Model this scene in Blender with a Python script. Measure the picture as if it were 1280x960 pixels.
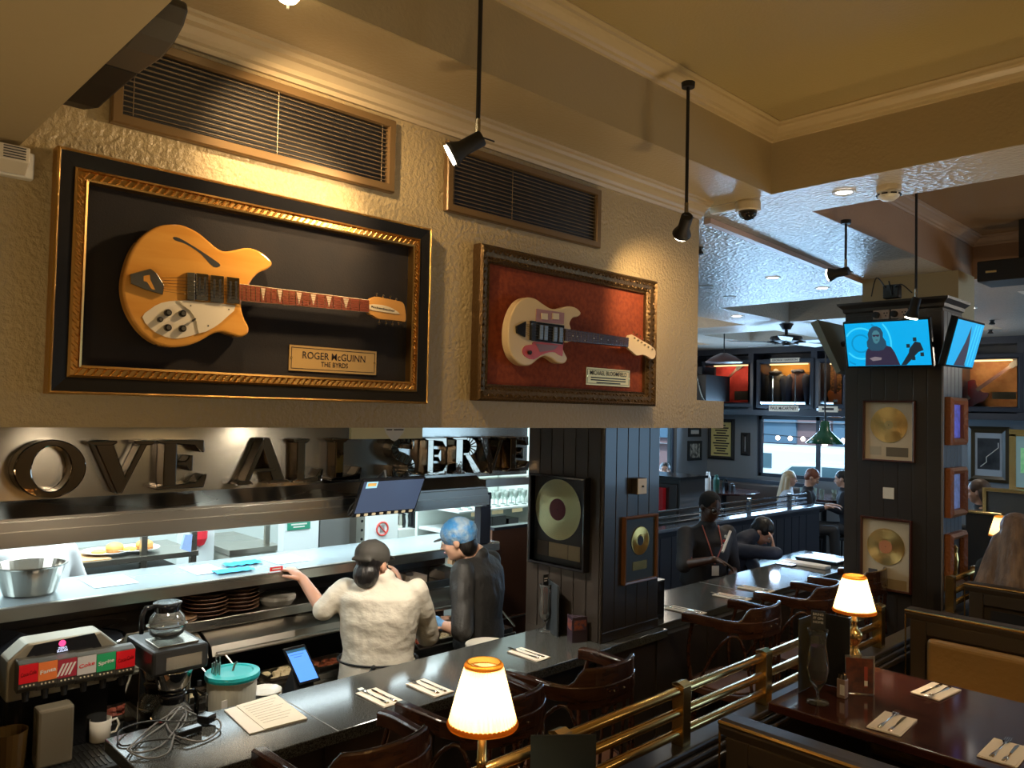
import bpy, bmesh, math, random
from math import sin, cos, pi, radians, sqrt
from mathutils import Vector, Matrix
random.seed(7)
for _o in list(bpy.data.objects): bpy.data.objects.remove(_o)
SC = bpy.context.scene
COL = SC.collection

# ---------------------------------------------------------------- camera
YAW, PIT, ROL, FPX = radians(46.07076), radians(1.97157), radians(1.24341), 977.68
CAM = Vector((2.4, 0.0, 2.25))
_f = Vector((-sin(YAW)*cos(PIT), cos(YAW)*cos(PIT), sin(PIT)))
_r0 = Vector((cos(YAW), sin(YAW), 0)); _u0 = _r0.cross(_f)
CR = _r0*cos(ROL)+_u0*sin(ROL); CU = -_r0*sin(ROL)+_u0*cos(ROL)
cam = bpy.data.objects.new('camera', bpy.data.cameras.new('camera'))
COL.objects.link(cam); SC.camera = cam
cam.data.sensor_width = 36; cam.data.lens = FPX/1280*36; cam.data.clip_start = 0.05
cam.matrix_world = Matrix(((CR.x, CU.x, -_f.x, CAM.x), (CR.y, CU.y, -_f.y, CAM.y), (CR.z, CU.z, -_f.z, CAM.z), (0, 0, 0, 1)))

def at(px, py, ax, v):
    """where a sight line through a photo pixel meets the real plane  axis = v  (a measuring aid)"""
    d = CR*(px-640)-CU*(py-480)+_f*FPX
    return CAM+d*((v-CAM[ax])/d[ax])

# ---------------------------------------------------------------- world, view, big lights
SC.view_settings.view_transform = 'Standard'; SC.view_settings.look = 'None'
SC.view_settings.exposure = 0.0; SC.view_settings.gamma = 1.0
SC.view_settings.use_curve_mapping = False
wd = bpy.data.worlds.new('world'); SC.world = wd; wd.use_nodes = True
wn = wd.node_tree.nodes; wn['Background'].inputs[0].default_value = (0.42, 0.72, 1.0, 1); wn['Background'].inputs[1].default_value = 3.0
SC.cycles.use_denoising = True
SC.cycles.max_bounces = 7; SC.cycles.diffuse_bounces = 3; SC.cycles.glossy_bounces = 4; SC.cycles.transmission_bounces = 6
SC.cycles.sample_clamp_indirect = 4.0; SC.cycles.caustics_reflective = False; SC.cycles.caustics_refractive = False

def light(name, kind, loc, power, color, aim=None, size=0.1, sy=None, angle=60, blend=0.5):
    l = bpy.data.lights.new(name, kind); l.energy = power; l.color = color
    if kind == 'AREA':
        l.size = size
        if sy: l.shape = 'RECTANGLE'; l.size_y = sy
    else: l.shadow_soft_size = size
    if kind == 'SPOT': l.spot_size = radians(angle); l.spot_blend = blend
    o = bpy.data.objects.new(name, l); COL.objects.link(o); o.location = loc
    if aim is not None:
        o.rotation_euler = (Vector(aim)-Vector(loc)).to_track_quat('-Z', 'Y').to_euler()
    return o
WARM = (1.0, 0.68, 0.35); WARM2 = (1.0, 0.72, 0.38); COOL = (0.78, 0.95, 1.0); SKY = (0.40, 0.68, 1.0)
# daylight entering by the street windows at the far end
light('window_daylight', 'AREA', (-3.1, 12.45, 2.0), 210, SKY, (-1.5, 5, 3.0), 3.2, 1.0)
light('bay_window_daylight', 'AREA', (-5.35, 9.6, 1.9), 60, SKY, (0, 8.6, 1.6), 1.6, 1.3)
light('side_window_daylight', 'AREA', (4.6, 9.0, 2.0), 70, SKY, (0, 8, 2.6), 3.0, 1.6)
# warm fill lights added out of view beside the camera, no fixtures
light('dining_fill_light', 'POINT', (3.3, 0.6, 2.2), 14, WARM2, size=0.12)
light('dining_fill_light', 'POINT', (4.0, 3.4, 2.2), 11, WARM2, size=0.12)
light('beam_fill_light', 'POINT', (1.55, -0.9, 1.5), 22, WARM2, size=0.08)  # unseen light added low down to brighten the beam underside
for _x, _y, _p in ((1.0, .2, 12), (1.05, 2.55, 10), (2.2, 5.4, 50), (1.9, -1.3, 8), (3.4, 1.6, 9)): light('ceiling_fill_uplight', 'SPOT', (_x, _y, 1.55), _p, WARM2, (_x-.25, _y, 3), .05, angle=150, blend=1.0)  # upward spots without lamps, added to brighten soffit and coffers
# strip lights of the kitchen
light('kitchen_strip_light', 'AREA', (-3.0, 1.4, 2.55), 135, COOL, (-3.0, 1.4, 0), 3.0, 1.2)
light('kitchen_strip_light', 'AREA', (-3.0, 3.6, 2.55), 115, COOL, (-3.0, 3.6, 0), 2.4, 1.6)
light('canopy_strip_light', 'AREA', (-1.72, 1.1, 1.70), 13, COOL, (-1.72, 1.1, 0), 0.25, 1.8)
light('canopy_strip_light', 'AREA', (-1.72, 2.9, 1.70), 13, COOL, (-1.72, 2.9, 0), 0.25, 1.6)
light('aisle_ceiling_lamp', 'SPOT', (-0.42, 1.15, 2.12), 34, (1, .86, .66), (-0.95, 1.25, 0.9), 0.06, angle=140)
light('aisle_ceiling_lamp', 'SPOT', (-0.42, 2.35, 2.12), 55, (1, .90, .74), (-1.0, 2.45, 1.0), 0.06, angle=140)

# ---------------------------------------------------------------- materials
MATS = {}
def mat(name, col, rough=0.5, metal=0.0, bump=None, emit=None, spec=None, trans=0.0, alpha=1.0, coat=0.0, ior=None, var=None, aniso=None):
    """bump=(scale,strength,kind); var=(scale,color2,detail) mottles the colour; emit=(color,strength)"""
    if name in MATS: return MATS[name]
    m = bpy.data.materials.new(name); m.use_nodes = True; nt = m.node_tree; b = nt.nodes['Principled BSDF']
    b.inputs['Base Color'].default_value = (*col, 1); b.inputs['Roughness'].default_value = rough; b.inputs['Metallic'].default_value = metal
    if emit: b.inputs['Emission Color'].default_value = (*emit[0], 1); b.inputs['Emission Strength'].default_value = emit[1]
    if spec is not None: b.inputs['Specular IOR Level'].default_value = spec
    if trans: b.inputs['Transmission Weight'].default_value = trans
    if ior: b.inputs['IOR'].default_value = ior
    if coat: b.inputs['Coat Weight'].default_value = coat; b.inputs['Coat Roughness'].default_value = 0.08
    if alpha < 1: b.inputs['Alpha'].default_value = alpha
    tc = nt.nodes.new('ShaderNodeTexCoord')
    def tex(kind, scale, st=(1, 1, 1), detail=4):
        mp = nt.nodes.new('ShaderNodeMapping'); mp.inputs['Scale'].default_value = st
        nt.links.new(tc.outputs['Object'], mp.inputs[0])
        if kind == 'vor': t = nt.nodes.new('ShaderNodeTexVoronoi'); out = t.outputs['Distance']
        elif kind == 'wave': t = nt.nodes.new('ShaderNodeTexWave'); out = t.outputs['Fac']; t.inputs['Distortion'].default_value = 3.0
        else: t = nt.nodes.new('ShaderNodeTexNoise'); t.inputs['Detail'].default_value = detail; out = t.outputs['Fac']
        t.inputs['Scale'].default_value = scale; nt.links.new(mp.outputs[0], t.inputs[0]); return out
    if var:
        o = tex(var[3] if len(var) > 3 else 'noise', var[0], var[4] if len(var) > 4 else (1, 1, 1))
        r = nt.nodes.new('ShaderNodeValToRGB'); r.color_ramp.elements[0].position = .38; r.color_ramp.elements[1].position = .62
        r.color_ramp.elements[0].color = (*col, 1); r.color_ramp.elements[1].color = (*var[1], 1)
        nt.links.new(o, r.inputs[0]); nt.links.new(r.outputs[0], b.inputs['Base Color'])
    if bump:
        o = tex(bump[2] if len(bump) > 2 else 'noise', bump[0], bump[3] if len(bump) > 3 else (1, 1, 1))
        n = nt.nodes.new('ShaderNodeBump'); n.inputs['Strength'].default_value = bump[1]; n.inputs['Distance'].default_value = 0.01
        nt.links.new(o, n.inputs['Height']); nt.links.new(n.outputs[0], b.inputs['Normal'])
    MATS[name] = m; return m
def noise_rough(m, scale, lo, hi, st=(1, 1, 1)):
    nt = m.node_tree; b = nt.nodes['Principled BSDF']; tc = nt.nodes.new('ShaderNodeTexCoord'); mp = nt.nodes.new('ShaderNodeMapping')
    mp.inputs['Scale'].default_value = st; t = nt.nodes.new('ShaderNodeTexNoise'); t.inputs['Scale'].default_value = scale
    r = nt.nodes.new('ShaderNodeMapRange'); r.inputs[3].default_value = lo; r.inputs[4].default_value = hi; r.inputs[1].default_value = .3; r.inputs[2].default_value = .7
    nt.links.new(tc.outputs['Object'], mp.inputs[0]); nt.links.new(mp.outputs[0], t.inputs[0]); nt.links.new(t.outputs['Fac'], r.inputs[0]); nt.links.new(r.outputs[0], b.inputs['Roughness'])
    return m
WALL = mat('wall_paint', (0.45, 0.35, 0.19), 0.33, bump=(58, 0.9))
SOFF = mat('soffit_paint', (0.46, 0.37, 0.215), 0.30, bump=(60, 0.22))
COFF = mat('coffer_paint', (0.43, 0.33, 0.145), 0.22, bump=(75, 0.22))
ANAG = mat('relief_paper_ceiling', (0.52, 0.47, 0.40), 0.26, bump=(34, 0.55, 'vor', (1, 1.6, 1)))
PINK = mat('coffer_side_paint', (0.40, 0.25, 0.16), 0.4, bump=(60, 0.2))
CORN = mat('cornice_paint', (0.56, 0.45, 0.28), 0.38)
PANEL = mat('dark_panelling', (0.032, 0.026, 0.022), 0.34, coat=0.2)
NAVY = mat('navy_panelling', (0.028, 0.036, 0.055), 0.36)
BLACK = mat('black_matte', (0.010, 0.010, 0.011), 0.55)
BLKG = mat('black_gloss', (0.012, 0.012, 0.014), 0.14)
GRAN = mat('granite', (0.012, 0.013, 0.014), 0.13, var=(260, (0.10, 0.105, 0.10)), spec=.4)
STEEL = noise_rough(mat('brushed_steel', (0.46, 0.42, 0.36), 0.26, 1.0, bump=(9, 0.05, 'noise', (1, 1, 1))), 1.2, 0.22, 0.34, (1, .3, 3))
STEELP = mat('polished_steel', (0.44, 0.39, 0.32), 0.20, 1.0, bump=(2.2, 0.25))
CHROME = mat('chrome', (0.72, 0.68, 0.62), 0.05, 1.0)
CHROMD = mat('letter_chrome', (0.30, 0.24, 0.18), 0.05, 1.0, bump=(7, .25))
BRASS = mat('brass', (0.74, 0.50, 0.19), 0.24, 1.0)
GOLD = mat('gold_leaf', (0.62, 0.38, 0.12), 0.32, 1.0, bump=(120, .4))
def radial(m, axis, a=.85, rough=.3):
    nt = m.node_tree; p = nt.nodes['Principled BSDF']; t = nt.nodes.new('ShaderNodeTangent'); t.direction_type = 'RADIAL'; t.axis = axis
    p.inputs['Anisotropic'].default_value = a; p.inputs['Roughness'].default_value = rough; nt.links.new(t.outputs[0], p.inputs['Tangent']); return m
GOLDR = radial(mat('gold_record', (0.85, 0.56, 0.20), 0.3, 1.0), 'Y')
WHITE = mat('white_plastic', (0.72, 0.70, 0.64), 0.4)
IVORY = mat('ivory_plastic', (0.70, 0.60, 0.42), 0.4)
CERAM = mat('white_ceramic', (0.78, 0.74, 0.66), 0.15)
PAPER = mat('paper', (0.80, 0.75, 0.68), 0.8)
NAPK = mat('napkin_paper', (0.82, 0.74, 0.64), 0.9, bump=(90, .1))
GLASS = mat('clear_glass', (1, 1, 1), 0.02, trans=1.0, ior=1.45)
PANE = mat('window_glass', (0.9, 0.97, 1), 0.0, trans=1.0, ior=1.0, spec=0.3)
def soft_cloth(m, dist=.03):
    for n in m.node_tree.nodes:
        if n.type == 'BUMP': n.inputs['Distance'].default_value = dist
    return m
WOODR = mat('chair_wood', (0.036, 0.014, 0.008), 0.22, coat=0.4, var=(9, (0.066, 0.026, 0.013), 3, 'noise', (1, 1, 6)))
WOODT = mat('table_wood', (0.035, 0.010, 0.008), 0.12, coat=0.5, var=(3, (0.065, 0.018, 0.012), 3, 'noise', (1, 12, 1)))
WOODB = mat('brown_wood', (0.14, 0.062, 0.026), 0.35)
LEATH = mat('tan_leather', (0.30, 0.175, 0.06), 0.33, bump=(40, .25))
SKIN = mat('skin', (0.56, 0.29, 0.19), 0.5, var=(12, (0.60, 0.32, 0.22)))
SKINP = mat('pale_skin', (0.62, 0.36, 0.25), 0.5)
SKIND = mat('dark_skin', (0.075, 0.032, 0.018), 0.42)
TEXTD = mat('dark_ink', (0.02, 0.012, 0.01), 0.6)
def emi(name, col, s): return mat(name, (0, 0, 0), 0.6, emit=(col, s))

# ---------------------------------------------------------------- mesh builder
class B:
    def __init__(s): s.bm = bmesh.new(); s.m = 0
    def _f(s, vs):
        try:
            f = s.bm.faces.new(vs); f.material_index = s.m; return f
        except ValueError: return None
    def box(s, a, b, m=None, rot=None, c=None):
        if m is not None: s.m = m
        P = [Vector((x, y, z)) for x in (a[0], b[0]) for y in (a[1], b[1]) for z in (a[2], b[2])]
        if rot is not None:
            c = Vector(c) if c is not None else (Vector(a)+Vector(b))/2
            P = [c+rot @ (p-c) for p in P]
        v = [s.bm.verts.new(p) for p in P]
        for q in ((0, 1, 3, 2), (4, 6, 7, 5), (0, 4, 5, 1), (2, 3, 7, 6), (0, 2, 6, 4), (1, 5, 7, 3)): s._f([v[i] for i in q])
        return s
    def obox(s, c, U, V, W, m=None):
        """box centred c with half-extent vectors U,V,W"""
        if m is not None: s.m = m
        c = Vector(c); U, V, W = Vector(U), Vector(V), Vector(W)
        v = [s.bm.verts.new(c+U*i+V*j+W*k) for i in (-1, 1) for j in (-1, 1) for k in (-1, 1)]
        for q in ((0, 1, 3, 2), (4, 6, 7, 5), (0, 4, 5, 1), (2, 3, 7, 6), (0, 2, 6, 4), (1, 5, 7, 3)): s._f([v[i] for i in q])
        return s
    def loops(s, rings, closed=True, cap=True, wrap=False):
        R = [[s.bm.verts.new(p) for p in ring] for ring in rings]
        n = len(R[0]); seq = list(zip(R, R[1:]))+([(R[-1], R[0])] if wrap else [])
        for a, b in seq:
            for i in range(n if closed else n-1):
                j = (i+1) % n; s._f([a[i], a[j], b[j], b[i]])
        if cap and closed and not wrap: s._f(list(reversed(R[0]))); s._f(R[-1])
        return s
    def tube(s, pts, r, n=8, m=None, wrap=False, cap=True, sq=None):
        if m is not None: s.m = m
        pts = [Vector(p) for p in pts]; rr = r if isinstance(r, (list, tuple)) else [r]*len(pts)
        rings = []; ref = None
        for i, p in enumerate(pts):
            if wrap: t = pts[(i+1) % len(pts)]-pts[i-1]
            else: t = pts[min(i+1, len(pts)-1)]-pts[max(i-1, 0)]
            t = t.normalized() if t.length else Vector((0, 0, 1))
            if ref is None:
                ref = Vector((0, 0, 1)) if abs(t.z) < 0.9 else Vector((1, 0, 0))
            x = (ref-t*ref.dot(t)).normalized(); y = t.cross(x); ref = x
            ky = sq if sq else 1
            rings.append([p+x*cos(2*pi*k/n)*rr[i]*ky+y*sin(2*pi*k/n)*rr[i] for k in range(n)])
        return s.loops(rings, True, cap, wrap)
    def cyl(s, p0, p1, r0, r1=None, n=16, m=None): return s.tube([p0, p1], [r0, r0 if r1 is None else r1], n, m)
    def lathe(s, prof, c=(0, 0, 0), n=24, m=None, axis=(0, 0, 1), cap=True, sx=1, sy=1):
        if m is not None: s.m = m
        q = Vector((0, 0, 1)).rotation_difference(Vector(axis)); c = Vector(c)
        return s.loops([[c+q @ Vector((r*cos(2*pi*k/n)*sx, r*sin(2*pi*k/n)*sy, z)) for k in range(n)] for r, z in prof], True, cap)
    def sph(s, c, r, n=12, m=None, rot=None):
        if m is not None: s.m = m
        r = (r, r, r) if not isinstance(r, (tuple, list)) else r; c = Vector(c); h = max(4, n//2)
        rings = []
        for i in range(h+1):
            a = max(0.02, min(pi-0.02, pi*i/h)); ring = []
            for k in range(n):
                v = Vector((r[0]*sin(a)*cos(2*pi*k/n), r[1]*sin(a)*sin(2*pi*k/n), -r[2]*cos(a)))
                ring.append(c+(rot @ v if rot is not None else v))
            rings.append(ring)
        return s.loops(rings)
    def cap(s, a, b, ra, rb, n=12):
        """tapered capsule"""
        a, b = Vector(a), Vector(b); d = b-a; L = d.length or 1e-4; t = d/L
        pts = [a-t*ra*0.95, a-t*ra*0.7, a-t*ra*.3, a, b, b+t*rb*.3, b+t*rb*0.7, b+t*rb*0.95]
        return s.tube(pts, [ra*.3, ra*.71, ra*.95, ra, rb, rb*.95, rb*.71, rb*.3], n)
    def prism(s, poly, ax, a, b, m=None):
        """polygon given in the two other axes, extruded along ax from a to b"""
        if m is not None: s.m = m
        def mk(p, v):
            l = list(p); l.insert(ax, v); return Vector(l)
        A = [s.bm.verts.new(mk(p, a)) for p in poly]; Bv = [s.bm.verts.new(mk(p, b)) for p in poly]; n = len(poly)
        s._f(A); s._f(list(reversed(Bv)))
        for i in range(n): s._f([A[i], Bv[i], Bv[(i+1) % n], A[(i+1) % n]])
        return s
    def quad(s, pts, m=None):
        if m is not None: s.m = m
        s._f([s.bm.verts.new(Vector(p)) for p in pts]); return s
    def frame(s, o, U, V, w, h, prof):
        """mitred frame: corner o, unit U,V, profile [(inset, height, material)], height along U x V"""
        o, U, V = Vector(o), Vector(U), Vector(V); N = U.cross(V)
        rings = []
        for d, z, _m in prof: rings.append([s.bm.verts.new(o+U*x+V*y+N*z) for x, y in ((d, d), (w-d, d), (w-d, h-d), (d, h-d))])
        for i in range(len(prof)-1):
            s.m = prof[i+1][2]
            for k in range(4):
                j = (k+1) % 4; s._f([rings[i][k], rings[i][j], rings[i+1][j], rings[i+1][k]])
        return s

ROOT = {}
def root_m(p):
    while p is not None:
        if p.name in ROOT: return ROOT[p.name]
        p = p.parent
    return Matrix.Identity(4)
def out(name, b, m, parent=None, smooth=False, bevel=0.0, seg=2, local=False, mods=None, auto=None):
    bm = b.bm; bmesh.ops.recalc_face_normals(bm, faces=bm.faces)
    if parent is not None and not local: bm.transform(root_m(parent).inverted())
    me = bpy.data.meshes.new(name); bm.to_mesh(me); bm.free()
    for x in (m if isinstance(m, (list, tuple)) else [m]): me.materials.append(x)
    if smooth: me.polygons.foreach_set('use_smooth', [True]*len(me.polygons))
    o = bpy.data.objects.new(name, me); COL.objects.link(o)
    if parent is not None: o.parent = parent
    if bevel:
        q = o.modifiers.new('bevel', 'BEVEL'); q.width = bevel; q.segments = seg; q.limit_method = 'ANGLE'; q.angle_limit = radians(40)
    if mods: mods(o)
    return o
def thing(name, label, cat, loc=(0, 0, 0), rotz=0.0, group=None):
    o = bpy.data.objects.new(name, None); COL.objects.link(o); o.location = loc; o.rotation_euler = (0, 0, rotz)
    o.empty_display_size = 0.05; o['label'] = label; o['category'] = cat
    if group: o['group'] = group
    ROOT[o.name] = Matrix.Translation(Vector(loc)) @ Matrix.Rotation(rotz, 4, 'Z'); return o
def tag(o, label, cat, group=None):
    o['label'] = label; o['category'] = cat
    if group: o['group'] = group
    return o
def struct(name, b, m, **k):
    o = out(name, b, m, **k); o['kind'] = 'structure'; return o
def dup(r, loc, rotz, label, group=None):
    c = r.copy(); COL.objects.link(c); c.location = loc; c.rotation_euler = (0, 0, rotz); c['label'] = label
    if group: c['group'] = group
    ROOT[c.name] = Matrix.Translation(Vector(loc)) @ Matrix.Rotation(rotz, 4, 'Z')
    for ch in list(r.children):
        d = ch.copy(); COL.objects.link(d); d.parent = c
        for g in list(ch.children):
            e = g.copy(); COL.objects.link(e); e.parent = d
    return c
TMP = bpy.data.scenes.new('text_bench')
def text(name, s, o, U, V, m, parent=None, size=0.02, width=None, ext=0.0008, bold=0.0, center=True, space=1.0):
    """lettering on the plane through o with right U and up V"""
    c = bpy.data.curves.new(name, 'FONT'); c.body = s; c.size = size; c.extrude = 0; c.offset = bold*size; c.space_character = space
    c.align_x = 'CENTER' if center else 'LEFT'; c.align_y = 'CENTER'; c.resolution_u = 3
    ob = bpy.data.objects.new(name, c); TMP.collection.objects.link(ob); TMP.view_layers[0].update()
    me = bpy.data.meshes.new_from_object(ob.evaluated_get(TMP.view_layers[0].depsgraph)); bpy.data.objects.remove(ob)
    bm = bmesh.new(); bm.from_mesh(me); bpy.data.meshes.remove(me)
    k = 1.0
    if width:
        xs = [v.co.x for v in bm.verts]
        if xs: k = width/(max(xs)-min(xs))
    U, V, o = Vector(U).normalized(), Vector(V).normalized(), Vector(o); N = U.cross(V)
    for v in bm.verts: v.co = o+U*v.co.x*k+V*v.co.y+N*ext
    b = B(); b.bm.free(); b.bm = bm
    if parent is not None: bm.transform(root_m(parent).inverted())
    me = bpy.data.meshes.new(name); bm.to_mesh(me); bm.free(); me.materials.append(m)
    q = bpy.data.objects.new(name, me); COL.objects.link(q); q.parent = parent
    return q
def spline(pts, k=5, closed=True):
    n = len(pts); o = []
    for i in range(n if closed else n-1):
        P = [Vector(pts[(i+j-1) % n]) if closed else Vector(pts[max(0, min(n-1, i+j-1))]) for j in range(4)]
        for q in range(k):
            t = q/k
            o.append(0.5*((2*P[1])+(P[2]-P[0])*t+(2*P[0]-5*P[1]+4*P[2]-P[3])*t*t+(3*P[1]-P[0]-3*P[2]+P[3])*t**3))
    if not closed: o.append(Vector(pts[-1]))
    return o
X, Y, Z = Vector((1, 0, 0)), Vector((0, 1, 0)), Vector((0, 0, 1))
# ================================================================ SETTING
FL = 0.0; ZS = 3.42
b = B().box((-9, -3.2, -0.1), (6.2, 14, 0)); struct('floor', b, mat('dark_floor_boards', (0.045, 0.026, 0.016), 0.3, var=(6, (0.07, 0.04, 0.025))))
# bulkhead wall that carries the guitars
b = B().box((-0.22, -3.2, 2.178), (0, 3.73, ZS)).box((-0.22, 3.73, 2.178), (0, 4.01, 2.332))
struct('wall_left', b, WALL)
# ceiling: soffits at 3.42 with coffers let in
cz = 3.76
b = B()
b.box((0, 0.42, ZS), (0.39, 3.80, 3.95), 0)
COFFERS = [(0.39, 6.2, 4.27, 7.2), (-2.16, -.4, 7.5, 9.1), (-3.9, -2.75, 7.5, 9.1), (-7.5, -4.6, 7.5, 9.1), (.5, 2.6, 8.1, 9.1), (3.2, 5.8, 8.1, 9.1),
           (-2.16, -.4, 9.9, 11.3), (-3.9, -2.75, 9.9, 11.3), (-7.5, -4.6, 9.9, 11.3), (.5, 2.6, 9.9, 11.3), (3.2, 5.8, 9.9, 11.3)]
xs = sorted({-9, 6.2, 0.39} | {v for c in COFFERS for v in c[:2]}); ys = sorted({3.80, 12.7} | {v for c in COFFERS for v in c[2:]})
for ya, yb in zip(ys, ys[1:]):
    run = None
    for xa, xb in list(zip(xs, xs[1:]))+[(None, None)]:
        solid = xa is not None and not any(c[0] <= xa and xb <= c[1] and c[2] <= ya and yb <= c[3] for c in COFFERS)
        if solid: run = (run[0] if run else xa, xb)
        elif run: b.box((run[0], ya, ZS), (run[1], yb, cz+.1), 1); run = None
for c in COFFERS: b.box((c[0], c[2], cz), (c[1], c[3], cz+.1), 3 if c[2] == 4.27 else 1)
b.box((0.39, -3.2, cz), (6.2, 3.8, cz+.1), 2)
b.box((0, -3.2, ZS), (0.39, 0.42, 3.95), 0)
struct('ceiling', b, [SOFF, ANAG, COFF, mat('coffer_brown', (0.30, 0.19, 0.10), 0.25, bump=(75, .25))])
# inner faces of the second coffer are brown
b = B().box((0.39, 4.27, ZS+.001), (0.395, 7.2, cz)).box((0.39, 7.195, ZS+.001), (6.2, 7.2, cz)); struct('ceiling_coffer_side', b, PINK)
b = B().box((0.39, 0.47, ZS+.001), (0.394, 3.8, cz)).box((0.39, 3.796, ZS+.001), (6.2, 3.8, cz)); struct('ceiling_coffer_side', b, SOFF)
# low beam over the camera end
b = B().box((0, -3.2, 2.92), (2.9, 0.47, ZS)); struct('ceiling_low_beam', b, mat('beam_paint', (0.42, 0.34, 0.20), 0.5, bump=(25, .1)))
# kitchen ceiling and walls
b = B().box((-6.0, -3.2, 2.60), (-0.22, 3.6, 2.70)).box((-6.0, 3.6, 2.60), (-1.5, 4.9, 2.70)); struct('ceiling_kitchen', b, WHITE)
b = B().box((-4.9, -3.2, 0), (-4.8, 4.9, 2.72)); struct('wall_kitchen_back', b, mat('kitchen_wall', (0.66, 0.72, 0.70), 0.4))
b = B().box((-4.9, 4.8, 0), (-1.45, 4.9, 3.42)); struct('wall_kitchen_side', b, mat('kitchen_wall2', (0.60, 0.66, 0.62), 0.4))
b = B().box((-0.22, 3.6, 2.3), (-1.9, 3.72, 3.42)); struct('wall_bulkhead_return', b, WALL)
b = B().box((6.1, -3.2, 0), (6.2, 14, 3.9)); struct('wall_right', b, WALL)
b = B().box((-9, -3.3, 0), (6.2, -3.2, 3.9)); struct('wall_front', b, WALL)

def moulding(prof, path, m, name, closed=False):
    """cornice: profile (out, up) swept along a path of (point, outward dir)"""
    b = B(); rings = []
    for p, n in path: rings.append([Vector(p)+Vector(n)*u+Z*v for u, v in prof])
    b.loops(rings, closed=True, cap=True); return struct(name, b, m)
CP = [(0, 0), (0, -.085), (.012, -.085), (.016, -.070), (.030, -.066), (.034, -.052), (.052, -.034), (.070, -.028), (.074, -.014), (.088, -.010), (.090, 0)]
moulding(CP, [((0, 0.47, ZS), X), ((0, 3.73, ZS), X)], CORN, 'trim_1')
CP2 = [(0, 0.0), (0, -.070), (.018, -.070), (.024, -.058), (.036, -.054), (.044, -.042), (.066, -.026), (.080, -.020), (.084, -.010), (.10, -.005), (.10, 0)]
moulding(CP2, [((.39, .47, cz), X), ((.39, 3.8, cz), X-Y), ((6.1, 3.8, cz), -Y)], mat('cornice_coffer', (0.58, 0.45, 0.24), 0.38), 'trim_2')
moulding(CP2, [((.39, 4.27, cz), X), ((.39, 7.2, cz), X-Y), ((6.1, 7.2, cz), -Y)], mat('cornice_brown', (0.42, 0.30, 0.22), 0.35), 'trim_3')
for i, (xa, ya, xb, yb) in enumerate(((-2.16, 7.5, -.4, 9.1), (-3.9, 7.5, -2.75, 9.1), (-2.16, 9.9, -.4, 11.3), (-7.5, 7.5, -4.6, 9.1), (-3.9, 9.9, -2.75, 11.3), (-7.5, 9.9, -4.6, 11.3))):
    moulding(CP2, [((xa, ya, cz), X+Y), ((xb, ya, cz), Y-X), ((xb, yb, cz), -X-Y), ((xa, yb, cz), X-Y), ((xa, ya, cz), X+Y)], mat('cornice_far', (0.40, 0.36, 0.32), 0.5), 'trim_%d' % (i+4))
# back wall with the long street window, and left bay wall
WB = 12.7
def wall_holes(ax, v0, v1, a0, a1, z0, z1, holes, name, m):
    """wall slab with rectangular openings (a0,a1,z0,z1)"""
    b = B(); hs = sorted(holes); cur = a0
    def bx(p, q, r, s_):
        if q-p < 1e-4 or s_-r < 1e-4: return
        if ax == 1: b.box((p, v0, r), (q, v1, s_))
        else: b.box((v0, p, r), (v1, q, s_))
    for (p, q, r, s_) in hs:
        bx(cur, p, z0, z1); bx(p, q, z0, r); bx(p, q, s_, z1); cur = q
    bx(cur, a1, z0, z1); return struct(name, b, m)
GREY = mat('grey_wall_paint', (0.23, 0.25, 0.27), 0.5)
wx0 = at(946, 560, 1, WB).x; wx1 = -1.9
wz0, wz1 = 1.20, 2.26
LWX = at(884, 560, 1, WB).x
wall_holes(1, WB, WB+.2, LWX-.2, 6.2, 0, 3.9, [(wx0, wx1, wz0, wz1)], 'wall_back', GREY)
LWX = at(884, 560, 1, WB).x
lw0 = at(822, 560, 0, LWX).y; lw1 = at(846, 560, 0, LWX).y
wall_holes(0, LWX-.2, LWX, 3.0, WB, 0, 3.9, [(lw0-.9, lw1, 1.1, 2.6)], 'wall_bay', GREY)
# window 1 : frame, glass, bars
def window(name, ax, v, a0, a1, z0, z1, bars, m):
    b = B()
    def bx(p, q, r, s_, t=.05):
        if ax == 1: b.box((p, v, r), (q, v+t, s_))
        else: b.box((v-t, p, r), (v, q, s_))
    w = .06
    bx(a0, a1, z0, z0+w); bx(a0, a1, z1-w, z1); bx(a0, a0+w, z0, z1); bx(a1-w, a1, z0, z1)
    for k in bars: bx(k-.03, k+.03, z0, z1)
    o = struct(name, b, m)
    g = B(); t = .02
    if ax == 1: g.box((a0, v+t, z0), (a1, v+t+.006, z1))
    else: g.box((v-t-.006, a0, z0), (v-t, a1, z1))
    p = out('pane', g, PANE, o)
    return o
xb1 = at(1020, 560, 1, WB).x
window('window_1', 1, WB+.06, wx0, wx1, wz0, wz1, [xb1], NAVY)
window('window_2', 0, LWX-.06, lw0-.9, lw1, 1.1, 2.6, [(lw0+lw1)/2-.9], NAVY)
b = B().box((LWX, WB-.03, 0), (wx0-.05, WB, 1.12)).box((LWX, 9, 0), (LWX+.03, WB, 1.12)); struct('trim_20', b, NAVY)
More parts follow.
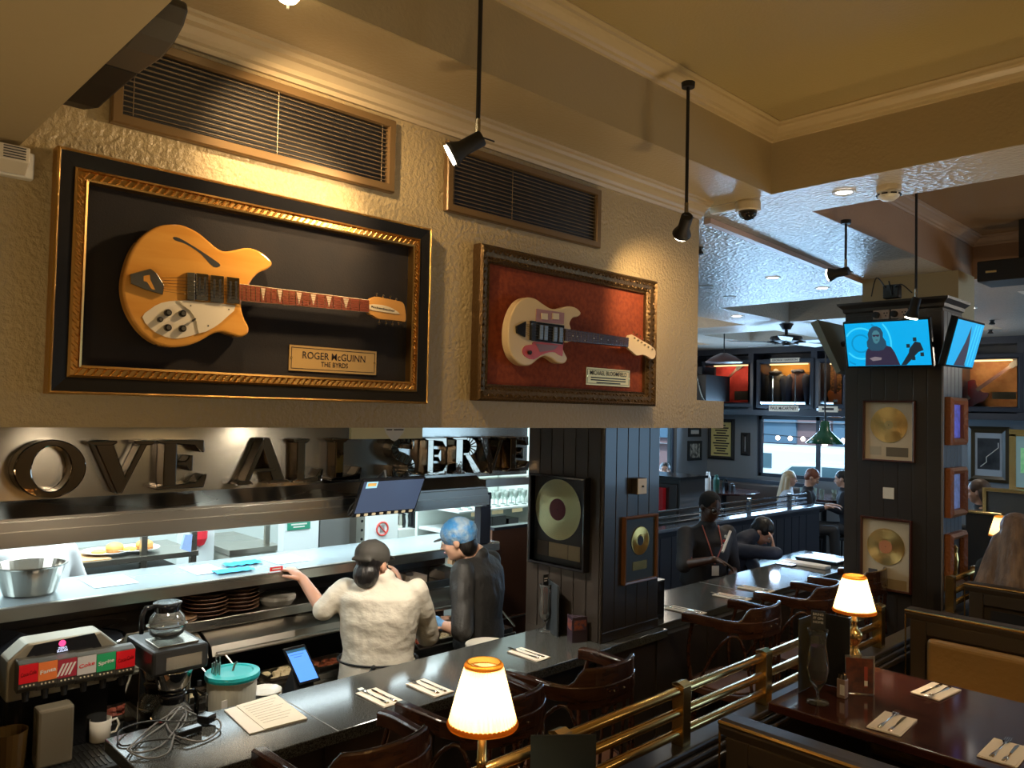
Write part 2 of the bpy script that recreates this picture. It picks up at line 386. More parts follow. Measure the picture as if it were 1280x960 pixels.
# ------------------------------------------------ street outside
b = B().box((-30, 12.9, -0.35), (12, 30, -0.3)).box((-30, -4, -.35), (-9.0, 12.9, -.3)); struct('ground_outside', b, mat('asphalt', (0.30, 0.33, 0.34), 0.8))
b = B().box((-15.5, 24, -.3), (10, 24.6, 9)); 
for k in range(10): b.box((-15+k*2.3, 23.9, 1.4), (-13.9+k*2.3, 24, 4.6), 1)
for k in range(10): b.box((-15.15+k*2.3, 23.85, 4.6), (-13.75+k*2.3, 24, 4.8), 2)
for k in range(4): b.box((-15.5, 23.8, 1.2+k*.9-.02), (10, 24, 1.2+k*.9), 2)
bd = out('street_building', b, [mat('stone_facade', (0.22, 0.13, 0.13), 0.8, bump=(3, .3)), mat('facade_window', (0.10, 0.16, 0.22), 0.1), mat('facade_trim', (.25, .25, .27), .7)])
tag(bd, 'pale stone building across the street seen through window', 'building')
b = B().box((-16.5, -4, -.3), (-16, 34, 9), 0)
for k in range(12): b.box((-16, -3+k*3, 0.8), (-15.9, -1.4+k*3, 3.2), 1)
tag(out('street_building', b, [mat('glass_facade', (0.78, 0.86, 0.86), .6), mat('facade_window2', (.08, .16, .2), .2)]), 'bluish building outside the left bay window', 'building')
light('street_sun', 'SUN', (6, 15, 12), 4.2, (0.92, 0.97, 1.0), (-4, 24, 0), 0.02)
# ================================================================ ON THE GUITAR WALL
BRONZ = mat('bronze_vent_frame', (0.20, 0.125, 0.055), 0.35, metal=0.3)
SLAT = mat('vent_slat', (0.27, 0.20, 0.12), 0.4, metal=0.3)
def vent(y0, y1, z0, z1, label, cols, skew):
    t = thing('air_vent', label, 'vent', (0, (y0+y1)/2, z0), group=None)
    b = B().frame((0.002, y0, z0), Y, Z, y1-y0, z1-z0, [(0, 0, 0), (0, .02, 0), (.004, .026, 0), (.028, .026, 0), (.032, .016, 0), (.032, 0, 0)])
    out('frame', b, BRONZ, t)
    out('backing', B().box((0.002, y0+.03, z0+.03), (.004, y1-.03, z1-.03)), BLACK, t)
    n = 13; h = z1-z0-.07
    for k in range(n):
        z = z0+.035+h*(k+.5)/n
        out('slat', B().obox((.013, (y0+y1)/2, z), (0, (y1-y0)/2-.031, 0), (.0040, 0, .0), (0, 0, .0008)), SLAT, t)
    for c in cols:
        y = y0+(y1-y0)*c; out('cord', B().cyl((.021, y, z0+.032), (.021, y, z1-.032), .0014, n=6), SLAT, t)
vent(.69, 1.665, 3.045, 3.315, 'long bronze framed slatted vent above the black framed guitar', (.06, .52, .94), 0)
vent(1.913, 2.853, 3.030, 3.310, 'slatted air vent above the red framed guitar', (.04, .38, .96), 0)

FRX = .05
def px2(pts, ox, oy, k, X0): return [(lambda p: (p.y, p.z))(at(ox+x/k, oy+y/k, 0, X0)) for x, y in pts]
def p1(px, py, X0=FRX): q = at(px, py, 0, X0); return q.y, q.z
# --- frame one : black with gilt rope
y0, z1 = p1(73, 181); y1, z0 = p1(535, 505); z1 = (z1+p1(536, 285)[1])/2
t = thing('picture_frame', 'large black and gilt display frame with dark cloth backing, holding the blond guitar', 'frame', (0, (y0+y1)/2, z0))
out('outer_frame', B().frame((0, y0, z0), Y, Z, y1-y0, z1-z0, [(0, 0, 0), (0, .046, 0), (.004, .052, 0), (.008, .048, 0), (.009, .047, 1), (.046, .036, 1), (.046, 0, 1)]), [GOLD, BLKG], t)
iy0, iy1, iz0, iz1 = y0+.046, y1-.046, z0+.046, z1-.046
b = B().frame((0, iy0, iz0), Y, Z, iy1-iy0, iz1-iz0, [(0, 0, 0), (0, .040, 0), (.006, .044, 0), (.008, .034, 0), (.026, .034, 0), (.028, .044, 0), (.034, .042, 0), (.036, .012, 0)])
n = 0
for (a, c, along) in ((iy0, iy1, 0), (iz0, iz1, 1)):
    L = c-a-.034; N = int(L/.0215)
    for side in (0, 1):
        for k in range(N):
            u = a+.017+(k+.5)*L/N
            for sg in (-1, 1):
                if along == 0:
                    v = iz0+.017 if side == 0 else iz1-.017
                    p = (.036, u+sg*.003, v+sg*.004); R_ = Matrix.Rotation(.75*1, 3, 'X')
                    b.sph(p, (.007, .0105, .0032), 6, rot=R_)
                else:
                    v = iy0+.017 if side == 0 else iy1-.017
                    p = (.036, v+sg*.004, u+sg*.003); R_ = Matrix.Rotation(.75+pi/2, 3, 'X')
                    b.sph(p, (.007, .0105, .0032), 6, rot=R_)
out('gilt_rope_moulding', b, mat('gilt', (0.72, 0.44, 0.15), 0.3, 1.0), t)
CLOTH = mat('navy_black_cloth', (0.007, 0.006, 0.008), 0.9, var=(5, (0.013, 0.010, 0.010)), bump=(200, .1))
out('backing_cloth', B().box((.004, iy0+.03, iz0+.03), (.013, iy1-.03, iz1-.03)), CLOTH, t)
F1 = t
# --- frame two : carved dark bronze with red cloth
y0, z1 = p1(602, 303); y1, z0 = p1(820, 508); z1 = (z1+p1(821, 352)[1])/2
t = thing('picture_frame', 'carved bronze display frame with rust red cloth backing, holding the cream guitar', 'frame', (0, (y0+y1)/2, z0))
b = B().frame((0, y0, z0), Y, Z, y1-y0, z1-z0, [(0, 0, 0), (0, .045, 0), (.01, .055, 0), (.02, .045, 0), (.045, .038, 0), (.06, .024, 0), (.068, .028, 0), (.07, .012, 0)])
for (a, c, along) in ((y0, y1, 0), (z0, z1, 1)):
    L = c-a-.04; N = int(L/.026)
    for side in (0, 1):
        for k in range(N):
            u = a+.02+(k+.5)*L/N
            for q, (off, ht) in enumerate(((.024, .045), (.048, .034))):
                ang = .7 if (k+q) % 2 else -.7
                if along == 0:
                    v = z0+off if side == 0 else z1-off; b.sph((ht, u, v), (.007, .011, .0045), 6, rot=Matrix.Rotation(ang, 3, 'X'))
                else:
                    v = y0+off if side == 0 else y1-off; b.sph((ht, v, u), (.007, .011, .0045), 6, rot=Matrix.Rotation(ang+pi/2, 3, 'X'))
out('carved_moulding', b, mat('dark_bronze_leaf', (0.13, 0.078, 0.032), 0.30, 0.7, bump=(90, .5)), t)
out('backing_cloth', B().box((.004, y0+.06, z0+.06), (.013, y1-.06, z1-.06)), mat('rust_velvet', (0.27, 0.050, 0.012), 0.85, bump=(70, .3), var=(55, (0.20, 0.032, 0.008))), t)

# --- guitars
MAPLE = mat('maple_glo', (0.74, 0.36, 0.075), 0.16, coat=0.6, var=(2.5, (0.66, 0.29, 0.05), 3, 'noise', (1, 1, 9)))
ROSE = mat('rosewood_board', (0.22, 0.055, 0.030), 0.3)
PICKG = mat('white_pickguard', (0.80, 0.72, 0.58), 0.25)
GX = .07
def G1(pts): return px2(pts, 140, 260, 5.055, GX)
t = thing('electric_guitar', 'blond twelve string semi-hollow guitar mounted in the black and gilt frame', 'guitar', (0.02, *p1(300, 365)))
body = [(68, 500), (85, 380), (130, 260), (200, 170), (290, 115), (370, 102), (450, 108), (540, 150), (610, 205), (670, 255), (720, 272), (790, 262), (860, 250), (930, 270), (985, 310), (1014, 350), (985, 385), (930, 410), (890, 450), (868, 490), (845, 545), (822, 600), (824, 650), (840, 700), (865, 750), (862, 790), (820, 815), (760, 802), (700, 785), (640, 795), (560, 840), (480, 870), (380, 880), (290, 860), (200, 800), (130, 710), (85, 610)]
bp = [tuple(p) for p in spline([Vector((*p, 0)).to_2d() for p in G1(body)], 4)] if False else G1(body)
def smooth2(pts, k=4): return [(v.x, v.y) for v in spline([(p[0], p[1], 0) for p in pts], k)]
bp = smooth2(bp)
out('body', B().prism(bp, 0, GX-.040, GX), MAPLE, t, bevel=.007, seg=3)
GB = t.children[0]
out('sound_hole', B().prism(smooth2(G1([(385, 185), (425, 190), (520, 245), (620, 310), (685, 360), (640, 372), (560, 290), (470, 230), (400, 205)]), 3), 0, GX, GX+.0006), BLACK, t)
out('pickguard', B().prism(smooth2(G1([(190, 690), (240, 640), (310, 600), (420, 585), (560, 596), (775, 618), (720, 690), (640, 755), (545, 792), (450, 820), (380, 825), (300, 800), (240, 760)]), 2), 0, GX, GX+.002), PICKG, t)
pg = out('raised_pickguard', B().prism(smooth2(G1([(415, 586), (560, 597), (775, 618), (720, 690), (640, 755), (545, 792), (530, 720), (490, 650)]), 2), 0, GX+.002, GX+.006), PICKG, t)
for x, y in ((492, 618), (733, 642), (603, 745)):
    q = G1([(x, y)])[0]; out('screw', B().cyl((GX+.006, *q), (GX+.007, *q), .002, n=8), BLACK, pg)
for x, y, r in ((348, 663, .0105), (440, 668, .0105), (298, 706, .008), (347, 757, .0105), (440, 763, .0105)):
    q = G1([(x, y)])[0]; kb = out('knob', B().lathe([(r, 0), (r, .008), (r*.8, .012)], (GX+.002, *q), 16, axis=(1, 0, 0)), BLKG, t, smooth=False)
    out('knob_cap', B().cyl((GX+.0142, *q), (GX+.0152, *q), r*.6, n=12), CHROME, kb)
q = G1([(510, 712)])[0]; out('switch', B().cyl((GX+.002, *q), (GX+.018, q[0], q[1]+.004), .003, n=8), BLACK, t)
def poly(name, pts, x0, x1, m, par, ox=140, oy=260, k=5.055, sm=0, bevel=0):
    P_ = px2(pts, ox, oy, k, GX)
    if sm: P_ = smooth2(P_, sm)
    return out(name, B().prism(P_, 0, x0, x1), m, par, bevel=bevel)
tp = poly('tailpiece', [(105, 420), (150, 408), (235, 385), (275, 415), (322, 490), (312, 552), (275, 542), (200, 520), (110, 482)], GX, GX+.012, CHROME, t, bevel=.002)
poly('tailpiece_cutout', [(190, 432), (228, 425), (232, 455), (262, 520), (240, 515), (212, 470), (190, 465)], GX+.0122, GX+.0128, MAPLE, tp)
for k_, (a, c) in enumerate((((520, 412), (598, 590)), ((610, 424), (696, 604)), ((714, 436), (794, 610)))):
    x0_, y0_ = a; x1_, y1_ = c
    pk = poly('pickup', [(x0_, y0_), (x1_, y0_+10), (x1_, y1_), (x0_, y1_-8)], GX, GX+.014, CHROME, t, bevel=.002)
    m0 = (x0_+x1_)/2
    for dx in (-18, 18): poly('pickup_slot', [(m0+dx-7, y0_+28), (m0+dx+7, y0_+30), (m0+dx+7, y1_-30), (m0+dx-7, y1_-32)], GX+.0142, GX+.0147, BLACK, pk)
poly('bridge', [(465, 408), (516, 412), (516, 588), (465, 580)], GX, GX+.013, mat('bridge_metal', (.35, .34, .3), .25, 1.0), t, bevel=.002)
nk0, nk1 = p1(140+795/5.055, 260+482/5.055, GX), p1(140+795/5.055, 260+585/5.055, GX)
nk2, nk3 = p1(459.5, 375.6, GX), p1(459.5, 390.4, GX)
nk = out('neck', B().prism([nk0, nk2, nk3, nk1], 0, GX-.012, GX+.009), ROSE, t)
for side, (a, c) in enumerate(((nk0, nk2), (nk1, nk3))):
    out('neck_binding', B().tube([(GX+.007, *a), (GX+.007, *c)], .0016, 6), IVORY, nk)
def lerp2(a, b_, u): return (a[0]+(b_[0]-a[0])*u, a[1]+(b_[1]-a[1])*u)
for k in range(21):
    u = 1-(1-2**(-(k+1)/12))*1.47
    if u < 0.01: break
    a, c = lerp2(nk0, nk2, u), lerp2(nk1, nk3, u)
    out('fret', B().tube([(GX+.0095, *a), (GX+.0095, *c)], .0010, 5), CHROME, nk)
MOP = mat('pearl_inlay', (.62, .50, .36), .2)
for fr in (3, 5, 7, 9, 12, 15):
    u = 1-(1-2**(-(fr-.5)/12))*1.47; w = .012*(2**(-fr/24))
    a, c = lerp2(nk0, nk2, u), lerp2(nk1, nk3, u); d = Vector((nk2[0]-nk0[0], nk2[1]-nk0[1])).normalized()*w
    out('fret_inlay', B().prism([(a[0]-d.x, a[1]-.004), (a[0]+d.x, a[1]-.004), (c[0], c[1]+.004)], 0, GX+.009, GX+.0098), MOP, nk)
def H1(pts): return px2(pts, 440, 350, 12.8, GX)
hs = out('headstock', B().prism(smooth2(H1([(250, 345), (350, 268), (500, 290), (700, 330), (800, 360), (835, 430), (852, 560), (848, 665), (780, 660), (600, 640), (420, 622), (330, 570), (250, 525)]), 2), 0, GX-.012, GX+.004), mat('maple_head', (0.60, 0.30, 0.08), 0.25), t, bevel=.001)
out('name_plate', B().prism(smooth2(H1([(262, 395), (400, 395), (520, 415), (640, 460), (750, 545), (600, 530), (400, 500), (262, 470)]), 2), 0, GX+.0042, GX+.006), IVORY, hs)
a, c = H1([(290, 428), (670, 500)]); dU = Vector((0, c[0]-a[0], c[1]-a[1])); mid = Vector((GX+.006, (a[0]+c[0])/2, (a[1]+c[1])/2))
text('lettering', 'Rickenbacker', mid, dU, dU.normalized().cross(-X), TEXTD, hs, size=.010, width=dU.length, bold=.02)
for (x, y, dy) in ((405, 225, 1), (510, 255, 1), (625, 270, 1), (715, 310, 1), (445, 690, -1), (550, 700, -1), (660, 710, -1), (760, 690, -1)):
    q = H1([(x, y)])[0]; b = B().sph((GX-.004, *q), (.004, .0045, .006), 8).cyl((GX-.004, *q), (GX-.004, q[0], q[1]-dy*.014), .002, n=6)
    out('tuner', b, CHROME, hs)
for k in range(6):
    u = .12+.76*k/5; a = lerp2(p1(140+480/5.055, 260+425/5.055, GX), p1(140+480/5.055, 260+570/5.055, GX), u); c = lerp2(nk2, nk3, .12+.76*k/5); e = lerp2(p1(140+300/5.055, 260+430/5.055, GX), p1(140+315/5.055, 260+540/5.055, GX), u)
    out('string_pair', B().tube([(GX+.012, *e), (GX+.0165, *a), (GX+.0115, *c)], .0006, 4), CHROME, t)
# plaque 1
a = p1(362, 431); c = p1(470, 469)
def plaque(ya, yb, za, zb, lines, label, par=None):
    t = thing('name_plaque', label, 'plaque', (.014, (ya+yb)/2, za))
    out('plate', B().box((.0135, ya, za), (.017, yb, zb)), mat('gilt_plate', (0.70, 0.44, 0.16), 0.35, 0.55), t)
    out('border_line', B().frame((.0172, ya+.007, za+.007), Y, Z, yb-ya-.014, zb-za-.014, [(0, 0, 0), (0, .0005, 0), (.002, .0005, 0), (.002, 0, 0)]), TEXTD, t)
    for s, z, sz, w in lines:
        if s is None: out('text_line', B().box((.0172, (ya+yb)/2-w/2, za+(zb-za)*z-sz/3), (.0176, (ya+yb)/2+w/2, za+(zb-za)*z+sz/3)), TEXTD, t); continue
        text('lettering', s, (.0172, (ya+yb)/2, za+(zb-za)*z), Y, Z, TEXTD, t, size=sz, width=w, bold=.008)
    for y in (ya+.008, yb-.008): out('screw', B().cyl((.017, y, (za+zb)/2), (.0185, y, (za+zb)/2), .004, n=10), BRASS, t)
py0, pz1 = p1(362, 431, .017); py1, pz0 = p1(470, 469, .017); pz1 = (pz1+p1(470, 439, .017)[1])/2
plaque(py0, py1, pz0, pz1, [('ROGER McGUINN', .62, .034, (py1-py0)*.72), ('THE BYRDS', .30, .024, (py1-py0)*.31)], 'larger gilt name plaque with two engraved lines under the blond guitar neck')
py0, pz1 = p1(733, 459, .017); py1, pz0 = p1(787, 484, .017); pz1 = (pz1+p1(787, 463, .017)[1])/2
plaque(py0, py1, pz0, pz1, [('MICHAEL BLOOMFIELD', .70, .030, (py1-py0)*.84), (None, .44, .008, (py1-py0)*.8), (None, .30, .008, (py1-py0)*.8), (None, .16, .008, (py1-py0)*.55)], 'smaller gilt plaque with four engraved lines under the cream guitar')
# guitar two
def G2(pts): return px2(pts, 620, 360, 6.095, GX)
CREAM = mat('cream_lacquer', (0.74, 0.58, 0.34), 0.25, coat=.4)
RED = mat('red_guard', (0.62, 0.10, 0.10), .2, coat=.5)
t = thing('electric_guitar', 'cream solid body guitar with red pickguard in the carved bronze frame', 'guitar', (0.02, *p1(700, 412)))
def g2poly(name, pts, x0, x1, m, par, sm=2, bevel=0):
    P_ = G2(pts); P_ = smooth2(P_, sm) if sm else P_
    return out(name, B().prism(P_, 0, x0, x1), m, par, bevel=bevel)
g2poly('body', [(92, 370), (98, 280), (122, 190), (168, 110), (230, 72), (300, 80), (360, 120), (420, 155), (480, 158), (550, 138), (612, 150), (648, 188), (630, 217), (588, 228), (564, 270), (575, 320), (560, 410), (515, 412), (508, 450), (528, 500), (545, 540), (520, 575), (470, 570), (420, 535), (370, 520), (320, 545), (260, 590), (190, 585), (130, 530), (100, 450)], GX-.042, GX, CREAM, t, 4, .006)
g2poly('pickguard', [(200, 470), (225, 438), (275, 430), (285, 408), (400, 418), (502, 432), (515, 405), (506, 460), (502, 520), (450, 492), (400, 490), (340, 512), (285, 545), (235, 532), (205, 505)], GX, GX+.0025, RED, t, 2)
g2poly('control_panel', [(306, 158), (516, 190), (512, 276), (300, 255)], GX, GX+.004, mat('pink_grey_panel', (.40, .20, .20), .3), t, 0)
for x in (338, 424): g2poly('switch_plate', [(x, 192), (x+46, 196), (x+46, 242), (x, 238)], GX+.004, GX+.009, IVORY, t, 0)
g2poly('pickup_plate', [(292, 258), (516, 286), (506, 430), (272, 402)], GX, GX+.004, BLKG, t, 0)
for x in (322, 358, 430, 472): g2poly('pickup', [(x, 282+(x-322)*.13), (x+26, 285+(x-322)*.13), (x+22, 395+(x-322)*.13), (x-4, 392+(x-322)*.13)], GX+.004, GX+.012, mat('pickup_grey', (.25, .28, .30), .3, .5), t, 0, .001)
g2poly('tailpiece', [(147, 290), (218, 255), (212, 376), (150, 345)], GX, GX+.010, BLKG, t, 0, .001)
g2poly('bridge', [(256, 250), (292, 256), (285, 404), (254, 398)], GX, GX+.013, BLACK, t, 0, .001)
g2poly('guard_plate', [(300, 425), (470, 440), (440, 470), (330, 488)], GX+.0026, GX+.004, mat('guard_brown', (.25, .12, .11), .3), t, 0)
q = G2([(248, 492)])[0]; out('knob', B().lathe([(.009, 0), (.009, .010), (.006, .013)], (GX+.0025, *q), 14, axis=(1, 0, 0)), BLACK, t)
n0, n2, n3, n1_ = G2([(520, 312), (1002, 380), (998, 450), (518, 402)])
nk = out('neck', B().prism([n0, n2, n3, n1_], 0, GX-.012, GX+.008), mat('dark_rosewood', (.07, .028, .02), .35), t)
for k in range(21):
    u = 1-(1-2**(-(k+1)/12))*1.45
    if u < 0: break
    out('fret', B().tube([(GX+.0083, *lerp2(n0, n2, u)), (GX+.0083, *lerp2(n1_, n3, u))], .0008, 4), CHROME, nk)
for x, y in ((575, 366), (608, 370), (667, 402), (736, 384), (790, 390), (843, 398), (908, 406)):
    q = G2([(x, y)])[0]; out('dot_inlay', B().cyl((GX+.008, *q), (GX+.0092, *q), .003, n=8), PICKG, nk)
hs = g2poly('headstock', [(1000, 378), (1030, 355), (1100, 395), (1180, 442), (1212, 482), (1206, 528), (1182, 542), (1150, 522), (1115, 508), (1068, 514), (1035, 486), (998, 452)], GX-.010, GX+.004, CREAM, t, 2, .001)
for x, y in ((1045, 383), (1070, 400), (1098, 415), (1122, 435), (1150, 450), (1180, 468)):
    q = G2([(x, y)])[0]; out('tuner', B().cyl((GX+.004, *q), (GX+.011, *q), .0045, n=8).sph((GX-.003, q[0]+.006, q[1]+.030), (.004, .005, .006), 6), CHROME, hs)
for k in range(6):
    u = .12+.76*k/5; a = lerp2(G2([(270, 256)])[0], G2([(270, 402)])[0], u)
    out('string', B().tube([(GX+.010, *lerp2(G2([(215, 270)])[0], G2([(215, 365)])[0], u)), (GX+.014, *a), (GX+.011, *lerp2(n2, n3, u))], .0005, 4), CHROME, t)
# strobe / alarm unit on the wall at the left
t = thing('alarm_beacon', 'white alarm beacon on the wall at the far left edge', 'alarm', (0, .46, 2.84))
out('back_box', B().box((.0, .40, 2.835), (.03, .505, 2.905)), WHITE, t, bevel=.004)
b = B(); b.prism([(.031, 2.84), (.075, 2.865), (.075, 2.905), (.031, 2.905)], 1, .41, .485); out('lens', b, mat('beacon_lens', (.75, .68, .55), .2), t, bevel=.003)
for k in range(5): out('louvre', B().box((.076, .425, 2.870+k*.007), (.078, .475, 2.872+k*.007)), BLACK, t)
# dark curved fitting hung on the beam edge
t = thing('curved_wall_fitting', 'dark curved paddle-shaped fitting hung from the beam edge at the upper left', 'fitting', (.75, .49, 2.75))
YB = .55
A_ = [(95, 118), (120, 100), (160, 66), (185, 47), (231, 2), (237, 10), (232, 32), (220, 55), (205, 75), (180, 92), (150, 113), (122, 135), (108, 138), (97, 128)]
def onb(p): q = at(p[0], p[1], 1, YB); return (q.x, q.z)
lo = [(91, 122), (100, 108), (148, 74), (175, 93), (150, 113), (124, 136), (108, 138), (97, 130)]
hi = [(149, 74), (185, 44), (226, 4), (236, 4), (238, 14), (232, 34), (220, 56), (205, 74), (176, 93)]
out('lower_half', B().prism([onb(p) for p in lo], 1, .475, YB), mat('fitting_black', (.014, .013, .012), .5), t, bevel=.006)
out('upper_half', B().prism([onb(p) for p in hi], 1, .475, YB-.002), mat('fitting_grey', (.075, .065, .05), .45), t, bevel=.006)

# ------------------------------------------------ hanging spot lamps
def spot_lamp(px, ytop, ybot, X0, label, aim, lit, power, ztop=None, hd=(0, 0), watts=None, angle=70):
    """rod from the ceiling to a small spot head. X0 = distance of the rod from the guitar wall"""
    pb = at(px, ybot, 0, X0); zt = ztop
    t = thing('hanging_spotlight', label, 'lamp', (pb.x, pb.y, pb.z-.06), group=None)
    out('ceiling_mount', B().lathe([(.028, -.022), (.03, 0)], (pb.x, pb.y, zt), 14), BLACK, t)
    out('rod', B().cyl((pb.x, pb.y, zt), (pb.x, pb.y, pb.z+.05), .0075, n=8), BLACK, t)
    out('lower_rod', B().cyl((pb.x, pb.y, pb.z+.05), (pb.x, pb.y, pb.z-.01), .009, n=8), STEEL, t)
    d = (Vector(aim)-pb).normalized(); c = pb-Z*.02
    hdm = out('lamp_head', B().lathe([(.022, -.055), (.026, -.05), (.026, .02), (.036, .045), (.042, .06), (.038, .062), (.03, .04)], c+d*.035, 16, axis=d, cap=True), BLACK, t, smooth=True)
    out('bulb', B().lathe([(.002, 0), (.033, .004), (.035, .012)], c+d*.093, 14, axis=d), emi('spot_bulb', (1, .88, .68), 25 if lit else 3), hdm)
    out('tilt_screw', B().cyl(c-d*.02-Y*.03, c-d*.02+Y*.05, .003, n=6), BLACK, t)
    light('spot_beam', 'SPOT', c+d*.125, power, WARM, aim, .03, angle=angle, blend=.9)
    return pb
spot_lamp(597, 0, 168, .50, 'black hanging spotlight in front of the gap between the two wall vents', (0, 1.15, 2.75), True, 34, ztop=3.69, angle=95)
spot_lamp(858, 125, 268, .50, 'black rod spotlight hanging before the right end of the guitar wall', (0.02, 3.30, 2.75), False, 26, ztop=3.69, angle=90)
spot_lamp(1057, 257, 335, .45, 'small lit spotlight on a rod, left of the two before the record pillar', (-.9, 4.6, 3.0), True, 14, ztop=3.42)
spot_lamp(1145, 280, 372, .75, 'black rod spotlight hanging directly over the record pillar television', (.5, 5.0, 2.2), False, 10, ztop=3.76)
t = thing('hanging_spotlight', 'bright spotlight head at the top edge above the left vent', 'lamp', (.38, .95, 3.2))
c = at(360, -2, 0, .42)
out('lamp_head', B().lathe([(.02, .07), (.028, .06), (.034, .0)], c+Z*.02, 16), BLACK, t)
out('rod', B().cyl((c.x, c.y, c.z+.08), (c.x, c.y, 3.76 if c.x > .39 else ZS), .0075, n=8), BLACK, t)
out('bulb', B().sph(c+Z*.008, (.032, .032, .022), 14), emi('spot_bulb2', (1, .78, .42), 18), t)
out('nib', B().cyl(c-Z*.03, c-Z*.018, .004, n=8), WHITE, t)
light('spot_beam', 'SPOT', c-Z*.06, 46, WARM, (0, 1.42, 2.93), .03, angle=100, blend=.8)
# ================================================================ KITCHEN PASS
PX = -1.45
def Zat(px, py, ax=0, v=PX): return at(px, py, ax, v).z
# --- canopy with steel letter panel
t = thing('steel_canopy', 'long stainless steel canopy over the kitchen pass, under the chrome letters', 'canopy', (-1.6, 1.9, 1.66))
out('letter_panel', B().box((-1.60, -.6, 1.80), (-1.58, 4.0, 2.62)), STEELP, t)
out('sloped_skirt', B().prism([(-1.58, 1.81), (-1.58, 1.80), (-1.49, 1.735), (-1.47, 1.735), (-1.47, 1.745)], 1, -.6, 3.52), STEEL, t)
out('ledge', B().box((-1.62, -.6, 1.685), (-1.46, 3.52, 1.735)), STEEL, t, bevel=.004)
out('fascia', B().prism([(-1.46, 1.690), (-1.445, 1.690), (-1.445, 1.625), (-1.50, 1.615), (-1.50, 1.62), (-1.46, 1.632)], 1, -.6, 3.52), STEEL, t)
out('canopy_roof', B().box((-2.3, -.6, 1.77), (-1.60, 3.52, 1.79)), STEEL, t)
out('strip_light', B().box((-1.80, .2, 1.735), (-1.66, 1.9, 1.765)).box((-1.80, 2.1, 1.735), (-1.66, 3.4, 1.765)), emi('tube_white', (.85, .97, 1), 5), t)
out('end_post', B().box((-1.50, 3.44, 1.375), (-1.44, 3.52, 1.614)), mat('post_metal', (.05, .05, .06), .3, .8), t)
# --- letters
def arc(cx, cy, rx, ry, a0, a1, n=10): return [(cx+rx*cos(radians(a0+(a1-a0)*k/n)), cy+ry*sin(radians(a0+(a1-a0)*k/n))) for k in range(n+1)]
def ring_poly(b, outer, inner, x0, x1):
    n = len(outer); vo = [[b.bm.verts.new((x, *p)) for p in outer] for x in (x0, x1)]; vi = [[b.bm.verts.new((x, *p)) for p in inner] for x in (x0, x1)]
    for i in range(n):
        j = (i+1) % n
        b._f([vo[0][i], vo[0][j], vo[1][j], vo[1][i]]); b._f([vi[0][i], vi[1][i], vi[1][j], vi[0][j]])
        b._f([vo[1][i], vo[1][j], vi[1][j], vi[1][i]]); b._f([vo[0][i], vi[0][i], vi[0][j], vo[0][j]])
def serif(x, y, w, up):   # slab serif with brackets centred x on baseline y
    s_ = 1 if up else -1
    return [(x-w, y), (x+w, y), (x+w, y+.05*s_), (x+w*.62, y+.10*s_), (x-w*.62, y+.10*s_), (x-w, y+.05*s_)]
def band(pts, w):
    """polygon strip around a centre line with widths"""
    L_, R_ = [], []
    for i, p in enumerate(pts):
        a = Vector(pts[max(0, i-1)]); c = Vector(pts[min(len(pts)-1, i+1)]); d = (c-a).normalized(); n = Vector((-d.y, d.x)); ww = w[i] if isinstance(w, list) else w
        L_.append(tuple(Vector(p)+n*ww)); R_.append(tuple(Vector(p)-n*ww))
    return [[L_[i], L_[i+1], R_[i+1], R_[i]] for i in range(len(pts)-1)]
GLY = {
 'L': [[(.12, 0), (.36, 0), (.36, 1), (.12, 1)], serif(.24, 1, .24, False), [(0, 0), (.86, 0), (.92, .30), (.84, .30), (.70, .12), (.36, .09), (.12, .09), (0, .05)]],
 'E': [[(.12, 0), (.36, 0), (.36, 1), (.12, 1)], [(0, 1), (.86, 1), (.88, .74), (.80, .74), (.68, .88), (.36, .91), (.12, .91), (0, .95)], [(0, 0), (.88, 0), (.94, .28), (.86, .28), (.72, .12), (.36, .09), (.12, .09), (0, .05)], [(.36, .47), (.52, .47), (.60, .36), (.66, .36), (.66, .68), (.60, .68), (.52, .56), (.36, .56)]],
 'V': [[(.06, 1), (.34, 1), (.60, .18), (.52, -.04), (.44, -.04)], [(.44, -.04), (.52, -.04), (.92, 1), (.80, 1), (.52, .22)], serif(.20, 1, .22, False), serif(.85, 1, .17, False)],
 'A': [[(.46, 1.03), (.58, 1.03), (.94, 0), (.68, 0), (.44, .80)], [(.46, 1.03), (.50, .86), (.18, 0), (.07, 0)], [(.24, .27), (.72, .27), (.72, .36), (.26, .36)], serif(.12, 0, .15, True), serif(.80, 0, .22, True)],
 'R': [[(.12, 0), (.36, 0), (.36, 1), (.12, 1)], serif(.24, 0, .24, True), [(0, 1), (.5, 1), (.5, .92), (.12, .92), (0, .95)]]+band(arc(.48, .74, .24, .215, 88, -88, 8), [.045, .06, .09, .115, .12, .115, .09, .06, .045])+[[(.36, .50), (.52, .50), (.52, .58), (.36, .58)], [(.40, .52), (.60, .52), (.98, .04), (.98, 0), (.74, 0)]],
 'S': band(arc(.46, .73, .26, .22, 20, 250, 10), [.03, .05, .06, .05, .06, .08, .10, .11, .11, .115, .12])+band([(.38, .53), (.50, .47), (.60, .42)], [.12, .13, .12])+band(arc(.44, .25, .26, .22, 60, -160, 10), [.12, .115, .11, .11, .10, .08, .06, .05, .06, .05, .03])+[[(.66, .98), (.76, .98), (.76, .70), (.70, .70)], [(.12, .02), (.20, .02), (.18, .30), (.12, .30)]],
}
LX0, LX1 = -1.575, -1.485
LT, LB = 552, 612
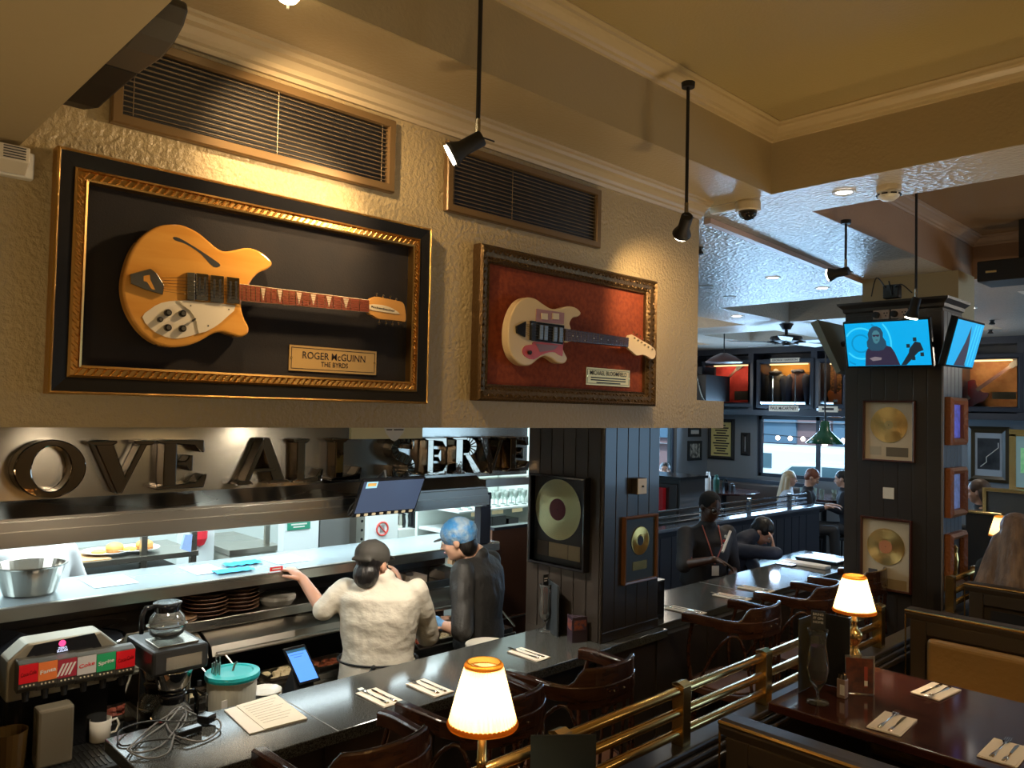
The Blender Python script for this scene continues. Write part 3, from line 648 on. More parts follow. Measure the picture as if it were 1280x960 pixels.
def letter(ch, pxa, pxb, label, zb, zt):
    ya, yb = at(pxa, 590, 0, LX1).y, at(pxb, 590, 0, LX1).y
    b = B(); H = zt-zb; W = yb-ya
    if ch == 'O':
        o_ = arc(.5, .49, .50, .54, 0, 360, 36)[:-1]; i_ = arc(.51, .49, .27, .42, 0, 360, 36)[:-1]
        f = lambda p: (ya+p[0]*W, zb+p[1]*H)
        ring_poly(b, [f(p) for p in o_], [f(p) for p in i_], LX0, LX1)
    else:
        for k, pl in enumerate(GLY[ch]):
            b.prism([(ya+x*W, zb+y*H) for x, y in pl], 0, LX0, LX1+.0004*k)
    t = out('metal_letter', b, CHROMD, None, bevel=.005)
    return tag(t, label, 'letter', 'chrome sign letters on the canopy')
def Lz(py, px=225): return at(px, py, 0, LX1).z
ZB, ZT = Lz(611), Lz(550)
letter('L', -78, 3, 'chrome letter L cut off by the left edge, first of the sign', ZB, ZT)
letter('O', 17, 108, 'round chrome letter O of the word LOVE', ZB, ZT)
letter('V', 110, 192, 'pointed chrome letter V of the word LOVE', ZB, ZT)
letter('E', 196, 263, 'chrome letter E that ends the word LOVE', ZB, ZT)
letter('A', 299, 362, 'chrome letter A that starts the word ALL', ZB, ZT)
letter('L', 366, 408, 'chrome letter L, first of the two in ALL', ZB, ZT)
letter('L', 414, 456, 'chrome letter L, second of the two in ALL', ZB, ZT)
letter('S', 484, 526, 'chrome letter S that starts the word SERVE, above the order screen', ZB, ZT)
letter('E', 530, 562, 'chrome letter E, first of the two in SERVE', ZB, ZT)
letter('R', 565, 601, 'chrome letter R of the word SERVE', ZB, ZT)
letter('V', 597, 632, 'narrow chrome letter V of the word SERVE', ZB, ZT)
letter('E', 634, 664, 'chrome letter E at the end of the sign, beside the pillar', ZB, ZT)
# emergency sign plate below the bulkhead
t = thing('hanging_sign', 'cream sign plate hanging below the bulkhead before the letter S', 'sign', (-.6, 2.05, 2.13))
pa, pb = at(438, 549, 0, -.25), at(527, 548, 0, -.25)
out('plate', B().box((-.26, pa.y, pa.z), (-.245, pb.y, 2.178)), mat('cream_sign', (.72, .66, .38), .4), t)
m_ = (pa.y+pb.y)/2+.03
out('emblem', B().prism([(m_+.055*x, 2.178-.035+.035*y) for x, y in [(-1, 1), (1, 1), (.8, .2), (.3, -.6), (0, -.8), (-.3, -.6), (-.8, .2)]], 0, -.244, -.2435), WHITE, t)
out('emblem_mark', B().box((-.2434, m_-.04, 2.160), (-.243, m_-.012, 2.165)).box((-.2434, m_-.004, 2.160), (-.243, m_+.045, 2.165)), TEXTD, t)
# --- pass shelf
t = thing('pass_shelf', 'long stainless steel serving shelf the cooks lean on, lit from above', 'shelf', (-1.7, 1.95, 0))
out('shelf_top', B().box((-1.96, -.6, 1.350), (PX, 3.62, 1.372)), mat('shelf_steel', (.34, .42, .46), .24, .5, bump=(3, .1)), t)
out('front_lip', B().prism([(PX-.03, 1.3725), (PX, 1.3725), (PX+.006, 1.366), (PX+.006, 1.318), (PX-.02, 1.312), (PX-.02, 1.318), (PX-.03, 1.34)], 1, -.6, 3.62), STEEL, t)
for y in (.2, 1.55, 2.9): out('bracket', B().box((-1.9, y, 1.20), (-1.86, y+.03, 1.35)), STEEL, t)
out('lower_shelf', B().box((-1.92, -.6, 1.140), (PX, 3.55, 1.165)), STEEL, t, bevel=.003)
out('lower_shelf_lip', B().box((PX, -.6, 1.135), (PX+.01, 3.55, 1.185)), STEEL, t, bevel=.003)
out('back_panel', B().box((-1.95, -.6, .2), (-1.93, 3.55, 1.35)), mat('dark_steel', (.10, .09, .085), .4, .9), t)
out('cabinet_front', B().box((-1.93, -.6, .12), (-1.46, 3.55, .62)), mat('dark_steel', (.1, .09, .085), .4, .9), t)
# --- preparation counter with hinged lids
t = thing('preparation_counter', 'refrigerated steel preparation counter with propped lids below the pass shelf', 'counter', (-1.3, 1.9, 0))
out('body', B().box((-1.44, -.4, .10), (-1.10, 1.02, .84)).box((-1.44, 1.02, .10), (-1.20, 3.55, .84)), STEEL, t, bevel=.005)
out('rim', B().frame((-1.44, 1.0, .842), X, Y, .24, 2.52, [(0, 0, 0), (0, .03, 0), (.02, .03, 0), (.02, 0, 0)]), STEEL, t)
for k, (ya, yb) in enumerate(((.98, 1.60), (1.62, 2.60), (2.62, 3.50))):
    lid = out('hinged_lid', B().prism([(-1.455, 1.125), (-1.45, 1.13), (-1.33, 1.085), (-1.31, 1.040), (-1.315, 1.035), (-1.34, 1.075)], 1, ya, yb), STEEL, t)
    out('lid_handle', B().tube([(-1.312, ya+.02, 1.046), (-1.312, yb-.02, 1.046)], .012, 8), STEEL, lid)
    for y in (ya+.06, yb-.06): out('prop_rod', B().cyl((-1.31, y, 1.04), (-1.20, y+.10, .875), .005, n=6), STEEL, lid)
FOOD = [(.30, .06, .03), (.55, .45, .28), (.20, .10, .05), (.62, .5, .3), (.45, .12, .05), (.35, .30, .12)]
for k in range(9):
    y = 1.08+k*.27
    if y > 3.4: break
    b = B().frame((-1.42, y, .876), X, Y, .17, .22, [(0, 0, 0), (0, .01, 0), (.012, .01, 0), (.014, -.03, 0)])
    pan = out('food_pan', b, STEEL, None); tag(pan, 'steel ingredient pan number %s along the preparation counter' % ['one nearest the coffee machine', 'two', 'three beside the tablet', 'four behind the white cook', 'five', 'six', 'seven', 'eight', 'nine'][k], 'food pan', 'food pans set in the preparation counter')
    b = B()
    rnd = random.Random(k)
    for q in range(16): b.sph((-1.40+rnd.random()*.125, y+.03+rnd.random()*.16, .868+rnd.random()*.012), (.022, .026, .014), 6)
    f = out('chopped_food', b, mat('food%d' % (k % 6), FOOD[k % 6], .6)); f['kind'] = 'stuff'; tag(f, 'chopped ingredients in the %s steel pan from the coffee machine' % ['first', 'second', 'third', 'fourth', 'fifth', 'sixth', 'seventh', 'eighth', 'ninth'][k], 'food')
# --- plates and things on the lower shelf
WICK = mat('brown_platter', (.13, .065, .03), .5, bump=(60, .6))
def plate_prof(r, h=.014): return [(r*.5, 0), (r*.62, .002), (r, h), (r*.99, h+.003), (r*.6, .006), (.001, .005)]
def stack(name, x, y, z, r, n, dz, m, lab, cat, grp, sx=1):
    o0 = None
    for k in range(n):
        loc = (x, y, z+k*dz); l = lab(k, n)
        if o0 is None:
            o0 = out(name, B().lathe(plate_prof(r, dz*1.1), (0, 0, 0), 28, sx=sx), m, None, smooth=False); o0.location = loc; tag(o0, l, cat, grp)
        else:
            c = o0.copy(); COL.objects.link(c); c.location = loc; c['label'] = l
def pos(k, n): return 'topmost' if k == n-1 else 'lowest' if k == 0 else ['', 'second', 'third', 'fourth', 'fifth', 'sixth', 'seventh'][k]+' from the bottom'
stack('platter', -1.60, at(262, 760, 0, -1.55).y, 1.166, .115, 6, .020, WICK, lambda k, n: 'brown platter, %s in the left stack under the pass shelf' % pos(k, n), 'platter', 'brown platters under the pass shelf')
stack('platter', -1.60, at(304, 745, 0, -1.55).y, 1.166, .105, 6, .020, WICK, lambda k, n: 'brown platter, %s in the right stack under the pass shelf' % pos(k, n), 'platter', 'brown platters under the pass shelf')
stack('platter', -1.57, at(232, 765, 0, -1.55).y-.04, 1.166, .10, 2, .012, mat('pale_wood_plate', (.42, .26, .15), .5), lambda k, n: '%s of two pale round boards beside the upper coffee pot' % ('upper' if k else 'lower'), 'platter', 'pale boards under the pass shelf')
# black trays
b = B().lathe([(.15, 0), (.24, .035), (.25, .05), (.245, .052), (.15, .008), (.001, .006)], (-1.33, .60, 1.225), 40)
tag(out('serving_tray', b, BLKG), 'large black round tray on the shelf behind the drinks dispenser', 'tray')
b = B().lathe([(.15, 0), (.24, .035), (.25, .05), (.245, .052), (.15, .008), (.001, .006)], (-1.31, .58, 1.187), 40)
tag(out('serving_tray', b, mat('navy_gloss', (.02, .03, .08), .15)), 'dark blue glossy tray beneath the black tray behind the dispenser', 'tray')
b = B().lathe([(.13, 0), (.165, .03), (.17, .048), (.166, .05), (.13, .01), (.001, .006)], (-1.36, 1.06, 1.17), 40)
tag(out('serving_tray', b, CHROME), 'round silver rimmed pan left of the upper coffee pot', 'pan')
tag(out('pan_liner', B().lathe([(.158, 0), (.158, .003), (.001, .003)], (-1.36, 1.06, 1.212), 32), BLKG), 'black liner disc lying in the silver rimmed pan', 'liner')
# boxes and cups at the right end of the lower shelf
for k, (px, py, w) in enumerate(((525, 722, .13), (567, 712, .13))):
    p = at(px, py, 0, PX+.0); b = B().box((-1.62, p.y-w/2, 1.166), (-1.46, p.y+w/2, 1.225)); tag(out('storage_box', b, mat('box_grey', (.33, .27, .22), .6), bevel=.004), ['low grey brown box on the lower shelf between the two cooks', 'low grey brown box on the lower shelf beside the masked cook'][k], 'box')
for k, px in enumerate((492, 504, 514)):
    p = at(px, 722, 0, PX-.05); tag(out('steel_cup', B().lathe([(.022, 0), (.026, .07), (.024, .07), (.02, .004)], (-1.52, p.y, 1.166), 14), [BLACK, STEEL, BLACK][k]), ['small dark cup nearest the capped cook on the lower shelf', 'small steel cup between two dark cups on the lower shelf', 'small dark cup beside the low box on the lower shelf'][k], 'cup')
p = at(352, 745, 0, PX-.1); b = B().lathe([(.08, 0), (.10, .03), (.10, .05), (.03, .055)], (-1.60, p.y, 1.166), 20); tag(out('covered_dish', b, mat('dish_grey', (.38, .35, .30), .4)), 'pale covered dish behind the cook forearm', 'dish')
# red sticker on the lip
p = at(345, 711, 0, PX+.007)
t = thing('red_sticker', 'small red label stuck on the edge of the pass shelf by the hand', 'sticker', (PX+.0065, p.y, p.z))
out('label', B().box((PX+.0062, p.y-.035, p.z-.011), (PX+.0075, p.y+.04, p.z+.011)), mat('label_red', (.65, .03, .03), .5), t)
out('label_print', B().box((PX+.0075, p.y-.022, p.z-.003), (PX+.0079, p.y+.028, p.z+.004)), WHITE, t)
# steel bowl on the shelf
p = at(38, 738, 2, 1.372); t = tag(out('mixing_bowl', B().lathe([(.095, 0), (.105, .006), (.140, .125), (.150, .132), (.150, .136), (.138, .134), (.10, .012), (.001, .008)], (-1.70, at(38, 715, 0, -1.70).y, 1.373), 40), STEEL, smooth=False), 'wide stainless steel mixing bowl on the pass shelf at the left', 'bowl')
# blue cloths and paper sheets on the pass
for k, (px, py) in enumerate(((303, 705), (292, 714))):
    p = at(px, py, 2, 1.374); b = B(); v = []
    for i in range(9):
        for j in range(6): v.append(b.bm.verts.new((p.x-.05+.1*j/5, p.y-.10+.2*i/8, 1.376+.008*abs(sin(i*1.7+j*2.1+k)))))
    for i in range(8):
        for j in range(5): b._f([v[i*6+j], v[(i+1)*6+j], v[(i+1)*6+j+1], v[i*6+j+1]])
    tag(out('paper_cloth', b, mat('cloth_blue', (.02, .42, .75), .6)), ['crumpled bright blue cloth nearer the back edge of the pass', 'crumpled bright blue cloth nearer the front edge of the pass'][k], 'cloth', 'blue cloths on the pass')
for k, (px, py, w) in enumerate(((140, 728, .20), (255, 712, .16), (350, 697, .2))):
    p = at(px, py, 2, 1.374); tag(out('paper_sheet', B().box((-1.86, p.y-w/2, 1.3735), (-1.62, p.y+w/2, 1.3745)), mat('sheet_blue', (.62, .75, .8), .35)), ['pale sheet on the pass shelf right of the steel bowl', 'pale sheet on the pass shelf left of the blue cloths', 'pale sheet on the pass shelf by the cook hand'][k], 'paper', 'pale sheets on the pass shelf')
# tilted kitchen screen
a0, a1 = at(438, 644, 0, -1.34), at(516, 641, 0, -1.34); b0, b1 = at(453, 597, 0, -1.26), at(532, 597, 0, -1.26)
t = thing('order_screen', 'tilted dark order screen with a key row hanging before the canopy', 'screen', (-1.34, a0.y, 1.65))
o_ = (a0+b0)/2*.5+(a1+b1)/2*.5; U_ = Y*((a1.y-a0.y)/2); V_ = Vector((.04, (b0.y-a0.y)/2, (b0.z-a0.z)/2)); W_ = Vector((V_.z, 0, -V_.x)).normalized()*.012
out('casing', B().obox(o_, U_, V_, W_), BLKG, t, bevel=.003)
out('display', B().obox(o_+V_*.06+W_*1.02, U_*.96, V_*.84, W_*.03), mat('screen_blue_grey', (.02, .028, .05), .2, emit=((.18, .25, .42), .30)), t)
out('sticker', B().obox(o_+V_*.72-U_*.70+W_*1.08, U_*.17, V_*.17, W_*.03), mat('sticker_blue', (.3, .6, .8), .5, emit=((.3, .6, .8), .3)), t)
out('sticker_print', B().obox(o_+V_*.74-U_*.70+W_*1.13, U_*.13, V_*.08, W_*.02), mat('sticker_orange', (.8, .45, .12), .5), t)
for k in range(8): out('key', B().obox(o_-V_*.88-U_*(.84-.24*k)+W_*1.2, U_*.05, V_*.055, W_*.3), IVORY, t)
out('bracket', B().tube([o_-W_, o_-W_*4+Z*.12, Vector((-1.47, o_.y, 1.80))], .010, 8), BLACK, t)
out('cable', B().tube(spline([o_-U_*1.02-V_*.2, o_-U_*1.12-V_*.5, o_-U_*1.1-V_*.9, o_-U_*1.0-V_*.6], 4, False), .003, 6), BLACK, t)
# ------------------------------------------------ kitchen behind the pass
RX = -3.46
t = thing('kitchen_rack', 'steel rack shelf holding two plates of food at the back of the kitchen', 'rack', (RX, 1.9, 0))
ye = at(238, 683, 0, RX+.1).y
out('shelf', B().box((RX-.35, .2, 1.165), (RX+.25, ye, 1.20)), STEEL, t)
out('wooden_board', B().box((RX-.2, .2, 1.2005), (RX+.22, 1.75, 1.206)), mat('board_orange', (.62, .36, .16), .5), t)
for y in (.4, 1.95, ye-.03): out('post', B().box((RX+.2, y-.02, 0), (RX+.24, y+.02, 1.9)), STEEL, t)
out('lower_basket', B().box((RX-.3, .2, .9), (RX+.2, ye-.1, 1.09)), mat('basket_dark', (.09, .06, .05), .5), t)
for k in range(7): out('basket_wire', B().box((RX+.202, .8+k*.2, .92), (RX+.208, .81+k*.2, 1.10)), CHROME, t)
for k, px in enumerate((130, 177)):
    p = at(px, 690, 2, 1.21); L = ['left', 'right'][k]
    pl = out('plate', B().lathe(plate_prof(.155, .02), (0, 0, 0), 32), CERAM); pl.location = (RX+.02, p.y, 1.207); tag(pl, 'white plate on the back kitchen rack, %s one of two with food' % L, 'plate', 'plates of food on the back rack')
    t = thing('burger', 'orange brown bun on the %s plate of the back rack' % L, 'bun', (RX+.02, p.y+.05, 1.214))
    out('bun', B().sph((RX+.03, p.y+.05, 1.245), (.06, .06, .035), 14), mat('bun', (.75, .36, .10), .5), t, smooth=True)
    out('filling', B().lathe([(.055, 0), (.06, .01), (.055, .02)], (RX+.03, p.y+.05, 1.216), 14), mat('filling', (.50, .20, .05), .6), t)
    tag(out('garnish', B().sph((RX+.06, p.y-.06, 1.23), (.045, .05, .016), 10), mat('garnish%d' % k, [(.65, .75, .10), (.85, .55, .06)][k], .6)), ['green garnish on the left plate of the back rack', 'yellow garnish on the right plate of the back rack'][k], 'food')
# white clad figure with only the apron front seen left of the bowl
# doors, counters and notices behind
def kbox(name, px0, px1, X0, X1, z0, z1, m, label, cat, bev=0.0):
    y0, y1 = at(px0, 670, 0, X1).y, at(px1, 670, 0, X1).y
    return tag(out(name, B().box((X0, y0, z0), (X1, y1, z1)), m, bevel=bev), label, cat)
KW = mat('kitchen_white', (.74, .80, .80), .3)
kbox('storage_cabinet', 246, 268, -4.2, -3.8, 0, 2.3, KW, 'tall white kitchen cabinet right of the food rack', 'cabinet')
t = thing('work_table', 'steel corner work table with a gantry shelf in the kitchen', 'table', (-3.6, 3.3, 0))
ya, yb = at(288, 660, 0, -3.6).y, at(352, 660, 0, -3.6).y
out('top', B().box((-4.5, ya, 1.06), (-3.6, yb, 1.10)), STEEL, t); out('cabinet', B().box((-4.5, ya+.02, 0), (-3.65, yb-.02, 1.05)), mat('cab_cream', (.62, .60, .50), .4), t)
out('gantry', B().box((-4.5, ya+.5, 1.42), (-3.7, yb, 1.46)), STEEL, t); out('gantry_post', B().box((-3.75, yb-.08, 1.1), (-3.72, yb-.04, 1.42)), STEEL, t)
p = at(331, 656, 2, 1.47); tag(out('black_pan', B().lathe([(.09, 0), (.11, .03), (.105, .03), (.08, .01), (.001, .01)], (-4.0, at(331, 656, 0, -4.0).y, 1.462), 24), BLKG), 'shallow dark pan on the gantry shelf of the corner work table', 'pan')
tag(out('red_bag', B().sph(at(250, 668, 0, -3.765), (.05, .06, .10), 10), mat('bag_red', (.8, .03, .05), .5)), 'bright red bag hanging on the tall white cabinet', 'bag')
tag(out('blue_cloth', B().prism([(at(231+x, y, 0, -3.2).y, at(231+x, y, 0, -3.2).z) for x, y in ((0, 668), (9, 668), (7, 690), (-5, 686))], 0, -3.22, -3.19), mat('cloth_pale_blue', (.30, .42, .70), .7)), 'pale blue cloth hanging beside the food rack post', 'cloth')
kbox('white_door', 355, 398, -3.4, -3.3, 0, 2.3, KW, 'white kitchen door with a green notice, behind the pass', 'door')
y0, z0 = (lambda q: (q.y, q.z))(at(374, 658, 0, -3.29))
t = thing('green_notice', 'small green safety notice on the white kitchen door', 'notice', (-3.29, y0, z0))
out('plate', B().box((-3.299, y0-.10, z0-.025), (-3.292, y0+.10, z0+.045)), mat('notice_green', (.03, .26, .16), .5), t)
out('notice_print', B().box((-3.2918, y0-.07, z0+.012), (-3.291, y0+.07, z0+.024)).box((-3.2918, y0-.05, z0-.008), (-3.291, y0+.05, z0+.002)), WHITE, t)
kbox('fridge', 400, 440, -3.75, -3.3, 0, 2.3, mat('grey_door', (.27, .27, .26), .35, .6), 'grey steel fridge door seen under the canopy', 'fridge')
t = thing('kitchen_upright', 'steel upright strip with round holes right of the grey fridge', 'upright', (-3.2, at(448, 670, 0, -3.2).y, 0))
ya, yb = at(445, 670, 0, -3.2).y, at(459, 670, 0, -3.2).y
out('strip', B().box((-3.3, ya, 0), (-3.2, yb, 2.3)), STEEL, t)
for k in range(6): out('hole', B().cyl((-3.2, (ya+yb)/2, 1.15+k*.075), (-3.196, (ya+yb)/2, 1.15+k*.075), .012, n=10), BLACK, t)
kbox('notice_board', 460, 497, -3.1, -3.05, 0, 1.9, mat('board_white', (.80, .84, .84), .5), 'white board with the no smoking style sign behind the pass', 'board')
p = at(478, 661, 0, -3.045); t = thing('prohibition_sign', 'round red ring sign on the white board', 'sign', p)
b = B(); b.tube([p+Y*.055*cos(a)+Z*.055*sin(a) for a in [2*pi*k/24 for k in range(24)]], .007, 6, wrap=True); out('ring', b, mat('sign_red', (.75, .08, .06), .5), t)
out('bar', B().cyl(p-Y*.038+Z*.038, p+Y*.038-Z*.038, .006, n=6), mat('sign_red', (.7, .1, .1)), t)
out('pictogram', B().box((p.x-.004, p.y-.022, p.z-.03), (p.x-.001, p.y+.022, p.z+.03)), mat('sign_grey', (.3, .3, .3)), t)
p = at(478, 686, 0, -3.05); tag(out('round_sign', B().cyl(p, p+X*.006, .05, n=24), mat('sign_blue', (.15, .40, .60), .5)), 'round blue sign low on the white board', 'sign')
# machines beyond
kbox('ticket_printer', 517, 533, -3.3, -3.05, 1.221, 1.50, BLKG, 'black ticket printer on the kitchen shelf left of the hairnet', 'printer', .01)
kbox('back_counter', 498, 575, -3.6, -3.05, 0, 1.22, mat('counter_white', (.70, .74, .72), .35), 'white back counter between the board and the hairnet', 'counter')
rnd = random.Random(3)
for k in range(9):
    px = 500+k*3.3; p = at(px, 678, 0, -3.15)
    tag(out('steel_jar', B().lathe([(.02, 0), (.024, .05), (.018, .10), (.022, .12)], (p.x, p.y, 1.22), 10), [CHROME, BLKG, KW][k % 3]), 'small jar on the back counter, %s from the white board' % ['first', 'second', 'third', 'fourth', 'fifth', 'sixth', 'seventh', 'eighth', 'ninth'][k], 'jar', 'small jars on the back counter')
b = B()
y0, y1 = at(566, 660, 0, -2.8).y, at(607, 660, 0, -2.8).y
t = thing('wooden_shutter', 'orange wood panelled screen behind the hairnet cook', 'screen', (-2.8, y0, 0))
out('boards', B().box((-2.86, y0, .8), (-2.80, y1, 2.2)), mat('orange_boards', (.62, .34, .18), .5), t)
for k in range(5): out('groove', B().box((-2.80, y0+(y1-y0)*(k+.5)/5-.004, .8), (-2.797, y0+(y1-y0)*(k+.5)/5+.004, 2.2)), BLACK, t)
# --- partition beside the pass with copper sheen and glass rack window
t = thing('steel_partition', 'dark copper toned steel partition between the pass and the pillar', 'partition', (-1.5, 4.1, 0))
zt = Zat(640, 660, 0, -1.52)
out('panel', B().box((-1.56, 3.62, 0), (-1.52, 4.7, zt)), mat('copper_steel', (.17, .075, .045), .28, .85, bump=(2.5, .5)), t)
out('top_rail', B().box((-1.57, 3.62, zt), (-1.50, 4.7, zt+.02)), mat('post_metal', (.05, .05, .06)), t)
out('seam_rail', B().box((-1.52, 3.62, zt-.62), (-1.512, 4.7, zt-.61)), STEEL, t)
zh = Zat(640, 606, 0, -1.50)
out('header', B().box((-1.60, 3.50, zh), (-1.46, 4.7, zh+.05)), STEEL, t)
out('corner_post', B().box((-1.53, 3.535, 1.2), (-1.49, 3.575, 1.7)), mat('post_metal', (.05, .05, .06)), t)
# glasses rack behind that opening
t = thing('glass_rack', 'two tier rack seen through the opening beside the pillar', 'rack', (-2.4, 4.3, 0))
gz = Zat(640, 631, 0, -2.3)
out('upper_shelf', B().box((-2.7, 3.9, gz-.012), (-2.2, 4.78, gz)), KW, t)
out('back_board', B().box((-2.75, 3.9, 1.0), (-2.72, 4.78, 2.3)), mat('rack_back', (.72, .80, .74), .5), t)
out('lower_shelf', B().box((-2.7, 3.9, 1.28), (-2.2, 4.78, 1.30)), KW, t)
for k in range(3): out('price_tag', B().box((-2.198, 4.02+k*.22, gz-.045), (-2.196, 4.14+k*.22, gz-.015)), mat('tag_cream', (.75, .62, .35), .5), t)
RG = mat('rack_glass', (.62, .78, .70), .08, trans=.6)
g0 = None
for k in range(16):
    loc = (-2.28-.1*(k % 2), 3.98+.05*k, gz)
    if g0 is None: g0 = out('drinking_glass', B().lathe([(.022, 0), (.024, .004), (.004, .01), (.004, .05), (.022, .075), (.026, .12), (.024, .12), (.02, .078)], (0, 0, 0), 12), RG, smooth=True); g0.location = loc; tag(g0, 'stemmed glass in the packed row on the kitchen rack', 'glass', 'stemmed glasses on the kitchen rack')
    else: c = g0.copy(); COL.objects.link(c); c.location = loc
kz = 1.30
for k, (px, w) in enumerate(((622, .16), (640, .12))):
    p = at(px, 650, 0, -2.3); tag(out('bar_caddy', B().box((-2.42, p.y-w/2, kz), (-2.28, p.y+w/2, kz+.09-.03*k)), BLKG, bevel=.004), ['black box with white lettering on the rack behind the partition', 'lower flat black box on the rack behind the partition'][k], 'box')
# glimpse of another kitchen worker behind the bowl
# ================================================================ BAR
BZ = 1.10
t = thing('bar_counter', 'long bar with polished black granite top and dark panelled front', 'bar', (-.28, 3.4, 0))
b = B(); b.box((-.505, .90, BZ-.045), (-.04, 3.07, BZ)); out('granite_top', b, GRAN, t, bevel=.004)
b = B(); b.box((-.60, 3.56, BZ-.045), (-.13, 6.35, BZ)).box((-.118, 3.07, BZ-.045), (-.05, 3.56, BZ)); out('far_granite_top', b, GRAN, t, bevel=.004)
out('front_panel', B().box((-.112, .95, 0), (-.085, 6.3, BZ-.045)), PANEL, t)
out('bar_carcass', B().box((-.50, .95, 0), (-.112, 3.06, BZ-.046)).box((-.48, 3.57, .0), (-.112, 6.3, BZ-.046)), mat('dark_carcass', (.02, .018, .016), .5), t)
for k in range(11): out('front_batten', B().box((-.085, 1.0+.5*k, .05), (-.075, 1.05+.5*k, BZ-.05)), PANEL, t)
for y in (1.53, 4.72): out('joint_line', B().box((-.60 if y > 3 else -.505, y, BZ), (-.13 if y > 3 else -.04, y+.004, BZ+.0006)), mat('joint_grey', (.25, .25, .25), .4), t)
# --- lower service counter behind the bar
t = thing('service_counter', 'low steel work counter behind the bar carrying the drinks machines', 'counter', (-.8, 1.3, 0))
out('top', B().box((-1.09, .3, .855), (-.515, 2.02, .88)), mat('dark_worktop', (.12, .115, .105), .25, .9), t, bevel=.003)
out('cabinet', B().box((-1.07, .3, .02), (-.52, 2.0, .855)), mat('dark_steel', (.1, .09, .085), .4, .9), t)
out('wood_edge', B().box((-.66, .25, .80), (-.512, .93, .90)), WOODB, t)
t = thing('service_counter', 'narrow steel counter behind the bar under the stacked plates', 'counter', (-.6, 3.0, 0))
out('top', B().box((-.86, 2.70, .88), (-.515, 3.06, .90)).box((-.86, 3.06, .88), (-.66, 3.7, .90)), STEEL, t); out('cabinet', B().box((-.84, 2.72, .02), (-.52, 3.06, .88)).box((-.84, 3.06, .02), (-.67, 3.68, .88)), mat('dark_steel', (.1, .09, .085), .4, .9), t)
stack('dinner_plate', -.68, 2.83, .901, .12, 7, .016, CERAM, lambda k, n: 'white dinner plate, %s in the stack between the two cooks' % pos(k, n), 'plate', 'stacked plates between the cooks')
tag(out('clipboard', B().box((-.84, 3.20, .901), (-.66, 3.50, .905)), PAPER), 'pale papers on the narrow counter behind the standing cook', 'papers')
tag(out('marker_pen', B().cyl((-.80, 3.26, .913), (-.68, 3.33, .913), .008, n=8), mat('pen_blue', (.06, .06, .3), .4)), 'blue pen lying on the papers behind the standing cook', 'pen')
# --- drinks dispenser
DX = -.95
def D(px, py, X0=DX): q = at(px, py, 0, X0); return q.y, q.z
t = thing('drinks_dispenser', 'grey soda dispenser head with six coloured flavour buttons', 'dispenser', (-1.0, .88, .88))
y0, y1 = D(8, 850)[0], D(148, 828)[0]
zt, zs, zb_ = D(80, 797)[1], D(20, 826)[1], D(30, 885)[1]
prof = [(y0, zb_+.03), (y0, zs), (D(35, 805)[0], zt), (D(127, 787)[0], zt), (y1, zs-.01), (y1, zb_+.03)]
out('housing', B().prism(prof, 0, DX-.12, DX), mat('dispenser_grey', (.40, .36, .28), .35, .6), t, bevel=.008)
Sx = DX+.001
sp = [D(28, 828, Sx), D(43, 806, Sx), D(118, 791, Sx), D(127, 808, Sx)]
out('display', B().prism(sp, 0, Sx, Sx+.004), BLKG, t)
q = D(78, 804, Sx+.005)
out('logo_disc', B().cyl((Sx+.004, *q), (Sx+.0055, *q), .012, n=18), emi('logo_pink', (.9, .05, .18), 2.2), t)
text('lettering', 'ZERO', (Sx+.0055, q[0]+.001, q[1]-.018), Y, Z, emi('disp_text', (.7, .75, 1), 2), t, size=.012)
text('lettering', 'SUGAR', (Sx+.0055, q[0]+.001, q[1]-.028), Y, Z, MATS['disp_text'], t, size=.012)
RD = mat('drink_red', (.70, .012, .02), .4); WT = WHITE
labs = [('Coca-Cola', RD, 'red', .5), ('Fanta', mat('drink_orange', (.80, .20, .05), .4), 'orange', .8), ('Dr', mat('drink_wine', (.35, .03, .05), .4), 'wine', .6), ('Coke', mat('drink_silver', (.55, .52, .50), .4), 'silver', .8), ('Sprite', mat('drink_green', (.02, .32, .12), .4), 'green', .8), ('Coca-Cola', RD, 'red', .5)]
for k, (s_, m_, n_, w_) in enumerate(labs):
    px = 24+k*24.3; ya, za = D(px, 833-k*3.5, DX+.06); yb, zb2 = D(px+22.5, 860-k*4.4, DX+.06)
    out('valve', B().prism([(DX, za-.10), (DX, za+.014), (DX+.03, za+.012), (DX+.06, za+.004), (DX+.06, za-.085), (DX+.04, za-.105)], 1, ya-.002, yb+.002), mat('valve_dark', (.10, .095, .08), .4, .5), t, bevel=.003)
    lb = out('flavour_label', B().box((DX+.061, ya, za-.066), (DX+.0625, yb, za+.002)), m_, t)
    w = yb-ya
    if s_ == 'Dr':
        for j in range(4): out('label_stripe', B().obox((DX+.0628, ya+w*(.15+.2*j), za-.036), (0, .0035, 0), (0, .010, .022), (.0003, 0, 0)), WHITE, lb)
    else:
        text('lettering', s_, (DX+.0627, (ya+yb)/2, za-.032), Y+Z*.12, Z, WHITE if n_ in ('orange', 'green') else RD if n_ == 'silver' else mat('dark_red_ink', (.22, .0, .0), .5), lb, size=.020, width=w*.84, bold=.02)
    for j in range(4): out('portion_button', B().cyl((DX+.060, ya+w*(.2+.2*j), za-.076), (DX+.063, ya+w*(.2+.2*j), za-.076), .003, n=8), IVORY, t)
    out('nozzle', B().cyl((DX+.03, (ya+yb)/2, za-.14), (DX+.03, (ya+yb)/2, za-.10), .010, .014, n=10), BLACK, t)
out('column', B().box((DX-.12, y0+.02, .88), (DX-.05, y1-.02, zb_+.05)), BLKG, t)
out('drip_tray', B().box((-1.08, .66, .881), (-.72, 1.135, .905)), mat('tray_black', (.03, .03, .03), .3, .5), t, bevel=.004)
b = B()
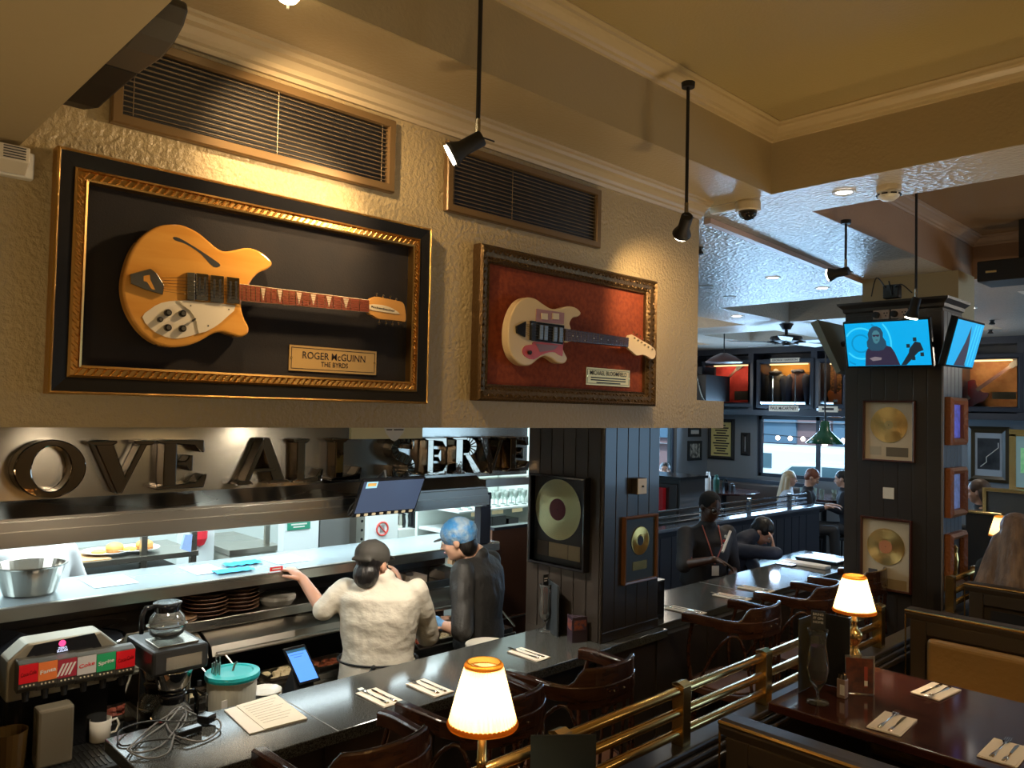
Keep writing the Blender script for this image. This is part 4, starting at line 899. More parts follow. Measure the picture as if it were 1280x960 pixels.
for i in range(3):
    for j in range(25): b.box((-.99+i*.085, .69+j*.0172, .905), (-.92+i*.085, .697+j*.0172, .908))
g = out('drip_grille', b, mat('grille_grey', (.10, .10, .095), .35, .8), t)
# jug, glass bin, cup below the dispenser
tag(out('steel_jug', B().box((-.93, .78, .909), (-.85, .90, 1.12)), mat('clear_jug', (.22, .19, .14), .25, trans=.2), bevel=.01), 'translucent square jug under the dispenser nozzles', 'jug')
tag(out('amber_jug', B().lathe([(.05, 0), (.06, .15), (.058, .15), (.045, .01), (.001, .008)], (-.90, .70, .909), 20), mat('amber', (.10, .055, .015), .25, trans=.3)), 'amber jug at the far left under the dispenser', 'jug')
def mug(x, y, z, rot, label, r=.04, h=.085):
    t = thing('mug', label, 'mug', (x, y, z), rot)
    out('body', B().lathe([(r*.8, 0), (r*.95, .006), (r, h), (r*.92, h), (r*.85, .01), (.001, .008)], (0, 0, 0), 24), CERAM, t, smooth=True, local=True)
    out('handle', B().tube([(0, r*.93, h*.8), (0, r*1.5, h*.85), (0, r*1.75, h*.55), (0, r*1.45, h*.25), (0, r*.9, h*.22)], .005, 8), CERAM, t, smooth=True, local=True)
mug(-.98, 1.03, .909, 0, 'white mug standing on the dispenser drip tray')
mug(-1.03, 1.30, .881, .3, 'white mug beside the coffee machine, mostly in shadow')
tag(out('beer_tap', B().tube([(-.93, .62, .905), (-.93, .62, 1.02), (-.91, .62, 1.05)], .006, 8).cyl((-.93, .62, .905), (-.93, .62, .915), .02, n=12), CHROME), 'small chrome tap at the far left of the drip tray', 'tap')
# --- coffee machine
t = thing('coffee_machine', 'steel and black filter coffee machine behind the bar, beside the teal lidded tub', 'coffee machine', (-.85, 1.3, .88))
cx0, cx1, cy0, cy1 = -1.06, -.72, 1.14, 1.36
zt_ = 1.285
out('base', B().box((cx0, cy0, .881), (cx1, cy1, .935)), mat('machine_dark', (.045, .043, .040), .3, .6), t, bevel=.006)
out('tower', B().box((cx0, cy0+.005, .935), (cx0+.15, cy1-.005, 1.20)), CHROME, t, bevel=.004)
out('head', B().box((cx0, cy0, 1.185), (cx1-.03, cy1, zt_)), mat('machine_black', (.02, .02, .02), .3), t, bevel=.012)
out('warmer_plate', B().box((cx0+.13, cy0+.03, zt_), (cx1-.06, cy1-.03, zt_+.008)), STEEL, t, bevel=.003)
out('name_panel', B().box((cx1-.031, cy0+.05, 1.205), (cx1-.027, cy1-.03, 1.255)), STEEL, t)
out('filter_basket', B().lathe([(.05, 0), (.062, .02), (.075, .08), (.075, .085)], (cx1-.11, 1.25, 1.10), 24), CHROME, t, smooth=True)
out('hot_plate', B().lathe([(.075, 0), (.075, .008)], (cx1-.11, 1.25, .935), 24), BLACK, t)
for k in range(4): out('switch', B().box((cx1-.03, cy1-.045, 1.12-.0*k), (cx1-.022, cy1-.03, 1.14)), BLACK, t) if k == 0 else None
def carafe(x, y, z, label, hy=1):
    t = thing('coffee_pot', label, 'coffee pot', (x, y, z))
    out('glass_bowl', B().lathe([(.045, 0), (.066, .018), (.074, .05), (.066, .085), (.045, .108), (.042, .112), (.040, .108), (.06, .083), (.068, .05), (.06, .02), (.001, .006)], (0, 0, 0), 28), mat('carafe_glass', (.85, .87, .85), .03, trans=.9), t, smooth=True, local=True)
    out('collar', B().lathe([(.045, .104), (.048, .108), (.048, .125), (.056, .14), (.052, .142), (.001, .135)], (0, 0, 0), 24), BLKG, t, smooth=True, local=True)
    out('handle', B().tube([(0, hy*.045, .13), (0, hy*.085, .13), (0, hy*.10, .10), (0, hy*.10, .03)], [.010, .011, .011, .009], 8), BLKG, t, smooth=True, local=True)
    out('band', B().tube([(.076*cos(a), .076*sin(a), .052) for a in [2*pi*k/24 for k in range(24)]], .003, 5, wrap=True), CHROME, t, local=True)
carafe(-.90, 1.245, zt_+.009, 'glass coffee pot standing on top of the coffee machine', -1)
carafe(cx1-.11, 1.25, .945, 'glass coffee pot on the hot plate inside the coffee machine', 1)
b = B()
for k in range(7): b.cyl((-.83+.013*(k % 3), 1.41+.012*(k//3), .93), (-.83+.02*(k % 3), 1.41+.016*(k//3), 1.17+.01*(k % 4)), .003, n=6)
t = thing('steel_canister', 'tall steel canister of long spoons right of the coffee machine', 'canister', (-.82, 1.42, .881))
out('body', B().lathe([(.035, 0), (.035, .17), (.032, .17), (.032, .01), (.001, .008)], (-.82, 1.42, .881), 20), STEEL, t, smooth=True); out('spoons', b, STEEL, t)
# --- tub with teal lid
t = thing('food_tub', 'large white round tub with a turquoise lid behind the bar', 'tub', (-.82, 1.50, .88))
c = (-.80, 1.485, .881)
out('tub', B().lathe([(.085, 0), (.095, .01), (.100, .215), (.106, .218), (.106, .236), (.098, .236), (.09, .01), (.001, .008)], c, 36), mat('tub_white', (.62, .60, .50), .35), t, smooth=False)
ld = out('lid', B().lathe([(.110, .226), (.112, .236), (.110, .248), (.085, .252), (.08, .247), (.001, .250)], c, 36), mat('lid_teal', (.02, .42, .45), .3), t)
out('lid_clip', B().tube([(c[0], c[1], 1.130), (c[0]-.005, c[1]+.012, 1.155), (c[0], c[1]+.02, 1.165)], .004, 6), STEEL, ld)
out('label', B().box((c[0]+.09, c[1]-.085, .99), (c[0]+.093, c[1]-.06, 1.05)), PAPER, t)
stack('saucer', -.93, 1.70, .881, .075, 6, .014, CERAM, lambda k, n: 'white saucer, %s in the small stack right of the turquoise tub' % pos(k, n), 'saucer', 'small stack of saucers by the tub')
# --- tablet on a stand
a, b2 = at(353, 812, 0, -1.0), at(398, 848, 0, -.90)
t = thing('tablet', 'tablet with a blue screen on a tilted stand behind the bar', 'tablet', (-.92, 1.93, .88))
pts = {k: at(x, y, 0, v) for k, (x, y, v) in dict(tl=(355, 812, -.99), tr=(380, 808, -.99), bl=(375, 856, -.93), br=(398, 848, -.93)).items()}
cc = (pts['tl']+pts['tr']+pts['bl']+pts['br'])/4; U_ = ((pts['tr']-pts['tl'])+(pts['br']-pts['bl']))/4; V_ = ((pts['tl']-pts['bl'])+(pts['tr']-pts['br']))/4
N_ = U_.cross(V_).normalized()
out('case', B().obox(cc, U_*1.12, V_*1.08, N_*.006), BLKG, t, bevel=.003)
sc_ = out('display', B().obox(cc+N_*.0065, U_*.95, V_*.92, N_*.0006), emi('tablet_blue', (.10, .32, .95), 1.5), t)
out('display_header', B().obox(cc+N_*.0074+V_*.84, U_*.95, V_*.08, N_*.0003), emi('tablet_dark', (.02, .12, .2), 1), sc_)
for k in range(2): out('display_line', B().obox(cc+N_*.0074+V_*(.62-.14*k)-U_*.1, U_*(.7-.3*k), V_*.014, N_*.0003), emi('tablet_line', (.03, .1, .35), 1), sc_)
out('stand', B().prism([(cc.x-.09, .881), (cc.x+.045, .881), (cc.x+.0, cc.z)], 1, cc.y-.05, cc.y+.05), BLACK, t)
# --- on the bar: papers
t = thing('menu_papers', 'printed cream sheets lying on a cloth at the near end of the bar', 'papers', (-.35, 1.3, BZ))
P_ = [at(x, y, 2, BZ+.002) for x, y in ((280, 888), (345, 869), (384, 899), (312, 918))]
def sheet(name, P4, z, th, m, t): return out(name, B().prism([(p.x, p.y) for p in P4], 2, z, z+th), m, t)
sheet('cloth', P_, BZ+.0005, .004, PAPER, t)
P2 = [P_[0].lerp(P_[1], .22), P_[1], P_[2], P_[3].lerp(P_[2], .25)]
top = sheet('printed_sheet', P2, BZ+.005, .002, mat('paper_cream', (.78, .71, .60), .7), t)
for k in range(9):
    u = .12+.085*k; a, c = P2[0].lerp(P2[3], u), P2[1].lerp(P2[2], u)
    out('text_line', B().tube([a.lerp(c, .1)+Z*.0052, a.lerp(c, .9-.1*(k % 3))+Z*.0052], .0007, 4), mat('ink_grey', (.35, .30, .25), .8), top)
# --- cable tangle
t = thing('cable_tangle', 'tangled grey charging cables with black plugs on the bar end', 'cable', (-.35, 1.05, BZ))
def bp_(x, y, h=.006): p = at(x, y, 2, BZ); return Vector((p.x, p.y, BZ+h))
W1 = [(245, 895), (235, 893), (225, 893), (196, 905), (165, 935), (160, 945), (185, 950), (210, 945), (218, 925), (230, 905), (232, 893), (222, 890), (208, 900), (212, 918), (230, 930), (255, 928), (275, 915), (272, 905), (258, 905)]
W2 = [(246, 900), (236, 906), (215, 908), (190, 903), (165, 910), (148, 922), (152, 934), (185, 930), (215, 930), (225, 930)]
W3 = [(232, 893), (225, 905), (218, 920), (200, 935), (175, 945), (162, 943), (180, 925), (210, 905), (228, 888), (240, 890)]
for k, W in enumerate((W1, W2, W3)): out('cable', B().tube(spline([bp_(x, y, .005+.006*((i*7+k*3) % 3)) for i, (x, y) in enumerate(W)], 5, False), .0032, 6), mat('cable_grey', (.16, .155, .15), .4) if k != 1 else mat('cable_dark', (.03, .03, .03), .4), t, smooth=True)
p = bp_(258, 905); out('plug', B().obox(p+Z*.016, (.022, .012, 0), (-.010, .02, 0), (0, 0, .014)), BLKG, t, bevel=.004)
p = bp_(235, 920); out('adapter', B().obox(p+Z*.012, (.018, .0, 0), (-.004, .045, 0), (0, 0, .010)), BLKG, t, bevel=.004)
# --- place settings
def setting(x, y, z, rot, where, far=False, L=.20, W=.095):
    c, s_ = cos(rot), sin(rot); M = lambda u, v: (x+u*c-v*s_, y+u*s_+v*c)
    b = B()
    for k, (dx, dz) in enumerate(((0, 0), (.004, .002), (-.003, .004))): b.prism([M(-L/2+dx, -W/2+dx), M(L/2+dx, -W/2), M(L/2, W/2+dx), M(-L/2+dx, W/2)], 2, z+dz+.0005, z+dz+.0022)
    tag(out('napkin', b, NAPK), 'folded cream paper napkin ' + where, 'napkin', 'napkins at the place settings')
    zz = z+.0065
    t = thing('fork', 'steel fork on the napkin ' + where, 'fork', (*M(0, -.02), zz), rot, 'forks at the place settings')
    b = B().tube([(L*.42, -.018, zz+.002), (L*.30, -.018, zz+.003), (0, -.018, zz), (-L*.32, -.018, zz+.004), (-L*.42, -.018, zz+.008)], [.0075, .008, .0028, .0028, .010], 8, sq=None)
    for v in b.bm.verts: v.co.z = zz+(v.co.z-zz)*.45+.001
    for v in b.bm.verts: q = M(v.co.x, v.co.y); v.co.x, v.co.y = q
    out('handle', b, CHROME, t, smooth=True)
    for k in range(4):
        v_ = -.018-.009+.006*k; b = B().tube([(*M(-L*.42, v_), zz+.005), (*M(-L*.52, v_), zz+.0045), (*M(-L*.62, v_), zz+.007)], .0013, 5); out('tine', b, CHROME, t)
    t = thing('knife', 'steel table knife on the napkin ' + where, 'knife', (*M(0, .02), zz), rot, 'knives at the place settings')
    b = B().tube([(L*.44, .018, zz), (L*.3, .018, zz), (L*.02, .018, zz)], [.007, .0075, .004], 8)
    for v in b.bm.verts: v.co.z = zz+(v.co.z-zz)*.5+.001
    for v in b.bm.verts: q = M(v.co.x, v.co.y); v.co.x, v.co.y = q
    out('handle', b, CHROME, t, smooth=True)
    out('blade', B().prism([M(L*.02, .014), M(-L*.38, .011), M(-L*.46, .016), M(-L*.46, .022), M(L*.02, .022)], 2, zz+.001, zz+.0022), CHROME, t)
def setpx(px, py, where, rot=0.0, **k): p = at(px, py, 2, BZ); setting(p.x, p.y, BZ, rot, where, **k)
setpx(475, 873, 'nearest the printed papers on the bar', .0, L=.19)
setpx(537, 861, 'on the bar beside the near table lamp', .0, L=.19)
setpx(661, 819, 'on the bar in front of the standing glass', .0, L=.19)
setpx(857, 764, 'on the bar just right of the pillar', .05, L=.22, W=.10)
setpx(915, 747, 'in the middle of the far bar section', .05, L=.22, W=.10)
setpx(945, 737, 'on the bar nearest the seated worker', .05, L=.22, W=.10)
# --- tulip glass, menus and card block by the pillar
def tulip(x, y, z, label, m, s=1.0, card=None):
    t = thing('cocktail_glass', label, 'glass', (x, y, z))
    P = [(.036, 0), (.036, .003), (.006, .010), (.005, .035), (.010, .045), (.028, .075), (.036, .115), (.033, .150), (.026, .19), (.027, .215), (.034, .245), (.0325, .245), (.0255, .215), (.0245, .19), (.031, .15), (.034, .115), (.026, .078), (.004, .050)]
    out('bowl_and_stem', B().lathe([(r*s, h*s) for r, h in P], (0, 0, 0), 28), m, t, smooth=True, local=True)
    return t
CG = mat('cocktail_glass', (.92, .92, .90), .03, trans=.95, ior=1.3)
p = at(681, 789, 2, BZ); g = tulip(p.x, p.y, BZ+.0005, 'tall stemmed glass holding a red card beside the pillar', CG)
out('insert', B().box((p.x-.002, p.y-.016, BZ+.09), (p.x+.002, p.y+.016, BZ+.22)), mat('insert_red', (.50, .06, .02), .5), g)
out('card', B().box((p.x-.002, p.y-.019, BZ+.235), (p.x+.001, p.y+.019, BZ+.295)), BLACK, g)
for k in range(2): out('card_print', B().box((p.x+.0012, p.y-.014, BZ+.272-.012*k), (p.x+.0016, p.y+.012-.004*k, BZ+.278-.012*k)), WHITE, g)
p = at(716, 795, 2, BZ)
t = thing('menu_stand', 'black menu holder with a pale menu card against the pillar', 'menu', (p.x-.1, p.y, BZ))
out('side_board', B().box((p.x-.20, p.y-.045, BZ), (p.x-.02, p.y-.035, BZ+.26), rot=Matrix.Rotation(-.5, 3, 'Z')), mat('menu_blue_black', (.035, .045, .055), .4), t)
out('back_board', B().box((p.x-.17, p.y+.02, BZ), (p.x-.02, p.y+.03, BZ+.24)), BLACK, t)
out('card', B().box((p.x-.15, p.y+.012, BZ+.10), (p.x-.05, p.y+.018, BZ+.22)), mat('card_tan', (.48, .34, .22), .6), t)
out('card_corner', B().prism([(p.x-.12, BZ+.215), (p.x-.055, BZ+.215), (p.x-.055, BZ+.11)], 1, p.y+.009, p.y+.012), PAPER, t)
p = at(716, 800, 2, BZ)
t = thing('card_holder', 'three sided card holder with a dark picture beside the pillar', 'card holder', (p.x, p.y, BZ))
c0 = Vector((p.x+.02, p.y, BZ))
out('block', B().prism([(c0.x-.055, c0.y-.005), (c0.x+.015, c0.y-.045), (c0.x+.045, c0.y+.035)], 2, BZ, BZ+.125), mat('holder_dark', (.05, .035, .05), .25), t)
out('picture', B().obox((c0.x-.0185, c0.y-.0265, BZ+.085), (.028, -.016, 0), (0, 0, .025), (-.0005, -.0008, 0)), mat('picture_warm', (.28, .08, .04), .4, var=(60, (.05, .04, .08))), t)
out('picture', B().obox((c0.x+.0315, c0.y-.0045, BZ+.085), (.012, .032, 0), (0, 0, .025), (.0008, -.0003, 0)), MATS['picture_warm'], t)
out('qr_patch', B().obox((c0.x+.0325, c0.y+.01, BZ+.035), (.003, .008, 0), (0, 0, .009), (.0008, -.0003, 0)), PAPER, t)
# --- panelled bar pillar
PY0, PY1, PXL, PXR = 3.075, 3.555, -.645, -.12
t = thing('bar_pillar', 'square dark panelled pillar rising from the bar, two framed discs on it', 'pillar', ((PXL+PXR)/2, (PY0+PY1)/2, 0))
out('core', B().box((PXL, PY0, 0), (PXR, PY1, 2.30)), PANEL, t)
for k in range(6): out('board', B().box((PXL+.01+k*.085, PY0-.006, BZ), (PXL+.09+k*.085, PY0, 2.30)), PANEL, t, bevel=.002)
for k in range(5): out('board', B().box((PXR, PY0+.01+k*.094, BZ+.05), (PXR+.006, PY0+.10+k*.094, 2.30)), PANEL, t, bevel=.002)
out('base_moulding', B().box((PXR, PY0, BZ), (PXR+.012, PY1, BZ+.05)), PANEL, t, bevel=.003)
out('corner_bead', B().cyl((PXR+.004, PY0-.004, BZ), (PXR+.004, PY0-.004, 2.3), .008, n=8), PANEL, t)
def record_frame(o, U, V, w, h, label, discm, labelm, cx, cy, r, mount, framem, plates, depth=.03, fw=.012, name='framed_record', rl=.33, glass=False):
    """o = lower corner on the wall, normal = U x V"""
    U, V, o = Vector(U), Vector(V), Vector(o); N = U.cross(V)
    t = thing(name, label, 'framed record', o+U*w/2)
    out('frame', B().frame(o, U, V, w, h, [(0, .001, 0), (0, depth, 0), (fw*.3, depth+.003, 0), (fw, depth, 0), (fw, .006, 0)]), framem, t)
    out('mount', B().obox(o+U*w/2+V*h/2+N*.006, U*(w/2-fw*.9), V*(h/2-fw*.9), N*.003), mount, t)
    c = o+U*w*cx+V*h*cy+N*.010
    prof = [(r, 0), (r, .003)]
    for k in range(9): rr = r*(.96-k*.065); prof += [(rr, .003), (rr-.001, .0024)]
    prof.append((.002, .003))
    d = out('disc', B().lathe(prof, c, 40, axis=N), discm, t)
    out('centre_label', B().lathe([(r*rl, 0), (r*rl, .0006)], c+N*.0034, 28, axis=N), labelm, d)
    out('spindle_hole', B().cyl(c+N*.004, c+N*.0045, .003, n=8), BLACK, d)
    for (a, bb, ww, hh, m) in plates: out('mount_plate', B().obox(o+U*w*a+V*h*bb+N*.0105, U*w*ww/2, V*h*hh/2, N*.001), m, t)
    if glass: out('glazing', B().obox(o+U*w/2+V*h/2+N*(depth-.006), U*(w/2-fw), V*(h/2-fw), N*.001), mat('frame_glass', (1, 1, 1), .02, trans=1, ior=1.05, spec=.5), t)
    return t
def onY(px, py, v): return at(px, py, 1, v)
a, c = onY(666, 700, PY0-.006), onY(738, 598, PY0-.006); zl = onY(702, 708, PY0-.006).z; zh_ = onY(702, 594, PY0-.006).z
PLT = mat('plate_gilt', (.45, .34, .18), .4, .4)
record_frame((a.x+.004, PY0-.006, zl), X, Z, min(c.x-a.x, .42), zh_-zl, 'pale gold record with a red label in a deep black frame on the bar pillar', radial(mat('pale_gold_disc', (.80, .76, .40), .22, .6), 'Y', .6), mat('label_crimson', (.42, .04, .05), .45), .46, .62, (zh_-zl)*.335, mat('mount_charcoal', (.035, .030, .028), .5), BLKG,
    [(.20, .17, .20, .16, mat('plate_photo', (.16, .11, .08), .5)), (.48, .17, .34, .16, PLT), (.76, .17, .20, .16, PLT)], depth=.045, glass=True, rl=.36)
a, c = at(776, 730, 0, PXR+.006), at(819, 643, 0, PXR+.006); zl = at(797, 727, 0, PXR+.006).z; zh_ = at(797, 644, 0, PXR+.006).z
record_frame((PXR+.006, a.y, zl), Y, Z, PY1-.015-a.y if PY1-.015-a.y < c.y-a.y else c.y-a.y, zh_-zl, 'small gold record in a brown wooden frame on the right face of the bar pillar', radial(mat('bronze_disc', (.60, .40, .13), .2, 1.0), 'X'), BLACK, .5, .62, .075, mat('mount_green_black', (.022, .026, .022), .5), WOODB,
    [(.5, .25, .42, .13, BRASS)], depth=.022, fw=.014)
p = at(795, 607, 0, PXR+.006)
t = thing('wall_switch', 'square brass light switch on a dark box on the bar pillar', 'switch', (PXR+.03, p.y, p.z-.03))
out('back_box', B().box((PXR+.006, p.y-.04, p.z-.042), (PXR+.045, p.y+.04, p.z+.042)), PANEL, t, bevel=.002)
out('plate', B().box((PXR+.045, p.y-.038, p.z-.040), (PXR+.048, p.y+.038, p.z+.040)), IVORY, t, bevel=.001); out('knob', B().cyl((PXR+.048, p.y, p.z), (PXR+.056, p.y, p.z), .005, n=10), BLACK, t)
# small dark box right of the pillar on the bar
p = at(826, 783, 2, BZ); t = thing('menu_box', 'upright black menu box on the bar right of the pillar', 'box', (-.28, 3.70, BZ))
out('box', B().box((-.34, 3.64, BZ), (-.20, 3.74, BZ+.21)), BLKG, t, bevel=.003); out('lid', B().box((-.342, 3.638, BZ+.21), (-.198, 3.742, BZ+.216)), mat('lid_grey', (.12, .13, .14), .3), t)
# --- captain's bar chairs
def make_chair(label):
    t = thing('bar_chair', label, 'chair', (0, 0, 0), 0, 'wooden bar chairs along the counter')
    R_, ZA = .225, 1.20
    # back and arm rail : a U swept from one arm tip round to the other
    path = [(-.17, -R_, ZA-.005), (-.10, -R_-.005, ZA), (0, -R_, ZA), (.09, -R_+.01, ZA), (.155, -.165, ZA), (.195, -.09, ZA), (.205, 0, ZA), (.195, .09, ZA), (.155, .165, ZA), (.09, R_-.01, ZA), (0, R_, ZA), (-.10, R_+.005, ZA), (-.17, R_, ZA-.005)]
    sm = spline([Vector(p) for p in path], 4, False)
    def rail(pts, lo, hi, th):
        b = B(); rings = []
        for i, p in enumerate(pts):
            d = (pts[min(i+1, len(pts)-1)]-pts[max(i-1, 0)]).normalized(); n = Vector((d.y, -d.x, 0)); l_, h_, w_ = lo(i/(len(pts)-1)), hi(i/(len(pts)-1)), th(i/(len(pts)-1))
            rings.append([p+n*w_+Z*l_, p+n*w_+Z*(h_-.006), p+n*w_*.6+Z*h_, p-n*w_*.6+Z*h_, p-n*w_+Z*(h_-.006), p-n*w_+Z*l_])
        return b.loops(rings)
    out('arm_rail', rail(sm, lambda u: -.045 if .2 < u < .8 else -.035, lambda u: .012, lambda u: .016+.016*max(0, abs(u-.5)*2-.55)), WOODR, t, local=True, bevel=.002)
    i0, i1 = int(len(sm)*.30), int(len(sm)*.70)+1
    bk = sm[i0:i1]
    def hi(u):
        s_ = min(1, max(0, (min(u, 1-u))/.16)); return .012+.065*(3*s_*s_-2*s_**3)
    out('backrest', rail([p+Vector((.003, 0, 0)) for p in bk], lambda u: -.075, hi, lambda u: .010), WOODR, t, local=True, bevel=.002)
    for k in range(5):
        y = -.13+.065*k; x = .205-.35*y*y*3
        out('spindle', B().tube([(x-.02, y, .83), (x, y, ZA-.06)], .007, 6), WOODR, t, local=True)
    for s_ in (-1, 1):
        out('arm_support', B().tube(spline([Vector((-.14, s_*.19, .82)), Vector((-.155, s_*.205, 1.0)), Vector((-.12, s_*.22, ZA-.03))], 4, False), .010, 8), WOODR, t, local=True)
        out('bentwood_brace', B().tube(spline([Vector((-.10, s_*.205, .84)), Vector((.05, s_*.235, 1.08)), Vector((.14, s_*.19, 1.12)), Vector((.185, s_*.14, .84))], 5, False), .008, 6), WOODR, t, local=True, smooth=True)
        out('screw_cap', B().sph((.11, s_*.213, ZA-.03), .006, 6), CHROME, t, local=True)
    for q in range(2): out('screw_cap', B().sph((.222, -.03+.06*q, ZA-.02), .005, 6), CHROME, t, local=True)
    st = [(-.20, -.17), (-.20, .17), (-.12, .215), (.06, .21), (.15, .15), (.18, 0), (.15, -.15), (.06, -.21), (-.12, -.215)]
    out('seat', B().prism(smooth2(st, 3), 2, .80, .835), WOODR, t, local=True, bevel=.006)
    out('seat_pad', B().prism([(x*.86, y*.86) for x, y in smooth2(st, 3)], 2, .835, .842), mat('seat_brown', (.11, .045, .018), .35), t, local=True, bevel=.003)
    for sx in (-1, 1):
        for s_ in (-1, 1): out('leg', B().tube([(sx*.14, s_*.15, .80), (sx*.19, s_*.20, 0)], [.018, .014], 8), WOODR, t, local=True)
    out('foot_ring', B().tube([(.175, .185, .28), (-.175, .185, .28), (-.175, -.185, .28), (.175, -.185, .28)], .010, 6, wrap=True), BRASS, t, local=True)
    return t
ch = make_chair('wooden bar chair with curved arms, nearest the camera beside the printed papers')
ch.location = (.30, 1.37, 0)
for y, l in ((1.92, 'wooden bar chair partly hidden behind the near table lamp'), (2.45, 'wooden bar chair standing before the bar pillar and glass'), (3.80, 'wooden bar chair with its brown seat in view, right of the pillar'), (4.55, 'wooden bar chair in the far bar section, between two others'), (5.25, 'wooden bar chair farthest along the bar, behind the lit table lamp')):
    dup(ch, (.27 if y < 3 else .21, y, 0), 0, l)
# ================================================================ BOOTHS
TZ = 1.15
RXL = .83
t = thing('booth_divider', 'low dark panelled divider wall under the brass rail beside the booths', 'divider', (.83, 3, 0))
out('panel', B().box((.77, .6, 0), (.87, 4.72, 1.02)), PANEL, t)
b = B(); 
for k, (w, z0_, z1_) in enumerate(((.075, 1.02, 1.05), (.062, 1.05, 1.075), (.048, 1.075, 1.10))): b.box((RXL-w, .6, z0_), (RXL+w, 4.72, z1_))
out('stepped_ledge', b, PANEL, t, bevel=.008)
t2 = thing('booth_divider', 'low dark divider under the brass rail beyond the record pillar', 'divider', (.83, 6.2, 0))
out('panel', B().box((.78, 4.74, 0), (.87, 7.0, 1.02)), PANEL, t2); out('stepped_ledge', B().box((RXL-.06, 4.74, 1.02), (RXL+.07, 7.0, 1.06)).box((RXL-.045, 4.74, 1.06), (RXL+.05, 7.0, 1.10)), PANEL, t2, bevel=.008)
def brass_rail(posts, ys, ye, label):
    t = thing('brass_rail', label, 'rail', (RXL, (ys+ye)/2, 1.10))
    for y in posts:
        p = out('post', B().box((RXL-.024, y-.024, 1.10), (RXL+.024, y+.024, 1.305)), BRASS, t, bevel=.002)
        out('post_cap', B().prism([(RXL-.026, 1.305), (RXL+.026, 1.305), (RXL+.022, 1.311), (RXL, 1.318), (RXL-.022, 1.311)], 1, y-.025, y+.025), BRASS, p)
    for z, r in ((1.287, .0165), (1.213, .0165), (1.142, .0165)): out('tube', B().cyl((RXL, ys, z), (RXL, ye, z), r, n=20), BRASS, t, smooth=True)
brass_rail([.95, 1.74, 2.37, 2.95, 4.12], .6, 4.14, 'polished brass rail of three tubes along the near booths')
brass_rail([5.22, 5.70, 6.6], 5.20, 6.6, 'short brass rail right of the record pillar beside the long haired person')
WB_ = mat('booth_wood', (.050, .036, .024), .42, spec=.3)
def booth(x0, x1, y, zt, label, inset, leather, low=.0, seat=True):
    t = thing('booth_bench', label, 'bench', ((x0+x1)/2, y, 0))
    out('back_frame', B().box((x0, y, 0), (x1, y+.06, zt-.04)), WB_, t)
    out('top_rail', B().prism([(y-.02, zt-.045), (y-.028, zt-.02), (y-.02, zt-.004), (y+.0, zt), (y+.055, zt), (y+.075, zt-.008), (y+.08, zt-.025), (y+.07, zt-.045)], 0, x0-.02, x1), WB_, t, smooth=False)
    out('brass_trim', B().tube([(x0-.022, y-.022, zt-.008), (x1, y-.022, zt-.008)], .0065, 8), BRASS, t)
    out('brass_end_trim', B().tube([(x0-.020, y-.02, zt-.01), (x0-.020, y-.02, .5)], .004, 6), BRASS, t)
    out('stile_moulding', B().box((x0+.0, y-.018, .3), (x0+.075, y, zt-.045)), WB_, t, bevel=.006)
    out('rail_moulding', B().box((x0+.075, y-.018, zt-.115), (x1, y, zt-.045)), WB_, t, bevel=.006)
    if leather:
        b = B(); out('back_cushion', B().box((x0+.085, y-.055, .70), (x1-.02, y, zt-.12)), LEATH, t, bevel=.028, seg=4)
        if seat: out('seat_cushion', B().box((x0-.02, y-.52, .72), (x1-.02, y-.03, .86)), LEATH, t, bevel=.04, seg=4); out('plinth', B().box((x0, y-.48, 0), (x1-.02, y-.0, .72)), WB_, t)
    else:
        out('dark_panel', B().box((x0+.11, y-.008, .3), (x1-.05, y+.0, zt-.14)), BLACK, t)
    return t
booth(1.085, 2.05, 2.25, 1.29, 'near booth bench with tan leather back, at the bottom edge', 0, True, seat=False)
booth(.95, 2.2, 4.22, 1.30, 'tan leather booth bench behind the laid table', 0, True)
booth(.96, 2.2, 5.12, 1.31, 'dark backed booth bench with brass trim before the long haired person', 0, False)
# raised platform
b = B().box((.77, -3, .001), (6.0, 8, .40)); struct('floor_platform', b, mat('dark_floor_boards', (0.045, 0.026, 0.016), 0.3))
def table(x0, x1, y0, y1, label, z=TZ):
    t = thing('booth_table', label, 'table', ((x0+x1)/2, (y0+y1)/2, .4))
    out('tabletop', B().box((x0, y0, z-.035), (x1, y1, z)), WOODT, t, bevel=.006)
    out('pedestal', B().cyl(((x0+x1)/2, (y0+y1)/2, .42), ((x0+x1)/2, (y0+y1)/2, z-.035), .04, n=14), BLACK, t)
    out('foot', B().lathe([(.25, .40), (.24, .42), (.05, .44)], ((x0+x1)/2, (y0+y1)/2, 0), 24), BLACK, t)
    return t
table(.90, 2.0, 2.85, 3.62, 'glossy dark red booth table laid with three napkins')
table(.89, 2.0, 1.00, 1.86, 'nearest booth table under the near lamp, mostly out of frame')
